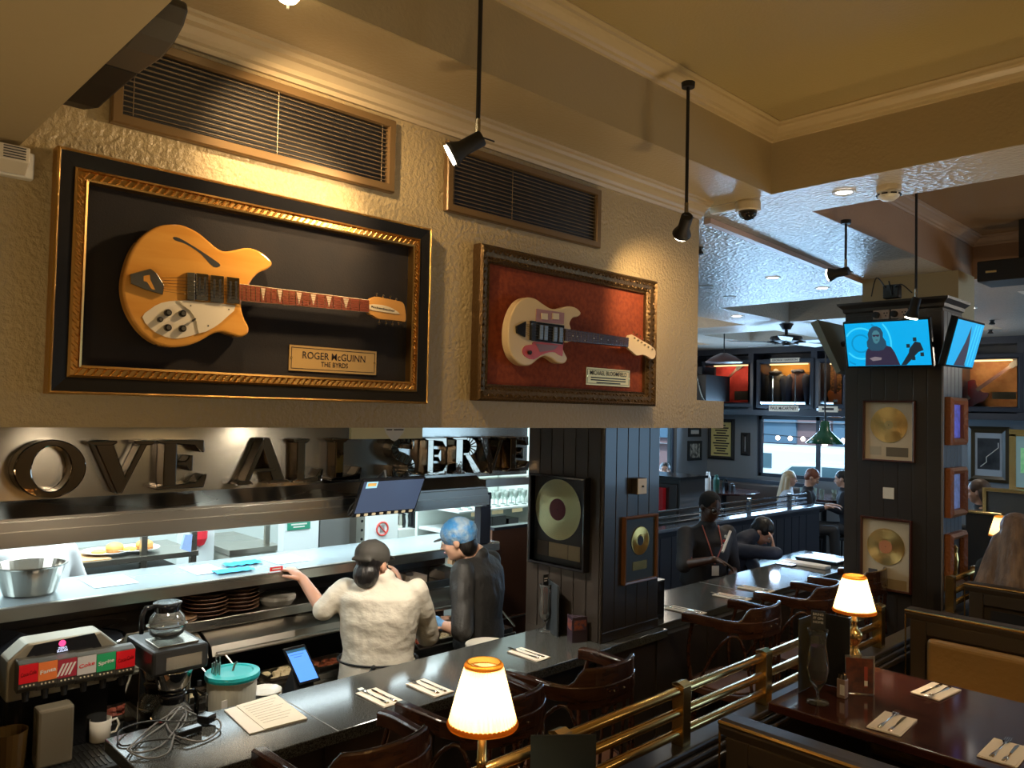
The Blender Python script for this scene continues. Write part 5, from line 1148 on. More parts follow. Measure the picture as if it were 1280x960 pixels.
def lamp(x, y, z, label, power, s=1.0, lift=0.0):
    t = thing('table_lamp', label, 'lamp', (x, y, z))
    P = [(.062, 0), (.064, .012), (.050, .020), (.022, .030), (.018, .045), (.030, .062), (.032, .08), (.020, .10), (.016, .12), (.026, .135), (.036, .155), (.030, .175), (.014, .19), (.012, .215), (.016, .22), (.012, .225), (.010, .27+lift)]
    out('base', B().lathe([(r*s, h*s) for r, h in P], (0, 0, 0), 28), BRASS, t, smooth=True, local=True)
    # pleated shade
    def shade(r0, r1, z0, z1, n=96, amp=.0022):
        b = B(); rings = []
        for (r, zz) in ((r0, z0), (r1, z1)): rings.append([(Vector(((r+amp*(k % 2))*cos(2*pi*k/n), (r+amp*(k % 2))*sin(2*pi*k/n), zz))) for k in range(n)])
        return b.loops(rings, True, False)
    m = bpy.data.materials.get('lamp_shade_fabric')
    if m is None:
        m = bpy.data.materials.new('lamp_shade_fabric'); m.use_nodes = True; nt = m.node_tree; nt.nodes.clear()
        o = nt.nodes.new('ShaderNodeOutputMaterial'); d = nt.nodes.new('ShaderNodeBsdfDiffuse'); tr = nt.nodes.new('ShaderNodeBsdfTranslucent'); mx = nt.nodes.new('ShaderNodeMixShader')
        d.inputs[0].default_value = (.80, .60, .32, 1); tr.inputs[0].default_value = (1, .72, .36, 1); mx.inputs[0].default_value = .72
        nt.links.new(d.outputs[0], mx.inputs[1]); nt.links.new(tr.outputs[0], mx.inputs[2]); nt.links.new(mx.outputs[0], o.inputs[0])
    zb2, zt2 = .262*s+lift, .412*s+lift
    sh = out('lamp_shade', shade(.087*s, .046*s, zb2, zt2), m, t, local=True)
    TR = bpy.data.materials.get('shade_trim')
    if TR is None:
        TR = m.copy(); TR.name = 'shade_trim'
        for q in TR.node_tree.nodes:
            if q.type == 'BSDF_DIFFUSE': q.inputs[0].default_value = (.62, .36, .08, 1)
            if q.type == 'BSDF_TRANSLUCENT': q.inputs[0].default_value = (.75, .36, .05, 1)
    for (r, zz) in ((.089*s, zb2+.003), (.048*s, zt2-.003)):
        b = B(); b.lathe([(r, -.006), (r+.002, .0), (r-.004, .008), (r-.008, .008), (r-.006, -.006)], (0, 0, zz), 48, cap=False); out('shade_trim', b, TR, sh, local=True)
    out('bulb', B().sph((0, 0, .325*s+lift), (.022, .022, .032), 12), emi('lamp_bulb', (1, .80, .50), 22), t, local=True)
    out('shade_ring', B().tube([(.046*s*cos(a), .046*s*sin(a), zt2-.012) for a in [2*pi*k/20 for k in range(20)]], .0015, 4, wrap=True).tube([(-.046*s, 0, zt2-.012), (.046*s, 0, zt2-.012)], .0015, 4), BRASS, sh, local=True)
    light('lamp_glow', 'POINT', (x, y, z+.325*s+lift), power, (1, .74, .42), size=.03)
    light('lamp_upward_glow', 'SPOT', (x, y, z+.43*s+lift), power*1.3, (1, .72, .40), (x, y, z+3), .03, angle=95, blend=.9)
    return t
p = at(603, 912, 0, .925)
lamp(.925, p.y, TZ, 'lit pleated table lamp at the bottom centre, nearest the camera', 13, 1.0, .05)
lamp(.975, 3.47, TZ, 'lit pleated table lamp on the laid booth table by the brass rail', 20)
# laid table items
setting(1.31, 2.99, TZ, -pi/2+.05, 'nearest the front edge of the booth table', L=.20, W=.11)
setting(1.30, 3.48, TZ, pi/2-.1, 'on the far side of the booth table', L=.20, W=.11)
p = at(1256, 942, 2, TZ); setting(p.x, p.y, TZ, -pi/2, 'cut by the right edge of the booth table', L=.20, W=.11)
p = at(1022, 878, 2, TZ)
g = tulip(p.x, p.y, TZ+.0005, 'tall empty hurricane glass with a printed card on the booth table', CG, 1.14)
out('purple_print', B().lathe([(.0275, .24*.9), (.0285, .17), (.037, .13), (.030, .092)], (p.x, p.y, TZ), 24, cap=False), mat('purple_film', (.30, .16, .44), .2, alpha=.7), g)
out('card', B().obox((p.x, p.y, TZ+.315), X*.024+Y*.010, Z*.036, (X*-.0004+Y*.001)), mat('card_black', (.02, .02, .022), .4), g)
U_ = (X*.024+Y*.010).normalized()
for k, s_ in enumerate(('BRING', 'IT ON', 'HOME')): text('lettering', s_, (p.x+.0006, p.y-.0015, TZ+.337-.015*k), U_, Z, WHITE, g, size=.0135, bold=.0)
# menus behind the glass
t = thing('menu_folder', 'black menu folder standing open behind the hurricane glass', 'menu', (1.0, 3.15, TZ))
a, c, e = at(997, 872, 2, TZ), Vector((1.02, 3.20, TZ)), at(1056, 868, 2, TZ)
a = Vector((.93, 3.04, TZ)); c = Vector((.93, 3.22, TZ)); e = Vector((1.06, 3.22, TZ))
out('cover', B().prism([(a.x, a.y), (c.x, c.y), (c.x+.004, c.y), (a.x+.004, a.y-.0)], 2, TZ+.001, TZ+.29), mat('menu_bronze', (.10, .085, .05), .35, .5), t)
out('cover', B().prism([(c.x, c.y), (e.x, e.y), (e.x, e.y+.004), (c.x, c.y+.004)], 2, TZ+.001, TZ+.29), BLACK, t)
p = at(1053, 872, 2, TZ)
t = thing('pepper_shaker', 'small glass pepper shaker with a chrome cap beside the card stand', 'shaker', (p.x, p.y, TZ))
out('jar', B().box((p.x-.017, p.y-.017, TZ+.001), (p.x+.017, p.y+.017, TZ+.075)), mat('shaker_fill', (.30, .20, .15), .3), t, bevel=.004); out('cap', B().lathe([(.017, 0), (.016, .018), (.001, .022)], (p.x, p.y, TZ+.075), 16), CHROME, t)
out('label', B().obox((p.x+.006, p.y-.0175, TZ+.035), X*.009, Z*.02, Y*.0006), PAPER, t)
p = at(1073, 868, 2, TZ)
t = thing('card_stand', 'clear acrylic card stand with a bottle picture on the booth table', 'card stand', (p.x, p.y, TZ))
out('acrylic_sheet', B().obox((p.x, p.y+.01, TZ+.076), (.045, .030, 0), (0, 0, .075), (-.0012, .0018, 0)), mat('acrylic', (.95, .95, .95), .03, trans=.9, ior=1.2), t)
out('poster', B().obox((p.x+.001, p.y+.006, TZ+.074), (.042, .028, 0), (0, 0, .068), (-.0004, .0006, 0)), mat('poster_dark', (.06, .02, .018), .3, var=(26, (.15, .04, .02))), t)
out('poster_bottle', B().obox((p.x+.022, p.y+.018, TZ+.070), (.005, .0033, 0), (0, 0, .040), (-.0004, .0006, 0)), mat('bottle_print', (.35, .06, .04), .4), t)
out('poster_label', B().obox((p.x+.0225, p.y+.0172, TZ+.045), (.005, .0033, 0), (0, 0, .010), (-.0006, .0008, 0)), PAPER, t)
out('edge', B().cyl((p.x+.045, p.y+.040, TZ+.002), (p.x+.045, p.y+.040, TZ+.152), .0016, n=6), WHITE, t)
# near table items
p = Vector((.925, 1.66, TZ))
q = at(622, 945, 0, 1.12); 
t = thing('drink_tumbler', 'glass tumbler with straws and a HERE\'S TO THE MOMENT card beside the near lamp', 'glass', (1.12, q.y, TZ))
gx, gy = 1.12, q.y
out('tumbler', B().lathe([(.028, 0), (.030, .004), (.038, .125), (.036, .125), (.028, .01), (.001, .008)], (gx, gy, TZ+.001), 28), CG, t, smooth=True)
ztop = TZ+.125
out('card', B().obox((gx-.004, gy+.005, ztop+.028), X*.016+Y*.021, Z*.042, (X*.0010-Y*.0008)), mat('card_black', (.02, .02, .022), .4), t)
U_ = (X*.016+Y*.021).normalized()
for k, s_ in enumerate(("HERE'S", 'TO THE', 'MOMENT')): text('lettering', s_, Vector((gx-.002, gy+.0030, ztop+.056-.014*k)), U_, Z, WHITE, t, size=.0135, bold=.03, ext=.0015)
for k in range(2): out('card_print', B().obox((gx-.0015, gy+.0025, ztop+.012-.010*k), U_*.016, Z*.0022, (X*.0008-Y*.0006)), mat('print_orange', (.6, .2, .05), .5), t)
out('straw', B().cyl((gx, gy, TZ+.02), (gx-.03, gy+.0, ztop+.10), .003, n=8), WHITE, t); out('straw', B().cyl((gx, gy, TZ+.03), (gx-.05, gy+.10, ztop+.07), .003, n=8), mat('straw_grey', (.35, .38, .40), .3), t)
t = thing('menu_folder', 'dark menu standing upright right of the HERE\'S TO THE MOMENT card', 'menu', (.93, 1.62, TZ))
out('cover', B().prism([(.885, 1.56), (1.00, 1.70), (1.003, 1.697), (.888, 1.557)], 2, TZ+.001, TZ+.215), mat('menu_teal_black', (.012, .018, .02), .4), t)
q = at(742, 945, 0, 1.02)
t = thing('card_holder', 'three sided card holder seen from above at the bottom edge', 'card holder', (1.02, q.y, TZ))
c0 = Vector((1.03, q.y-.01)); T3 = [(c0.x-.05, c0.y-.02), (c0.x+.02, c0.y-.05), (c0.x+.05, c0.y+.05)]
out('side_cards', B().prism(T3, 2, TZ+.001, TZ+.095), mat('holder_dark', (.05, .035, .05), .25), t)
out('rim', B().tube([Vector((x, y, TZ+.097)) for x, y in T3], .0025, 6, wrap=True), mat('rim_tan', (.30, .22, .15), .4), t)
# ------------------------------------------------ record pillar
QX0, QX1, QY0, QY1 = .10, .72, 5.42, 5.80
t = thing('record_pillar', 'wide dark pillar with a crown moulding, a television and two gold records', 'pillar', ((QX0+QX1)/2, 5.6, 0))
out('core', B().box((QX0, QY0, 0), (QX1, QY1, 2.98)), mat('pillar_dark', (.030, .025, .022), .35, coat=.2), t)
for k in range(7): out('board', B().box((QX0+.004+k*.088, QY0-.004, 0), (QX0+.088+k*.088, QY0, 2.95)), mat('pillar_dark', (.03, .025, .022)), t, bevel=.0015)
for k in range(5): out('side_board', B().box((QX1, QY0+.005+k*.075, 0), (QX1+.004, QY0+.075+k*.075, 2.95)), mat('side_panelling', (.10, .105, .115), .35), t, bevel=.002)
out('crown', B().frame((QX0, QY0, 2.97), X, Y, QX1-QX0, QY1-QY0, [(0, 0, 0), (-.012, .01, 0), (-.015, .03, 0), (-.04, .055, 0), (-.045, .07, 0), (.1, .07, 0)]), mat('pillar_dark', (.03, .025, .022)), t)
q_ = at(1078, 350, 2, ZS); out('upper_block', B().box((q_.x, q_.y, 3.04), (.44, q_.y+.4, ZS)), SOFF, t)
out('corner_trim', B().cyl((QX1+.002, QY0-.002, 0), (QX1+.002, QY0-.002, 2.95), .007, n=8), mat('pillar_trim', (.16, .13, .11), .4), t)
Yp = QY0-.004
def rec(px0, py0, px1, py1, *a, **k):
    p, q = at(px0, py1, 1, Yp), at(px1, py0, 1, Yp); return record_frame((p.x, Yp, p.z), X, Z, q.x-p.x, q.z-p.z, *a, **k)
MNT = mat('mount_cream', (.52, .45, .33), .6)
rec(1080, 501, 1145, 575, 'gold record over a cream mount, upper of two on the record pillar', GOLDR, mat('label_gold', (.70, .52, .22), .3, .8), .5, .60, .118, MNT, mat('frame_mahogany', (.07, .02, .014), .3),
    [(.24, .17, .22, .14, mat('mount_photo', (.40, .36, .28), .5)), (.66, .16, .42, .15, mat('plate_dark', (.13, .11, .08), .4))], rl=.24)
rec(1077, 651, 1141, 732, 'gold record with a dark orange label, lower of two on the record pillar', GOLDR, mat('label_orange', (.55, .22, .10), .5), .49, .60, .120, MNT, mat('frame_mahogany', (.07, .02, .014)),
    [(.24, .20, .18, .14, mat('mount_emblem', (.07, .07, .09), .5)), (.68, .10, .44, .13, PLT)], rl=.36)
a, c = at(1104, 623, 1, Yp), at(1118, 610, 1, Yp)
tag(out('light_switch', B().box((a.x, Yp-.008, a.z), (c.x, Yp, c.z)), WHITE, bevel=.002), 'blank white wall plate between the two gold records', 'switch')
for k in range(2):
    p = at(1102+22.5*k, 393-k*1.5, 1, Yp); t = thing('power_socket', ['double wall socket with a plug, left one above the television', 'double wall socket with a plug, right one above the television'][k], 'socket', (p.x, Yp, p.z-.03))
    out('plate', B().box((p.x-.053, Yp-.008, p.z-.036), (p.x+.053, Yp, p.z+.036)), mat('socket_plate', (.55, .42, .34), .4), t, bevel=.002)
    out('plug', B().lathe([(.022, 0), (.020, .03), (.001, .032)], (p.x-.028, Yp-.008, p.z-.004), 14, axis=(0, -1, 0)), BLACK, t)
    for q in ((.02, .006), (.038, .006), (.029, -.012)): out('pin_hole', B().box((p.x+q[0]-.004, Yp-.0088, p.z+q[1]-.004), (p.x+q[0]+.004, Yp-.0078, p.z+q[1]+.004)), BLACK, t)
def tv(tl, tr, br, bl, label, target, content=True, back=.035):
    c = (tl+tr+br+bl)/4; U = ((tr-tl)+(br-bl))/4; V = ((tl-bl)+(tr-br))/4; N = U.cross(V).normalized()
    if N.dot(CAM-c) < 0: pass
    t = thing('television', label, 'television', (c.x, c.y, c.z-V.length))
    out('casing', B().obox(c-N*back/2, U*1.03, V*1.05, N*back/2), BLKG, t, bevel=.004)
    s_ = out('display', B().obox(c+N*.001, U*.985, V*.96, N*.001), emi('tv_blue', (.0, .42, .85), 1.0), t)
    def pic(name, poly, z, m): out(name, B_poly([c+N*z+U*x+V*y for x, y in poly]), m, s_)
    def B_poly(P): b = B(); b.quad(P); return b
    out('wall_arm', B().tube([c-N*back, c-N*(back+.06), Vector(target)], .018, 8), BLACK, t)
    return t, s_, c, U, V, N, pic
tl, tr, br, bl = at(1055, 404, 1, 5.16), at(1160, 398, 1, 5.16), at(1166, 457, 1, 5.24), at(1060, 459, 1, 5.24)
t, s_, c, U, V, N, pic = tv(tl, tr, br, bl, 'television showing a long haired singer on bright blue, on the pillar front', (.40, QY0, 2.75))
RNG = emi('tv_ring', (.05, .62, .95), 1.1); RND = emi('tv_ring_dark', (.0, .28, .62), 1.0)
for k, r in enumerate((.42, .72, 1.02, 1.34)):
    pts = []
    for j in range(40):
        a = -pi/2+pi*2*j/39; x, y = -.62+r*.56*cos(a), .05+r*sin(a)
        pts.append((x, y))
    for j in range(39):
        (x0, y0), (x1, y1) = pts[j], pts[j+1]
        if max(abs(x0), abs(x1)) > .97 or max(abs(y0), abs(y1)) > .94: continue
        w = .07
        pic('display_ring', [(x0, y0), (x1, y1), (x1*(1)+(x1+.62)*-w/r, y1-(y1-.05)*w/r), (x0+(x0+.62)*-w/r, y0-(y0-.05)*w/r)], .0025, RNG if k % 2 else RND)
SIL = emi('tv_silhouette', (.030, .022, .050), 1.0); SIL2 = emi('tv_hair', (.02, .07, .12), 1.0)
pic('display_singer', [(-.56, -.95), (-.52, -.35), (-.46, -.18), (-.30, -.05), (-.05, -.05), (.10, -.14), (.18, -.40), (.28, -.95)], .003, SIL)
pic('display_singer_hair', [(-.47, -.10), (-.47, .12), (-.42, .25), (-.43, .45), (-.38, .66), (-.30, .78), (-.20, .79), (-.11, .70), (-.06, .50), (-.07, .30), (-.01, .12), (.0, -.08), (-.08, -.25), (-.2, -.30), (-.38, -.28)], .0034, SIL2)
pic('display_singer_face', [(-.30, .10), (-.325, .30), (-.32, .48), (-.27, .60), (-.20, .61), (-.145, .50), (-.135, .32), (-.16, .14), (-.22, .03), (-.26, .03)], .0038, emi('tv_face', (.06, .20, .25), 1)); pic('display_singer_glasses', [(-.315, .42), (-.15, .42), (-.16, .34), (-.21, .33), (-.235, .38), (-.26, .33), (-.305, .34)], .0042, SIL); pic('display_singer_mouth', [(-.25, .20), (-.19, .20), (-.20, .17), (-.24, .17)], .0042, SIL)
pic('display_microphone', [(-.44, -.62), (-.30, -.55), (-.14, -.60), (-.16, -.70), (-.36, -.74)], .0042, emi('tv_mic', (.22, .18, .20), 1))
pic('display_guitar_neck', [(.30, -.95), (.42, -.95), (.72, -.40), (.84, -.32), (.78, .0), (.66, .06), (.52, -.25), (.50, -.42)], .0038, emi('tv_neck', (.012, .02, .03), 1))
for x, y in ((.50, -.12), (.66, .15), (.60, -.66), (.80, -.50)): pic('display_tuning_peg', [(x-.04, y-.08), (x+.04, y-.08), (x+.04, y+.08), (x-.04, y+.08)], .0042, MATS['tv_neck'])
# side television
tl, tr, br, bl = at(1199, 398, 0, .97), at(1230, 405, 0, .97), at(1216, 461, 0, .88), at(1181, 456, 0, .88)
t, s_, c, U, V, N, pic = tv(tl, tr, br, bl, 'second television on the right side of the record pillar, seen at a slant', (QX1, 5.62, 2.72), back=.04)
pic('display_singer', [(-.5, -.95), (-.1, .1), (.05, .8), (.2, .1), (.35, -.95)], .003, SIL)
for k in range(3): pic('display_ring', [(.25+.22*k, -.9), (.32+.22*k, -.9), (.42+.2*k, .9), (.35+.2*k, .9)], .003, RNG)
# television edge seen on the left side of the pillar
t = thing('television', 'third television seen edge on at the left side of the record pillar', 'television', (0, 5.6, 2.6))
a, c_, d = at(1036, 405, 0, -.10), at(1046, 470, 0, .02), None
out('casing', B().prism([(-.16, 2.93), (-.11, 2.95), (.06, 2.58), (.03, 2.56)], 1, 5.44, 5.95), mat('tv_side', (.22, .24, .20), .4), t); out('wall_arm', B().cyl((.0, 5.6, 2.78), (.10, 5.6, 2.80), .02, n=8), BLACK, t)
# router and cables over the pillar
t = thing('network_box', 'small black box with cables fixed above the record pillar', 'box', (.45, 5.46, 3.06))
p = at(1116, 366, 1, QY0+.03)
out('box', B().box((p.x-.05, QY0-.01, p.z-.04), (p.x+.05, QY0+.05, p.z+.05)), BLKG, t, bevel=.004)
for k in range(3): out('cable', B().tube(spline([Vector((p.x-.03+.03*k, QY0-.01, p.z+.03)), Vector((p.x-.08+.08*k, QY0-.04, p.z+.10-.03*k)), Vector((p.x-.12+.13*k, QY0-.02, p.z-.02))], 5, False), .004, 5), BLACK, t)
# carved frames on the right face
for k, (pa, pb, l, mc) in enumerate(((497, 556, 'carved orange brown frame with a violet lit picture, highest of three on the pillar side', (.14, .16, .80)), (584, 645, 'carved orange brown frame, middle of three on the pillar side', (.20, .28, .60)), (665, 735, 'brown frame with a small golden figure, lowest of three on the pillar side', (.05, .04, .03)))):
    za, zb3 = at(1190, pb, 0, QX1+.004).z, at(1190, pa, 0, QX1+.004).z; ya, yb = QY0+.03, QY1-.03
    t = thing('carved_frame', l, 'picture frame', (QX1+.02, (ya+yb)/2, za))
    out('frame', B().frame((QX1+.004, ya, za), Y, Z, yb-ya, zb3-za, [(0, 0, 0), (0, .035, 0), (.02, .05, 0), (.042, .03, 0), (.046, .008, 0)]), mat('carved_wood', (.30, .10, .03), .35, bump=(60, .8)), t)
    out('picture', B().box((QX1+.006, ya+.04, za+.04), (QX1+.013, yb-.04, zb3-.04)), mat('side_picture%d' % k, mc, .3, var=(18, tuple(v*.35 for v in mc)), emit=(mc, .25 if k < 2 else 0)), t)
    if k == 2: out('figure', B().lathe([(.02, 0), (.012, .05), (.02, .12), (.012, .17), (.016, .20), (.001, .22)], (QX1+.02, (ya+yb)/2, za+.06), 10), GOLDR, t)
# ================================================================ FAR DINING ROOM
YC = 12.28
def cb(px0, py0, px1, py1, Y0): p, q = at(px0, py1, 1, Y0), at(px1, py0, 1, Y0); return p.x, q.x, p.z, q.z
NAVYP = mat('case_navy', (.018, .024, .040), .35)
def display_case(px0, py0, px1, py1, label, lining, light_p=3.0):
    light_p *= .4
    x0, x1, z0, z1 = cb(px0, py0, px1, py1, YC)
    t = thing('display_case', label, 'display case', ((x0+x1)/2, YC+.1, z0))
    d = .34
    out('back_lining', B().box((x0, YC+d, z0), (x1, YC+d+.02, z1)), lining, t)
    out('cabinet_sides', B().box((x0-.03, YC, z0-.03), (x0, YC+d+.02, z1+.03)).box((x1, YC, z0-.03), (x1+.03, YC+d+.02, z1+.03)).box((x0, YC, z0-.03), (x1, YC+d+.02, z0)).box((x0, YC, z1), (x1, YC+d+.02, z1+.03)), NAVYP, t)
    out('door_frame', B().frame((x0-.07, YC, z0-.07), X, Z, x1-x0+.14, z1-z0+.14, [(0, 0, 0), (0, .03, 0), (.05, .035, 0), (.07, .02, 0), (.07, 0, 0)]), NAVYP, t)
    out('glass_door', B().box((x0, YC-.01, z0), (x1, YC-.006, z1)), PANE, t)
    out('case_lamp', B().box((x0+.1, YC+.1, z1-.02), (x1-.1, YC+.14, z1-.005)), emi('case_lamp', (1, .62, .25), 2.5), t)
    light('case_light', 'AREA', ((x0+x1)/2, YC+.05, z1-.05), light_p*.9, (1, .66, .34), ((x0+x1)/2, YC+.36, z0+.62), (x1-x0)*.7, .05)
    return t, x0, x1, z0, z1
def lettered(s, px0, py0, px1, py1, label, Y0=YC-.04):
    x0, x1, z0, z1 = cb(px0, py0, px1, py1, Y0)
    t = thing('name_sign', label, 'sign', ((x0+x1)/2, Y0, z0))
    out('plate', B().box((x0, Y0, z0), (x1, Y0+.04, z1)), mat('sign_cream', (.70, .66, .56), .5, emit=((.7, .66, .56), .12)), t)
    if s: text('lettering', s, ((x0+x1)/2, Y0-.001, (z0+z1)/2), X, Z, TEXTD, t, size=(z1-z0)*.72, width=(x1-x0)*.88, bold=.02)
    else: out('printed_line', B().box((x0+.06, Y0-.002, (z0+z1)/2-.015), (x1-.06, Y0-.001, (z0+z1)/2+.02)), TEXTD, t)
def far_guitar(c, ang, s, body, label, d=Y*-1):
    """small guitar leaning in the plane facing the room"""
    U = Vector((cos(ang), 0, sin(ang))); V = Vector((-sin(ang), 0, cos(ang))); c = Vector(c)
    t = thing('display_guitar', label, 'guitar', c)
    o_ = [(-.44, .0), (-.42, .13), (-.32, .185), (-.2, .16), (-.12, .125), (-.02, .15), (.06, .12), (.03, .05), (.03, -.05), (.08, -.11), (-.02, -.15), (-.12, -.125), (-.2, -.16), (-.32, -.185), (-.42, -.13)]
    pts = smooth2(o_, 3)
    def sl(P, y0, y1, m, name):
        b = B(); b.loops([[c+U*(x*s)+V*(y*s)-Y*yy for x, y in P] for yy in (y0, y1)]); return out(name, b, m, t)
    sl(pts, 0, .045, body, 'body'); sl([(.0, .022), (.46, .018), (.46, -.018), (.0, -.022)], .045, .058, mat('dark_rosewood', (.07, .028, .02)), 'neck')
    sl([(.46, .03), (.60, .045), (.62, .0), (.60, -.045), (.46, -.03)], .035, .055, BLACK, 'headstock')
    for x in (-.25, -.15): sl([(x, .04), (x+.04, .04), (x+.04, -.04), (x, -.04)], .046, .055, CHROME, 'pickup')
    sl([(-.32, .03), (-.30, .03), (-.30, -.03), (-.32, -.03)], .046, .056, CHROME, 'bridge')
RDL = mat('red_damask', (.40, .03, .03), .8, var=(9, (.28, .015, .02)))
t, x0, x1, z0, z1 = display_case(882, 455, 938, 503, 'lit red lined case holding a sunburst guitar, at the far left', RDL, 9)
far_guitar(at(900, 485, 1, YC+.28), radians(42), 1.05, mat('sunburst', (.50, .28, .09), .25), 'pale brown guitar slanting in the red lined case')
p = cb(918, 489, 935, 500, YC+.1); tag(out('caption_card', B().box((p[0], YC+.1, p[2]), (p[1], YC+.11, p[3])), PAPER), 'cream caption card in the red lined case', 'card')
OCH = mat('ochre_lining', (.62, .30, .06), .8)
t, x0, x1, z0, z1 = display_case(951, 453, 1013, 505, 'lit ochre lined case holding two jackets, between the name signs', OCH, 14)
def jacket(cx, zc, w, label, m1, m2):
    t = thing('stage_jacket', label, 'jacket', (cx, YC+.2, zc-.5))
    b = B().sph((cx, YC+.2, zc-.08), (w*.62, .08, .34), 16).sph((cx, YC+.2, zc+.12), (w*.80, .07, .12), 14)
    out('body', b, m1, t, smooth=True)
    for s_ in (-1, 1): out('sleeve', B().cap((cx+s_*w*.72, YC+.2, zc+.10), (cx+s_*w*.98, YC+.18, zc-.36), .075, .055, 10), m2, t, smooth=True)
    out('collar', B().tube([(cx+.09*cos(a), YC+.17+.06*sin(a), zc+.22) for a in [2*pi*k/14 for k in range(14)]], .025, 6, wrap=True), m2, t)
    out('opening_trim', B().box((cx-.008, YC+.09, zc-.38), (cx+.008, YC+.10, zc+.16)), CHROME, t)
cz1 = at(970, 482, 1, YC+.2)
jacket(cz1.x, cz1.z, .20, 'grey and black jacket on a stand, left of two in the ochre case', mat('jacket_grey', (.10, .095, .085), .8), mat('jacket_black', (.02, .02, .025), .8))
tag(out('jacket_stand', B().cyl((cz1.x, YC+.2, z0), (cz1.x, YC+.2, cz1.z-.3), .015, n=8).sph((cz1.x, YC+.19, cz1.z+.25), (.05, .05, .04), 8), CERAM), 'white stand carrying the grey jacket', 'stand')
cz2 = at(998, 482, 1, YC+.2)
jacket(cz2.x, cz2.z+.02, .19, 'dark jacket with pinkish shoulders, right of two in the ochre case', mat('jacket_pink', (.20, .10, .09), .8), mat('jacket_navy', (.03, .035, .06), .8))
t, x0, x1, z0, z1 = display_case(1026, 453, 1054, 505, 'narrow patterned case with an orange upright guitar, beside the pillar', mat('leopard_lining', (.25, .11, .04), .8, var=(30, (.03, .02, .01))), 5)
far_guitar(at(1046, 492, 1, YC+.28), radians(90), .9, mat('orange_guitar', (.60, .20, .06), .3), 'orange guitar standing upright in the narrow case')
t, x0, x1, z0, z1 = display_case(1203, 448, 1273, 508, 'lit damask lined case holding a dark red guitar, at the far right', mat('gold_damask', (.46, .24, .10), .8, var=(7, (.26, .11, .04))), 16)
far_guitar(at(1222, 488, 1, YC+.28), radians(38), 1.15, mat('wine_guitar', (.10, .012, .02), .2), 'dark red guitar slanting in the damask lined case')
p = cb(1240, 490, 1270, 499, YC+.1); tag(out('caption_card', B().box((p[0], YC+.1, p[2]), (p[1], YC+.11, p[3])), mat('card_greenish', (.42, .40, .28), .6)), 'pale caption card in the damask lined case', 'card')
lettered('GEORGE HARRISON', 963, 447, 999, 453, 'cream lettered name sign above the case with the two jackets')
lettered('PAUL McCARTNEY', 961, 507, 998, 514, 'cream lettered name sign below the case with the two jackets')
lettered('', 1023, 508, 1047, 515, 'small cream sign below the narrow patterned case')
# header band and shelf run of the cases
x0, x1, z0, z1 = cb(868, 436, 1290, 520, YC+.05)
b = B(); b.box((LWX-.1, YC+.36, 2.27), (6, WB, ZS)); struct('wall_case_backing', b, NAVYP)
b = B().box((LWX-.1, YC-.02, 3.32), (6, WB, ZS)).box((LWX-.1, YC-.02, 2.27), (6, WB, 2.36)); struct('trim_21', b, NAVYP)
for k in range(6):
    pxa = [940, 1019, 1058, 1195, 1279, 868][k]; p = at(pxa, 480, 1, YC); tag(out('case_stile', B().box((p.x-.07, YC-.01, 2.36), (p.x+.03, YC+.36, 3.32)), NAVYP), 'navy upright between the wall cases, %s' % ['left of the jacket case', 'right of the jacket case', 'hidden by the record pillar', 'just right of the record pillar', 'at the right edge', 'left of the red case'][k], 'upright')
# amplifier by the red case
p = at(880, 485, 1, 11.6); t = thing('black_loudspeaker', 'black boxy amplifier left of the red lined case', 'amplifier', (p.x, 11.6, p.z))
out('cabinet', B().box((p.x-.14, 11.5, p.z-.22), (p.x+.10, 12.26, p.z+.22)), BLACK, t); out('head_unit', B().box((p.x-.12, 11.5, p.z+.23), (p.x+.02, 11.9, p.z+.36)), BLKG, t); out('cable', B().tube(spline([Vector((p.x-.1, 11.48, p.z+.3)), Vector((p.x+.04, 11.45, p.z-.1)), Vector((p.x+.12, 11.48, p.z-.25))], 4, False), .01, 5), STEEL, t)
# posters on the bay walls
def wallpic(px0, py0, px1, py1, label, fm, pm, fw=.04, lines=0, name='wall_picture'):
    x0, x1, z0, z1 = cb(px0, py0, px1, py1, WB-.02)
    t = thing(name, label, 'picture', ((x0+x1)/2, WB-.02, z0))
    out('frame', B().frame((x0, WB-.001, z0), X, Z, x1-x0, z1-z0, [(0, 0, 0), (0, .03, 0), (fw*.5, .045, 0), (fw, .03, 0), (fw, .0, 0)]), fm, t)
    pc = out('print', B().box((x0+fw*.8, WB-.018, z0+fw*.8), (x1-fw*.8, WB-.012, z1-fw*.8)), pm, t)
    for k in range(lines):
        z = z1-fw*1.6-(z1-z0-3*fw)*(k+.5)/lines; w = (x1-x0-3*fw)*(.5+.5*((k*37) % 10)/10)
        out('text_line', B().box(((x0+x1)/2-w/2, WB-.0205, z-.012), ((x0+x1)/2+w/2, WB-.0185, z+.012)), TEXTD, pc)
    return t, x0, x1, z0, z1
def sidepic(px0, py0, px1, py1, label, fm, pm):
    a, c = at(px0, py1, 0, LWX+.02), at(px1, py0, 0, LWX+.02); t = thing('wall_picture', label, 'picture', (LWX+.02, a.y, a.z))
    out('frame', B().frame((LWX+.001, a.y, a.z), Y, Z, c.y-a.y, c.z-a.z, [(0, 0, 0), (0, .03, 0), (.05, .03, 0), (.05, 0, 0)]), fm, t); out('print', B().box((LWX+.005, a.y+.04, a.z+.04), (LWX+.015, c.y-.04, c.z-.04)), pm, t)
sidepic(861, 534, 876, 546, 'small framed sheet high on the bay wall left of the yellow poster', BLACK, PAPER)
sidepic(860, 551, 877, 576, 'small framed black and white picture on the bay wall', BLACK, mat('bw_print', (.6, .58, .5), .5, var=(14, (.05, .05, .05))))
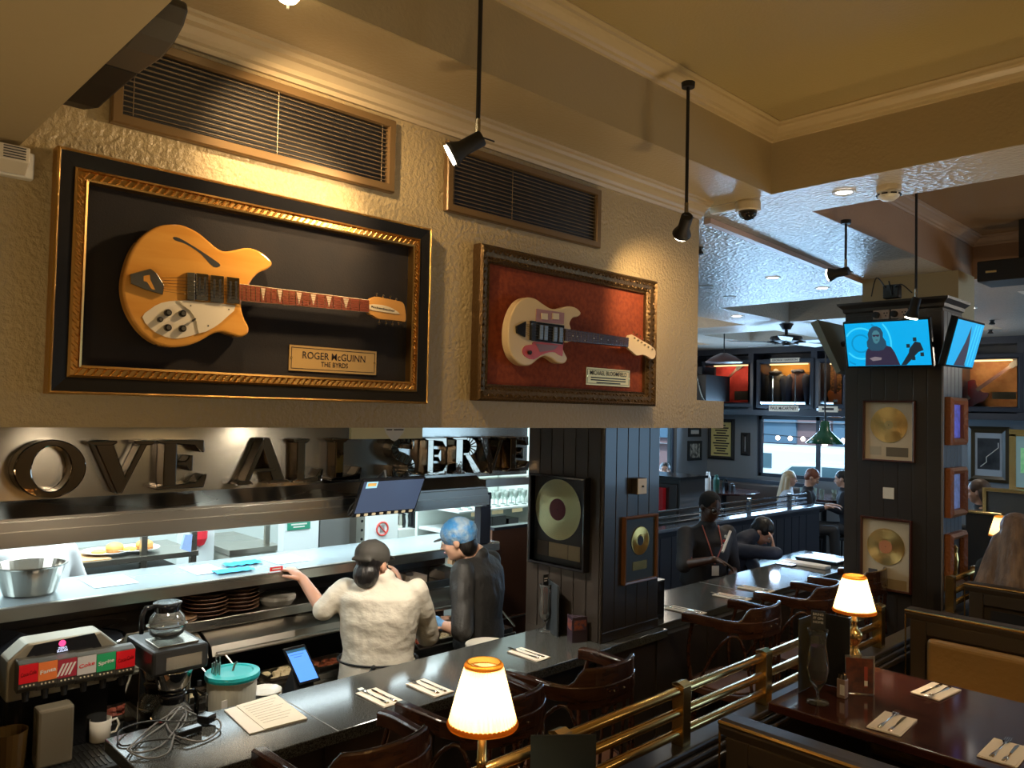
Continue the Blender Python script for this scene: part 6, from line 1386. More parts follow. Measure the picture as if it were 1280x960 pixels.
wallpic(885, 524, 918, 573, 'large yellow poster of black lettering in a black frame', BLACK, mat('poster_yellow', (.68, .60, .24), .6), .06, 12)
wallpic(926, 541, 937, 569, 'narrow framed picture left of the street window', BLACK, mat('print_pale', (.5, .52, .55), .5, var=(10, (.3, .33, .4))), .07)
t, x0, x1, z0, z1 = wallpic(1210, 534, 1262, 601, 'large framed dark photograph with a white mount, right of the record pillar', mat('frame_black_gilt', (.05, .035, .015), .3), mat('mount_blue_white', (.42, .47, .52), .6), .09)
xc, zc = (x0+x1)/2, (z0+z1)/2
out('photograph', B().box((xc-(x1-x0)*.27, WB-.022, zc-(z1-z0)*.27), (xc+(x1-x0)*.27, WB-.0185, zc+(z1-z0)*.29)), mat('photo_dark', (.012, .014, .018), .3, var=(5, (.05, .05, .055))), t)
out('signature', B().tube([Vector((xc-.10+.05*k+.03*sin(k*2.1), WB-.024, zc-.18+.07*k)) for k in range(6)], .007, 5), WHITE, t)
# brass framed mirror / doorway at the right edge
p = at(1262, 600, 1, 9.5)
t = thing('brass_doorway', 'brass framed glazed screen at the right edge behind the lamp', 'screen', (p.x+.2, 9.5, .4))
for x in (p.x, p.x+.62): out('brass_post', B().box((x, 9.48, .4), (x+.06, 9.54, 2.12)), BRASS, t)
out('brass_header', B().box((p.x, 9.48, 2.10), (p.x+.68, 9.54, 2.17)), BRASS, t)
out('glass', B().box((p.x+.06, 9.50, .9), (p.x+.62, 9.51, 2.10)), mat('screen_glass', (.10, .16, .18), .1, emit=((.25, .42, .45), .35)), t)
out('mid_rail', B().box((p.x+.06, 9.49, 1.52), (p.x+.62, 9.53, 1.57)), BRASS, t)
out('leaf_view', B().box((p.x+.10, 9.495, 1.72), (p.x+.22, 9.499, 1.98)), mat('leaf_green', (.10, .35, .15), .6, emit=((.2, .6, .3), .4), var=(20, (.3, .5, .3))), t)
# black loudspeaker on the ceiling at the right
a, c = at(1221, 356, 1, 6.6), at(1290, 318, 1, 6.6)
t = thing('black_loudspeaker', 'black wall loudspeaker hanging under the ceiling at the right edge', 'loudspeaker', ((a.x+c.x)/2, 6.7, a.z))
out('cabinet', B().box((a.x, 6.6, a.z+.02), (a.x+.62, 6.95, c.z-.01)), BLACK, t, bevel=.008); out('badge', B().box((a.x+.06, 6.592, (a.z+c.z)/2-.01), (a.x+.13, 6.60, (a.z+c.z)/2+.004)), mat('badge_gold', (.6, .45, .2), .4), t)
out('bracket', B().box((a.x+.25, 6.7, c.z-.01), (a.x+.32, 6.78, 3.755)), BLACK, t)
# ceiling fan
p = at(983, 405, 2, ZS); fx, fy = p.x, p.y
t = thing('ceiling_fan', 'dark ceiling fan with pale blades in the far room', 'fan', (fx, fy, 3.0))
z0 = at(983, 430, 0, fx).z
fz = lambda py: at(983, py, 0, fx).z
out('canopy', B().lathe([(.05, fz(412)), (.09, fz(405)), (.09, ZS)], (fx, fy, 0), 16), BLACK, t); out('downrod', B().cyl((fx, fy, fz(420)), (fx, fy, fz(411)), .02, n=8), BLACK, t)
out('motor', B().lathe([(.05, fz(432)), (.06, fz(429)), (.18, fz(427)), (.20, fz(424)), (.19, fz(421)), (.08, fz(419))], (fx, fy, 0), 24), BLACK, t, smooth=False)
for k in range(5):
    a = radians(8+72*k); d = Vector((cos(a), sin(a), 0)); n = Vector((-sin(a), cos(a), 0)); c = Vector((fx, fy, fz(428)))
    out('blade', B().loops([[c+d*.22-n*.06+Z*.01, c+d*.72-n*.085+Z*.012, c+d*.76, c+d*.72+n*.085-Z*.012, c+d*.22+n*.06-Z*.01], [c+d*.22-n*.06+Z*.018, c+d*.72-n*.085+Z*.02, c+d*.76+Z*.008, c+d*.72+n*.085-Z*.004, c+d*.22+n*.06-Z*.002]]), mat('fan_blade', (.45, .47, .52), .4), t)
    out('blade_iron', B().cyl(c+d*.1, c+d*.24, .012, n=6), BLACK, t)
# recessed lights
for k, (px, py, r, on) in enumerate(((1055, 240, .045, 1), (966, 347, .05, 1), (1028, 360, .05, 1), (921, 395, .06, 1), (883, 358, .05, 0), (912, 371, .05, 0), (1213, 385, .05, 1))):
    p = at(px, py, 2, ZS-.001)
    if 0.39 < p.x and p.y > 4.27 and p.y < 7.2: p = at(px, py, 2, cz)
    t = thing('recessed_downlight', 'round recessed ceiling light, ' + ['nearest, left of the smoke detector', 'in the blue lit ceiling by the beam corner', 'just left of the record pillar top', 'in the far coffered ceiling left of the fan', 'unlit beside the guitar wall end', 'unlit farther from the guitar wall end', 'right of the record pillar crown'][k], 'ceiling light', p-Z*.01)
    out('rim', B().lathe([(r*.9, -.004), (r*1.25, -.006), (r*1.3, 0)], p, 24, cap=False), WHITE, t); out('lamp', B().cyl(p-Z*.003, p-Z*.001, r*.9, n=20), emi('downlight_on', (1, .92, .8), 6) if on else mat('downlight_off', (.12, .12, .12), .4), t)
    if on: light('downlight_beam', 'SPOT', p-Z*.02, 16 if k == 0 else 42, (1, .86, .68), p-Z*3, .04, angle=125, blend=.8)
# smoke detector, dome camera, trunking
p = at(1111, 233, 2, ZS)
t = thing('smoke_detector', 'white round smoke detector on the ceiling beam', 'smoke detector', p-Z*.06)
out('base', B().lathe([(.055, -.03), (.058, -.025), (.058, 0)], p, 28), IVORY, t); out('head', B().lathe([(.001, -.072), (.030, -.070), (.048, -.055), (.055, -.035), (.055, -.030)], p, 28), WHITE, t, smooth=True)
for k in range(8): a = k*pi/4; out('vent_slot', B().obox(p+Vector((.0545*cos(a), .0545*sin(a), -.045)), (-.014*sin(a), .014*cos(a), 0), (0, 0, .003), (.003*cos(a), .003*sin(a), 0)), BLACK, t)
p = at(935, 252, 2, ZS)
t = thing('dome_camera', 'cream dome security camera with a black eye at the wall corner', 'camera', p-Z*.1)
out('housing', B().lathe([(.062, -.055), (.068, -.05), (.068, -.012), (.062, 0)], p, 28), IVORY, t, smooth=False); out('dome', B().lathe([(.001, -.105), (.028, -.098), (.045, -.078), (.050, -.055)], p, 24), BLKG, t, smooth=True)
b = B(); q0, q1 = Vector((-.02, 3.86, ZS)), p; out('conduit', B().obox(((q0.x+p.x)/2, (q0.y+p.y)/2-.02, ZS-.018), ((p.x-q0.x)/2-.03, (p.y-q0.y)/2, 0), (0, .014, 0), (0, 0, .018)), IVORY, t)
a, c = at(884, 279, 2, ZS-.03), at(1126, 375, 2, ZS-.03)
d = (c-a); n = Vector((-d.y, d.x, 0)).normalized()*.022
tag(out('cable_trunking', B().obox((a+c)/2+Z*.013, d/2, n, (0, 0, .016)), mat('trunking_pink', (.62, .42, .34), .4)), 'long pinkish cable trunking running under the ceiling from the guitar wall', 'trunking')
for k, (px, py) in enumerate(((1100, 430), (1240, 400), (1238, 412))):
    p = at(px if k else 874, py if k else 309, 2, ZS); t = tag(out('sprinkler_head', B().lathe([(.03, 0), (.02, -.02), (.035, -.05), (.01, -.055)], p, 12), BLACK), ['small dark ceiling sensor beside the end of the guitar wall', 'small dark ceiling sensor right of the second television', 'lower dark ceiling sensor right of the second television'][k], 'sensor')
# divider with rail in the mid room
pa, pb = at(872, 655, 2, 1.12), at(1014, 628, 2, 1.12); xd = (pa.x+pb.x)/2
t = thing('low_partition', 'low navy panelled partition topped by a rail in the middle of the room', 'partition', (xd, (pa.y+pb.y)/2, 0))
out('panel', B().box((xd-.08, pa.y-1, 0), (xd, pb.y, 1.06)), NAVY, t)
for k in range(24): out('bead', B().box((xd, pa.y-.9+k*.2, .1), (xd+.006, pa.y-.72+k*.2, 1.0)), NAVY, t) if pa.y-.72+k*.2 < pb.y else None
out('ledge', B().box((xd-.12, pa.y-1, 1.06), (xd+.05, pb.y+.03, 1.10)), mat('ledge_blue', (.10, .13, .18), .2), t, bevel=.01)
SR = mat('silver_rail', (.55, .58, .62), .15, 1)
for z in (1.15, 1.20, 1.26): out('tube', B().cyl((xd-.04, pa.y-1, z), (xd-.04, pb.y-.3, z), .012, n=8), SR, t)
for k in range(5): out('post', B().box((xd-.06, pa.y+.3+k*1.0, 1.10), (xd-.02, pa.y+.34+k*1.0, 1.29)), SR, t) if pa.y+.3+k < pb.y else None
# benches and tables beyond
def simple_bench(x0, x1, y0, y1, zt, label, axis=1, face=mat('bench_leather', (.10, .075, .065), .3)):
    t = thing('far_bench', label, 'bench', ((x0+x1)/2, (y0+y1)/2, 0))
    out('back', B().box((x0, y1-.12, 0), (x1, y1, zt)) if axis == 1 else B().box((x0, y0, 0), (x0+.12, y1, zt)), NAVY, t)
    out('back_cushion', B().box((x0+.03, y1-.2, .5), (x1-.03, y1-.12, zt-.06)) if axis == 1 else B().box((x0+.12, y0+.03, .5), (x0+.2, y1-.03, zt-.06)), face, t, bevel=.03)
    out('seat', B().box((x0, y0, .1), (x1, y1-.2, .48)) if axis == 1 else B().box((x0+.2, y0, .1), (x1, y1, .48)), face, t, bevel=.04)
p = at(940, 600, 1, 12.2); q = at(1003, 600, 1, 12.2)
simple_bench(at(885, 600, 1, 12.2).x, q.x, 11.6, 12.4, 1.17, 'long brown leather bench under the poster wall and window')
p = at(848, 610, 1, 9.6); simple_bench(p.x-.2, p.x+.28, 9.1, 9.7, 1.22, 'brown bench end standing left of the round table')
def round_table(px, py, z, r, label):
    p = at(px, py, 2, z); t = thing('far_table', label, 'table', (p.x, p.y, 0))
    out('tabletop', B().lathe([(r-.01, z-.03), (r, z-.025), (r, z-.004), (r-.006, z)], (p.x, p.y, 0), 32), WOODT, t); out('column', B().cyl((p.x, p.y, .03), (p.x, p.y, z-.03), .04, n=10), BLACK, t); out('foot', B().lathe([(.25, 0), (.24, .03), (.04, .05)], (p.x, p.y, 0), 20), BLACK, t)
    return p
p = round_table(905, 613, 1.05, .55, 'round dark table with a caddy behind the black shirted waiter')
for k, (dx, dz, m, l) in enumerate(((-.25, .28, PAPER, 'rolled white menu standing on the round far table'), (-.12, .24, mat('bottle_green', (.02, .09, .06), .3), 'dark green box on the round far table'), (.02, .18, BLKG, 'small black bottle on the round far table'), (.12, .12, BLACK, 'short black jar on the round far table'))):
    tag(out(['menu_roll', 'condiment_box', 'sauce_bottle', 'spice_jar'][k], B().lathe([(.05, 0), (.05, dz*.7), (.03, dz*.85), (.03, dz)], (p.x+dx, p.y+dx*.3, 1.0505), 10), m), l, ['menu', 'box', 'bottle', 'jar'][k])
p2 = round_table(1030, 621, 1.07, .5, 'dark table where the window diners sit')
t = thing('dark_bar_table', 'small dark table with napkins in front of the low partition', 'table', (0, 0, 0)); bpos = at(1000, 705, 2, .80)
t.location = (bpos.x, bpos.y, 0); ROOT[t.name] = Matrix.Translation((bpos.x, bpos.y, 0))
out('tabletop', B().box((-.35, -.7, .77), (.35, .8, .80)), BLKG, t, local=True, bevel=.005); out('column', B().cyl((0, 0, .0), (0, 0, .77), .04, n=10), BLACK, t, local=True)
for k in range(4): tag(out('glass_tumbler', B().lathe([(.03, 0), (.035, .12), (.033, .12), (.027, .01), (.001, .008)], (p2.x-.28+.15*k, p2.y-.12+.08*(k % 2), 1.071), 12), RG), 'clear tumbler on the window diners table, %s from the left' % ['first', 'second', 'third', 'fourth'][k], 'glass', 'tumblers on the window table')
# green enamel lamp
p = at(1031, 552, 1, 10.6)
t = thing('green_pendant', 'green enamel pendant lamp hanging before the street window', 'lamp', p)
out('shade', B().lathe([(.24, -.03), (.25, -.02), (.12, .10), (.07, .16), (.06, .27), (.03, .29)], p, 28), mat('enamel_green', (.015, .09, .04), .2), t, smooth=True); out('rod', B().cyl(p+Z*.28, Vector((p.x, p.y, 3.76)), .012, n=6), BLACK, t); out('bulb', B().sph(p-Z*.02, .05, 8), emi('pendant_bulb', (1, .9, .7), 4), t)
p = at(905, 449, 1, 10.2)
t = thing('brown_pendant', 'dim brown dome pendant before the red lined case', 'lamp', p)
out('shade', B().lathe([(.26, -.05), (.27, -.04), (.16, .04), (.05, .09)], p, 24), mat('dome_brown', (.09, .035, .03), .4), t, smooth=True); out('rod', B().cyl(p+Z*.08, Vector((p.x, p.y, 3.76)), .01, n=6), BLACK, t)
# string of fairy bulbs in the window
x0, x1, z0, z1 = cb(948, 553, 1000, 549, 12.6)
t = thing('bulb_string', 'string of small round bulbs hanging outside the street window', 'lights', (x0, 13.3, z0))
out('wire', B().cyl((x0-.3, 13.3, z1+.1), (x1+.8, 13.3, z1+.02), .008, n=5), BLACK, t)
for x_ in (x0-.3, x1+.8): out('post', B().cyl((x_, 13.3, -.3), (x_, 13.3, z1+.11), .02, n=6), BLACK, t)
for k in range(6): out('bulb', B().sph((x0+k*(x1-x0)/3.2, 13.3, z1+.04-.0*k), .045, 8), emi('fairy_bulb', (1, .75, .6), 4), t)
# parked car outside
def car(cx, cy, label):
    t = thing('parked_car', label, 'car', (cx, cy, -.3))
    prof = [(-2.1, .25), (-2.15, .75), (-1.95, 1.0), (-1.1, 1.10), (-.55, 1.52), (.9, 1.56), (1.65, 1.12), (2.05, 1.0), (2.12, .5), (2.0, .25)]
    out('body', B().prism([(cx+x, z-.3) for x, z in prof], 1, cy-.85, cy+.85), mat('car_paint', (.75, .80, .80), .2, coat=.5), t, bevel=.06, seg=3)
    for P in ([(-.95, 1.12), (-.5, 1.45), (.1, 1.48), (.1, 1.10)], [(.18, 1.10), (.18, 1.48), (.85, 1.48), (1.35, 1.12)]): out('side_window', B().prism([(cx+x, z-.3) for x, z in P], 1, cy-.865, cy-.845), mat('car_glass', (.05, .10, .12), .05), t)
    for x in (-1.35, 1.35): out('wheel', B().lathe([(.32, -.1), (.33, -.08), (.33, .08), (.32, .1)], (cx+x, cy-.80, .02), 24, axis=(0, 1, 0)), BLACK, t)
    out('door_line', B().box((cx+.13, cy-.868, .1), (cx+.145, cy-.85, .8)), BLACK, t); out('bumper', B().box((cx-2.2, cy-.8, .0), (cx-2.05, cy+.8, .25)), mat('car_trim', (.1, .1, .1), .5), t)
p = at(1050, 580, 1, 17.5); car(p.x-.2, 17.5, 'silver car parked outside the street window')
p = at(980, 572, 1, 20.5)
t = thing('parked_van', 'long white van standing in the street behind the parked car', 'van', (p.x, 20.5, -.3))
out('body', B().box((p.x-3.2, 20.0, .1), (p.x+3.0, 21.8, 1.45)), mat('van_white', (.80, .84, .84), .3), t, bevel=.12, seg=3); out('side_window', B().box((p.x-.9, 19.98, .85), (p.x-.1, 20.0, 1.25)), MATS['car_glass'], t)
for x in (-2.2, 2.0): out('wheel', B().lathe([(.36, -.1), (.37, .1)], (p.x+x, 20.05, .05), 20, axis=(0, 1, 0)), BLACK, t)
# waiter station with a red sign
yS = 7.3
x0, x1, z0, z1 = cb(821, 600, 850, 745, yS)
t = thing('waiter_station', 'tall dark cabinet between the bar pillar and the waiter', 'cabinet', ((x0+x1)/2, yS, 0))
out('carcass', B().box((x0-.35, yS, 0), (x1, yS+.5, z1)), PANEL, t); out('door', B().box((x0+.02, yS-.02, .1), (x1-.03, yS, z1-.05)), PANEL, t, bevel=.006); out('top', B().box((x0-.37, yS-.03, z1), (x1+.03, yS+.52, z1+.03)), BLKG, t)
p = cb(822, 610, 832, 638, yS-.03); t = thing('red_notice', 'bright red upright box on the tall dark cabinet', 'box', (p[0], yS-.03, p[2]))
out('box', B().box((p[0], yS-.08, p[2]), (p[1], yS-.021, p[3])), mat('notice_red', (.65, .02, .03), .4), t); out('stripe', B().box((p[0]+.012, yS-.0815, p[2]+.05), (p[0]+.022, yS-.08, p[3]-.03)), WHITE, t)
# papers, folders at the end of the far bar
for k, (px, py, w, d, zz, m, l) in enumerate(((1030, 700, .34, .22, .0, BLKG, 'black folder at the far end of the bar'), (1000, 706, .36, .10, .0, NAPK, 'rolled cream cloth lying at the far end of the bar'))):
    p = at(px, py, 2, BZ); tag(out(['folder', 'rolled_cloth'][k], B().box((max(-.58, p.x-w/2), min(p.y, 6.2)-d/2, BZ+.001), (max(-.58, p.x-w/2)+w, min(p.y, 6.2)+d/2, BZ+.025)), m, bevel=.006), l, ['folder', 'cloth'][k])
# booths behind the record pillar on the right
yb = 7.6; x0, x1, z0, z1 = cb(1207, 645, 1252, 745, yb)
t = thing('booth_bench', 'dark high backed bench right of the pillar, in front of the far seated woman', 'bench', (x0, yb, .4))
out('back', B().box((x0, yb, 0), (x1, yb+.08, z1)), BLACK, t); out('top_trim', B().box((x0, yb-.01, z1), (x1, yb+.09, z1+.02)), BRASS, t, bevel=.004)
t = thing('brass_edged_booth', 'pale panelled booth end with brass edging, below the large framed photograph', 'booth', (x1+.1, 8.2, .4))
a, c = at(1232, 640, 1, 8.0), at(1262, 616, 1, 8.0)
out('end_panel', B().box((a.x, 8.0, .4), (a.x+.55, 8.06, c.z)), mat('booth_pale', (.12, .14, .16), .3), t); out('brass_edge', B().box((a.x-.02, 7.98, 1.25), (a.x+.57, 8.07, 1.29)).box((a.x-.02, 7.98, c.z), (a.x+.57, 8.07, c.z+.03)).box((a.x-.02, 7.98, .5), (a.x+.01, 8.07, c.z)), BRASS, t)
p = at(1252, 672, 1, 7.0); z = p.z-.25
tb = thing('far_table', 'dark table carrying the third lit lamp at the right edge', 'table', (p.x+.1, 7.0, .4))
out('tabletop', B().box((p.x-.12, 6.7, z-.03), (p.x+.8, 7.3, z)), WOODT, tb); out('pedestal', B().cyl((p.x+.3, 7.0, .4), (p.x+.3, 7.0, z-.03), .04, n=10), BLACK, tb)
lamp(p.x, 7.0, z, 'third lit table lamp, at the right edge beyond the record pillar', 6, 1.0)
# ================================================================ PEOPLE
def face_bits(t, c, F, R, U, s=1.0, dark=False):
    ew = out('eye', B().sph(c+F*.079*s+R*.031*s+U*.012*s, .010*s, 8).sph(c+F*.079*s-R*.031*s+U*.012*s, .010*s, 8), mat('eye_white', (.6, .55, .5), .3), t, smooth=True)
    out('iris', B().sph(c+F*.087*s+R*.031*s+U*.010*s, .005*s, 6).sph(c+F*.087*s-R*.031*s+U*.010*s, .005*s, 6), BLACK, ew)
    out('eyebrow', B().tube([c+F*.086*s+R*.016*s+U*.030*s, c+F*.084*s+R*.034*s+U*.035*s, c+F*.072*s+R*.048*s+U*.028*s], .0035*s, 5).tube([c+F*.086*s-R*.016*s+U*.030*s, c+F*.084*s-R*.034*s+U*.035*s, c+F*.072*s-R*.048*s+U*.028*s], .0035*s, 5), mat('brow_dark', (.03, .02, .015), .7), t)
    out('lips', B().tube([c+F*.083*s-R*.022*s-U*.050*s, c+F*.093*s-U*.047*s, c+F*.083*s+R*.022*s-U*.050*s], [.003*s, .0055*s, .003*s], 6), mat('lips_dark' if dark else 'lips', (.12, .04, .03) if dark else (.45, .15, .12), .4), t)
def head(b, c, F, R, U, s=1.0):
    M = Matrix((R, F, U)).transposed()
    def e(o, r): b.sph(c+R*o[0]*s+F*o[1]*s+U*o[2]*s, tuple(v*s for v in r), 16, rot=M)
    e((0, -.012, .030), (.074, .094, .088)); e((0, .020, -.020), (.062, .070, .085)); e((0, .045, -.070), (.036, .036, .034)); e((0, .02, -.055), (.052, .052, .045))
    e((0, .068, .028), (.045, .020, .014)); e((.038, .058, -.022), (.020, .018, .018)); e((-.038, .058, -.022), (.020, .018, .018))
    b.cap(c+F*.078*s+U*.018*s, c+F*.100*s-U*.018*s, .008*s, .013*s, 8); e((.012, .088, -.022), (.008, .009, .007)); e((-.012, .088, -.022), (.008, .009, .007))
    for q in (-1, 1): e((q*.076, -.008, -.004), (.010, .020, .030))
def hand(b, w, d, n, side, curl=.5, s=1.0):
    """wrist w, pointing d, palm normal n, side=+1 when the thumb leaves towards d x n"""
    d = d.normalized(); n = (n-d*n.dot(d)).normalized(); k = d.cross(n)*side
    M = Matrix((k, d, n)).transposed()
    b.sph(w+d*.045*s, (.040*s, .052*s, .015*s), 12, rot=M); b.cap(w-d*.01, w+d*.03*s, .026*s, .024*s, 10)
    for i, (o, L) in enumerate(((.030, .040), (.010, .045), (-.011, .042), (-.030, .033))):
        p = w+d*.085*s+k*o*s; dd = d; r = .0088*s
        for j in range(3):
            dd = (dd*cos(curl*.75)+n*sin(curl*.75)).normalized() if j else (dd*cos(curl*.5)+n*sin(curl*.5)).normalized()
            q = p+dd*L*s*(.9, .65, .5)[j]; b.cap(p, q, r, r*.92, 8); p = q; r *= .93
            nn = n-dd*n.dot(dd); n2 = nn.normalized() if nn.length > .2 else -d; n_ = n; n = n2
        n = Vector(M.col[2])
    p = w+d*.02*s+k*.032*s; dd = (d*.6+k*.8).normalized(); q = p+dd*.040*s; b.cap(p, q, .0125*s, .0105*s, 8); b.cap(q, q+(d*.85+k*.3+n*.4).normalized()*.032*s, .0105*s, .009*s, 8)
def trunk(b, rings, n=24):
    """rings: (centre, right vec, fwd vec, half width, half depth)"""
    b.loops([[c+R*(w*abs(cos(a))**.8*(1 if cos(a) > 0 else -1))+F*(d*sin(a)) for a in [2*pi*k/n for k in range(n)]] for c, R, F, w, d in rings])
CLO = bpy.data.textures.new('fold_noise', 'CLOUDS'); CLO.noise_scale = .14; CLO.noise_depth = 2
def organic(name, b, m, t, vox, sm=4, disp=0.0):
    def mods(o):
        r = o.modifiers.new('remesh', 'REMESH'); r.mode = 'VOXEL'; r.voxel_size = vox; r.use_smooth_shade = True
        s_ = o.modifiers.new('smooth', 'SMOOTH'); s_.factor = .5; s_.iterations = sm
        if disp: d = o.modifiers.new('folds', 'DISPLACE'); d.texture = CLO; d.strength = disp; d.texture_coords = 'LOCAL'; d.mid_level = .5
    return out(name, b, m, t, mods=mods)
def figure(name, label, base, phi, H, sh, hipz, lean, arms, hd, skin, shirt, pants, build=1.0, vox=.007, sit=None, sleeve=.62, head_s=1.0, neckf=.03, fold=.014, twist=0.0, collar=None):
    """base: floor point under the hips; phi facing; sh shoulder height; arms [(elbow,wrist,handdir,palm,curl) L,R]; hd=(phi, pitch)"""
    F = Vector((cos(phi), sin(phi), 0)); R = Vector((sin(phi), -cos(phi), 0)); base = Vector(base)
    t = thing(name, label, 'person', base)
    hip = base+Z*hipz; shc = base+F*lean+Z*sh; up = (shc-hip).normalized(); Fs = (F-up*F.dot(up)).normalized()
    phs = phi+twist; Rs = Vector((sin(phs), -cos(phs), 0)); Fs2 = Rs.cross(up)*-1 if Rs.cross(up).dot(F) < 0 else Rs.cross(up)
    L = (shc-hip).length; bw = build
    def rings(k, lo=-.06):
        P = [(lo, .155, .105), (.05, .165*bw, .115*bw), (.30, .148*bw, .108*bw), (.62, .168*bw, .122*bw), (.85, .182*bw, .112*bw), (.96, .165*bw, .085), (1.04, .09, .065), (1.10, .058, .056)]
        return [(hip+up*L*u, R.lerp(Rs, max(0, min(1, u))).normalized(), Fs.lerp(Fs2, max(0, min(1, u))).normalized(), w*k, d*k) for u, w, d in P]
    nk = shc+up*.05; F2 = Vector((cos(hd[0]), sin(hd[0]), 0)); R2 = Vector((sin(hd[0]), -cos(hd[0]), 0)); pt = hd[1]
    Fh = F2*cos(pt)+Z*sin(pt); Uh = Z*cos(pt)-F2*sin(pt)
    hc = shc+Z*.17*head_s+F*neckf+F2*max(0, -sin(pt))*.05
    if len(hd) > 2: hc = Vector(hd[2])
    b = B(); trunk(b, rings(.90)); b.cap(nk-up*.02, hc-Uh*.05-Fh*.02, .056, .054, 12); head(b, hc, Fh, R2, Uh, head_s)
    c = B(); trunk(c, rings(1.0)[:-1]); c.sph(nk-up*.02, (.080, .074, .046), 12)
    if collar: c.cap(nk-up*.03, nk.lerp(hc, .38), .088, .070, 12)
    legs = B(); shoes = B()
    for i, s_ in enumerate((-1, 1)):
        S = shc+Rs*s_*.152*bw-up*.045; E_, W_, hdv, pn, curl = arms[i]
        E_, W_ = Vector(E_), Vector(W_)
        b.cap(S, E_, .046, .040, 12); b.cap(E_, W_, .041, .027, 12); hand(b, W_, Vector(hdv), Vector(pn), -s_, curl, head_s)
        sb = min(bw, 1.12); c.cap(S, S.lerp(E_, .5), .063*sb, .058*sb, 12); c.cap(S.lerp(E_, .3), S.lerp(E_, min(1, sleeve*1.3)), .058*sb, .056*sb, 12)
        if sleeve > .9: c.cap(E_, E_.lerp(W_, sleeve-.9 if sleeve < 1.9 else 1), .058, .050, 12)
        hj = hip+R*s_*.09-Z*.02
        if sit is None: kn = hj-Z*(hj.z*.5)+F*.02; an = Vector((hj.x, hj.y, .08))
        else: kn = hj+F*.40+Z*.02; an = Vector((kn.x, kn.y, sit+.08))+F*.03
        b.cap(hj, kn, .075, .052, 12); b.cap(kn, an, .052, .036, 12)
        legs.cap(hj, kn, .092, .066, 12); legs.cap(kn, an, .066, .055, 12)
        fz_ = (0 if sit is None else sit)+.035; shoes.cap(Vector((an.x, an.y, fz_)), Vector((an.x, an.y, fz_))+F*.17, .042, .036, 12)
    legs.sph(hip, (.15, .13, .12), 14)
    body = organic('body', b, skin, t, vox); face_bits(t, hc, Fh, R2, Uh, head_s, skin is SKIND)
    organic('shirt', c, shirt, t, vox*1.3, 5, fold); organic('trousers', legs, pants, t, .014, 3); organic('shoe', shoes, BLACK, t, .012, 2)
    return t, hc, Fh, R2, Uh, shc, hip, F, R, up
A = lambda px, py, x: at(px, py, 0, x)
WSH = soft_cloth(mat('white_shirt', (.66, .60, .50), .75, bump=(5, .5, 'noise', (1.6, 1.6, 2.4))))
BSH = soft_cloth(mat('black_jacket', (.022, .020, .018), .6, bump=(6, .8, 'noise', (1.5, 1.5, 1.2))))
def hair_cap(t, hc, F, R, U, m, name='hair', s=1.0, extra=None, low=0.0, vox=.008):
    b = B(); M = Matrix((R, F, U)).transposed()
    b.sph(hc-F*.022*s+U*.040*s, (.083*s, .098*s, .088*s), 16, rot=M); b.sph(hc-F*.050*s-U*(.005+low)*s, (.074*s, .062*s, .075*s), 14, rot=M)
    if extra: extra(b)
    return organic(name, b, m, t, vox, 2, .006)
HD = mat('dark_hair', (.009, .007, .006), .45, bump=(60, .5, 'noise', (1, 1, .2)))
# --- cook in white shirt, cap, back to us
phi = radians(138)
cx_ = A(466, 745, -1.0)
el = A(404, 762, -1.20); wl = Vector((-1.37, A(378, 724, -1.37).y, A(378, 724, -1.37).z))
er = A(535, 794, -.98); wr = A(503, 741, -1.14)
t, hc, Fh, Rh, Uh, shc, hip, F, R, up = figure('person', 'cook in a white shirt and black cap leaning on the pass shelf', (-1.0+.0, cx_.y+.04, 0), phi, 1.6, 1.335, .86, .05,
    [(el, wl, (-.5, -.25, .35), (-.3, -.1, -1), 1.15), (er, wr, (-.15, -.15, .9), (-.5, -.6, .1), .5)], (radians(112), -.22, A(466, 706, -1.06)), SKIN, WSH, mat('dark_trousers', (.03, .03, .032), .7), build=1.22, vox=.0062, sleeve=.80, fold=.024)
hair_cap(t, hc, Fh, Rh, Uh, mat('grey_black_hair', (.012, .010, .010), .35, bump=(40, 1.0, 'noise', (1, 1, .3))), low=.045)
M = Matrix((Rh, Fh, Uh)).transposed(); b = B().sph(hc-Fh*.016+Uh*.052, (.090, .106, .078), 18, rot=M).cap(hc-Fh*.11+Uh*.02+Rh*.05, hc-Fh*.11+Uh*.02-Rh*.05, .012, .012, 8).sph(hc+Uh*.130-Fh*.012, (.010, .010, .006), 8); capo = organic('cap', b, mat('cap_black', (.050, .045, .038), .8), t, .008, 3, .006)
c = hc+Fh*.098+Uh*.045; out('cap_brim', B().loops([[c+Rh*(.07*cos(a))+Fh*(.06*sin(a) if sin(a) > 0 else 0)-Fh*.015-Uh*(.012*sin(a))+Uh*z_ for a in [2*pi*k/24 for k in range(24)]] for z_ in (0, .005)]), MATS['cap_black'], t)
# apron strings
ringp = [hip+up*.10+R*(.205*cos(a))+F*(.150*sin(a)) for a in [2*pi*k/28 for k in range(28)]]
out('apron_string', B().tube(ringp, .006, 6, wrap=True), BLACK, t)
kn = hip+up*.10-F*.158; out('apron_bow', B().tube([kn, kn+R*.02-Z*.05-F*.01, kn+R*.03-Z*.12], [.006, .012, .010], 6).tube([kn, kn-R*.03-Z*.04-F*.01, kn-R*.035-Z*.12], [.006, .012, .010], 6).sph(kn, .014, 8), BLACK, t)
ap = B(); trunk(ap, [(hip+up*u, R, F, w, d) for u, w, d in ((-.45, .20, .16), (-.2, .208, .16), (.0, .200, .152), (.10, .196, .145))]); organic('apron', ap, WSH, t, .012, 3, .015)
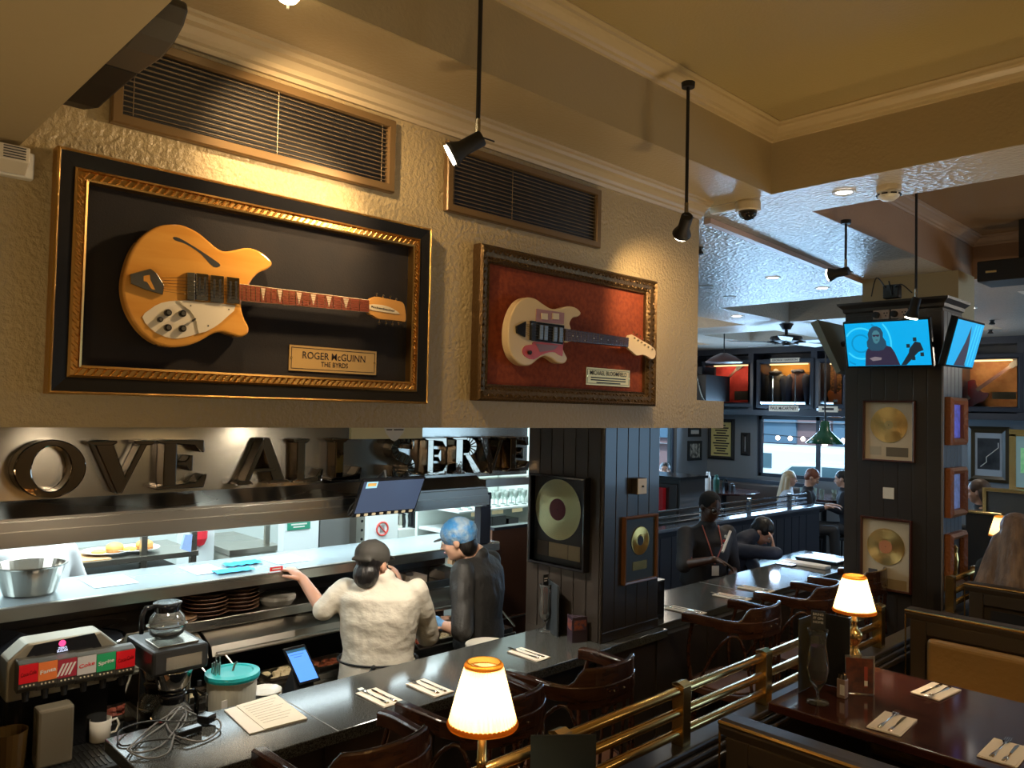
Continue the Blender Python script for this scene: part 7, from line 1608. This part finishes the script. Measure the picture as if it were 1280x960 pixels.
# --- cook in black jacket with a blue hair net
phi = radians(-158)
cx_ = A(596, 725, -1.02)
t, hc, Fh, Rh, Uh, shc, hip, F, R, up = figure('person', 'cook in a black jacket and blue hair net standing by the pass', (-1.02, cx_.y+.03, 0), phi, 1.68, 1.385, .88, .03,
    [(A(578, 788, -.86), A(553, 782, -.98), (-.5, -.45, .12), (-.2, .2, -1), .7), (A(600, 780, -1.22), A(560, 775, -1.28), (-.5, -.5, 0), (0, 0, -1), .5)], (radians(-142), -.30, A(572, 676, -1.08)), SKINP, BSH, mat('dark_trousers', (.03, .03, .032)), build=1.16, vox=.0062, sleeve=1.0, fold=.016)
def back_hair(b): pass
hair_cap(t, hc, Fh, Rh, Uh, HD, low=.025)
M = Matrix((Rh, Fh, Uh)).transposed(); b = B().sph(hc-Fh*.018+Uh*.046, (.094, .112, .090), 18, rot=M).sph(hc-Fh*.05+Uh*.02, (.085, .07, .07), 14, rot=M)
organic('hair_net', b, mat('net_blue', (.05, .26, .60), .45, var=(22, (.30, .42, .55)), bump=(50, 1.0)), t, .007, 2, .012)
c = hc+Fh*.100+Uh*.030; out('net_peak', B().loops([[c+Rh*(.065*cos(a))+Fh*(.055*sin(a) if sin(a) > 0 else 0)-Fh*.02+Uh*z_ for a in [2*pi*k/24 for k in range(24)]] for z_ in (0, .005)]), MATS['cap_black'], t)
gl = B(); wv = A(553, 782, -.98); gl.sph(wv+Vector((-.03, -.03, .012)), (.042, .050, .042), 12).sph(wv+Vector((.0, .0, .0)), (.032, .032, .03), 10)
organic('blue_glove', gl, mat('glove_blue', (.18, .42, .80), .5, bump=(30, .8)), t, .006, 2, .008)
# --- waiter in black shirt
phi = radians(-30)
cx_ = A(882, 675, -1.08)
t, hc, Fh, Rh, Uh, shc, hip, F, R, up = figure('person', 'waiter in a black short sleeved shirt and glasses pointing down at the bar', (-1.10, cx_.y, 0), phi, 1.72, 1.345, .88, .06,
    [(A(916, 712, -1.0), A(915, 722, -.80), (.3, -.1, -.1), (0, 0, -1), .4), (A(855, 706, -1.02), Vector((-.78, A(890, 708, -.8).y, 1.17)), (.35, .35, -.15), (0, 0, -1), .5)], (radians(-22), -.32), SKIND, mat('waiter_shirt', (.022, .018, .018), .7, bump=(9, .4)), BLACK, build=1.22, vox=.009, sleeve=.9)
hair_cap(t, hc, Fh, Rh, Uh, mat('black_hair', (.006, .005, .005), .9), s=.99, low=-.02)
gm = mat('glasses_wire', (.25, .22, .18), .3, 1)
for s_ in (-1, 1): out('spectacle_rim', B().tube([hc+Fh*.098+Rh*(s_*.031+.024*cos(a))+Uh*(.010+.018*sin(a)) for a in [2*pi*k/18 for k in range(18)]], .0018, 5, wrap=True), gm, t); out('spectacle_arm', B().cyl(hc+Fh*.095+Rh*s_*.056+Uh*.014, hc+Rh*s_*.080+Uh*.014, .0016, n=5), gm, t)
lan = mat('lanyard', (.50, .12, .08), .6)
for s_ in (-1, 1): out('lanyard_strap', B().tube([shc+R*s_*.07+F*.05+Z*.03, shc+R*s_*.055+F*.145-Z*.12, shc+F*.150-Z*.26+R*.01], .005, 5), lan, t)
out('name_badge', B().obox(shc+F*.160-Z*.31+R*.01, R*.030, Z*.038, F*.002), PAPER, t)
for k in range(3): out('pin_badge', B().cyl(shc+R*(-.09+.012*k)+F*.128-Z*(.05+.035*k), shc+R*(-.09+.012*k)+F*.140-Z*(.05+.035*k), .012, n=12), [WHITE, mat('pin_red', (.6, .05, .05), .4), WHITE][k], t)
out('sleeve_stripe', B().tube([shc+R*.165*1.12+(A(855, 706, -1.02)-(shc+R*.185))*.84+Vector((.060*cos(a), .060*sin(a)*.7, .03*sin(a))) for a in [2*pi*k/16 for k in range(16)]], .003, 4, wrap=True), mat('stripe_red', (.55, .05, .03), .6), t)
tag(out('napkin_roll', B().cyl(A(903, 690, -.86), A(913, 664, -.88), .011, n=10), NAPK), 'rolled cream napkin tucked by the arm of the waiter', 'napkin')
# --- kitchen worker behind the bowl
q_ = A(46, 690, -2.6)
figure('person', 'worker in white kitchen clothes behind the steel bowl, head hidden by the canopy', (-2.6, q_.y, 0), radians(180), 1.75, 1.44, .92, .03, [(Vector((-2.75, q_.y-.26, 1.18)), Vector((-2.95, q_.y-.18, 1.05)), (-1, 0, 0), (0, 0, -1), .4), (Vector((-2.75, q_.y+.26, 1.18)), Vector((-2.95, q_.y+.18, 1.05)), (-1, 0, 0), (0, 0, -1), .4)], (radians(180), -.2), SKIN, mat('white_jacket', (.75, .76, .76), .7), BLACK, vox=.010, sleeve=1.4)
# --- seated worker with head in hand
phi = radians(20)
cx_ = A(938, 690, -1.08)
fh_ = A(964, 672, -.93)
t, hc, Fh, Rh, Uh, shc, hip, F, R, up = figure('person', 'dark haired worker seated at the far bar resting the forehead on one hand', (-1.28, cx_.y-.1, 0), phi, 1.65, 1.14, .62, .17,
    [(A(945, 715, -.9), A(975, 712, -.70), (.4, .2, 0), (0, 0, -1), .5), (Vector((-.72, A(966, 712, -.75).y, 1.13)), A(967, 690, -.86), (-.12, .08, .9), (-.8, -.3, .1), .35)], (radians(10), -.75, A(953, 665, -1.02)), SKIN, mat('navy_shirt', (.018, .022, .040), .7, bump=(9, .4)), BLACK, vox=.009, sit=.12, sleeve=.8, collar=True)
hair_cap(t, hc, Fh, Rh, Uh, HD, s=1.02)
tag(out('bar_stool', B().lathe([(.19, .52), (.2, .55), (.19, .58)], (hip.x, hip.y, -.03), 20).cyl((hip.x, hip.y, 0), (hip.x, hip.y, .5), .03, n=8).lathe([(.2, 0), (.19, .02)], (hip.x, hip.y, 0), 16), BLACK), 'black stool under the seated worker at the far bar', 'stool')
tp_ = at(957, 702, 2, BZ+.001)
tt = thing('phone', 'lit phone lying before the seated worker', 'phone', (-.55, tp_.y, BZ)); 
out('case', B().box((-.58, tp_.y-.04, BZ+.001), (-.44, tp_.y+.04, BZ+.010)), BLKG, tt, bevel=.003); out('display', B().box((-.575, tp_.y-.036, BZ+.0101), (-.445, tp_.y+.036, BZ+.0108)), emi('phone_white', (.55, .7, 1), 4), tt)
light('phone_glow', 'POINT', (-.60, tp_.y, BZ+.10), .9, (.6, .75, 1), size=.04)
# --- diners
def diner(px, py_top, x_or_y, phi_d, pitch, label, shirt, hairm, long_hair=0.0, skin=SKINP, H0=0.0, sleeve=.8):
    top = at(px, py_top, 1, x_or_y); shz = top.z-.295; fl = H0
    base = Vector((top.x, top.y, fl)); phi = radians(phi_d); F = Vector((cos(phi), sin(phi), 0)); R = Vector((sin(phi), -cos(phi), 0)); base = base-F*.10
    s = base+Z*(shz-fl)+F*.06
    arms = []
    for q in (-1, 1):
        e = s+R*q*.22-Z*.26+F*.06; w = e+F*.22-R*q*.08+Z*.06; arms.append((e, w, F+Z*.05, (0, 0, -1), .5))
    arms = [arms[0], arms[1]]
    t, hc, Fh, Rh, Uh, shc, hip, F, R, up = figure('person', label, base, phi, 1.65, shz-fl, max(.45, shz-fl-.52), .06, arms, (phi, pitch), skin, shirt, mat('dark_trousers', (.03, .03, .032)), vox=.010, sit=fl, sleeve=sleeve)
    def ex(b):
        if long_hair: b.cap(hc-Fh*.06, hc-Fh*.11-Z*long_hair, .070, .085, 12); b.cap(hc-Fh*.04+Rh*.06, hc-Fh*.07+Rh*.06-Z*long_hair*.8, .04, .04, 10); b.cap(hc-Fh*.04-Rh*.06, hc-Fh*.07-Rh*.06-Z*long_hair*.8, .04, .04, 10)
    hair_cap(t, hc, Fh, Rh, Uh, hairm, extra=ex)
    return t, hip
BLO = mat('blond_hair', (.50, .36, .20), .45, bump=(60, .5, 'noise', (1, 1, .2))); RDH = mat('red_hair', (.22, .07, .035), .45, bump=(60, .5, 'noise', (1, 1, .2)))
_, h1 = diner(988, 588, 11.1, 35, -.15, 'blond long haired woman seated by the street window', mat('grey_top', (.45, .45, .47), .7), BLO, .30, sleeve=.4)
_, h2 = diner(1014, 586, 10.6, 20, -.55, 'red haired woman in a black hoodie leaning over the window table', mat('black_hoodie', (.015, .016, .022), .8), RDH, .0, sleeve=1.5)
_, h3 = diner(1052, 588, 11.2, 200, -.2, 'diner facing left, half hidden by the record pillar', mat('black_hoodie', (.015, .016, .022)), HD, .0, sleeve=1.5)
_, h4 = diner(831, 578, 10.0, -60, 0, 'man in dark clothes seated by the left bay window', mat('navy_shirt', (.018, .022, .04)), HD, 0, skin=SKIN)
_, h5 = diner(1222, 599, 8.6, 190, -.15, 'dark blond woman seated in profile right of the record pillar', mat('dark_coat', (.02, .025, .03), .8), mat('brown_hair', (.075, .04, .022), .5), .10, H0=.0, sleeve=1.5)
for h, fl, l in ((h1, 0, 'dark chair under the blond woman by the window'), (h2, 0, 'dark chair under the red haired woman by the window'), (h3, 0, 'dark chair under the diner half hidden by the pillar'), (h4, 0, 'dark chair under the man by the bay window'), (h5, 0, 'dark seat under the woman right of the record pillar')):
    t = thing('dining_chair', l, 'chair', (h.x, h.y, fl)); z = h.z-.12
    out('seat', B().box((h.x-.2, h.y-.2, z-.04), (h.x+.2, h.y+.2, z)), BLACK, t, bevel=.01)
    for sx in (-1, 1):
        for sy in (-1, 1): out('leg', B().cyl((h.x+sx*.17, h.y+sy*.17, z-.04), (h.x+sx*.18, h.y+sy*.18, fl), .014, n=6), BLACK, t)
# --- long haired person at the right edge
phi = radians(100)
hp = at(1268, 640, 1, 5.52)
s0 = Vector((hp.x+.03, 5.46, hp.z-.30))
t, hc, Fh, Rh, Uh, shc, hip, F, R, up = figure('person', 'person with long brown hair seated with the back to us at the right edge', (s0.x, 5.42, .4), phi, 1.65, s0.z-.4, max(.3, s0.z-.4-.5), .05,
    [(s0+Vector((-.22, .08, -.26)), s0+Vector((-.12, .30, -.22)), (0, 1, 0), (0, 0, -1), .4), (s0+Vector((.22, .08, -.26)), s0+Vector((.12, .30, -.22)), (0, 1, 0), (0, 0, -1), .4)], (phi, -.1), SKINP, mat('dark_coat', (.02, .025, .03)), BLACK, vox=.010, sit=.4, sleeve=1.4)
BRH = mat('long_brown_hair', (.13, .075, .045), .42, bump=(45, .9, 'noise', (2.5, 2.5, .12)), var=(26, (.26, .16, .10), 3, 'noise', (1, 1, .10)))
b = B(); M = Matrix((Rh, Fh, Uh)).transposed(); b.sph(hc-Fh*.02+Uh*.035, (.092, .108, .096), 16, rot=M)
b.cap(hc-Fh*.05-Z*.0, hc-Fh*.13-Z*.40, .085, .125, 16); b.cap(hc-Fh*.04+Rh*.07-Z*.05, hc-Fh*.11+Rh*.13-Z*.38, .06, .08, 12); b.cap(hc-Fh*.04-Rh*.07-Z*.05, hc-Fh*.11-Rh*.15-Z*.38, .06, .085, 12)
organic('hair', b, BRH, t, .008, 3, .012)
# lamps of the far dining room that hang out of the frame or in its coffers
for x, y in ((-3.4, 8.3), (-1.2, 10.6), (2.0, 8.6), (-5.0, 10.4)):
    light('far_room_lamp', 'POINT', (x, y, 2.9), 16, (1, .88, .72), size=.12)
# spotlights of the booths, hung in the coffer above the frame
for x, y, p, a in ((2.6, 2.3, 70, (1.45, 4.0, 1.1)), (2.4, .6, 34, (1.3, 2.4, 1.2))):
    light('booth_spot_beam', 'SPOT', (x, y, 3.55), p, WARM2, a, .04, angle=62, blend=.9)
bpy.data.scenes.remove(TMP)
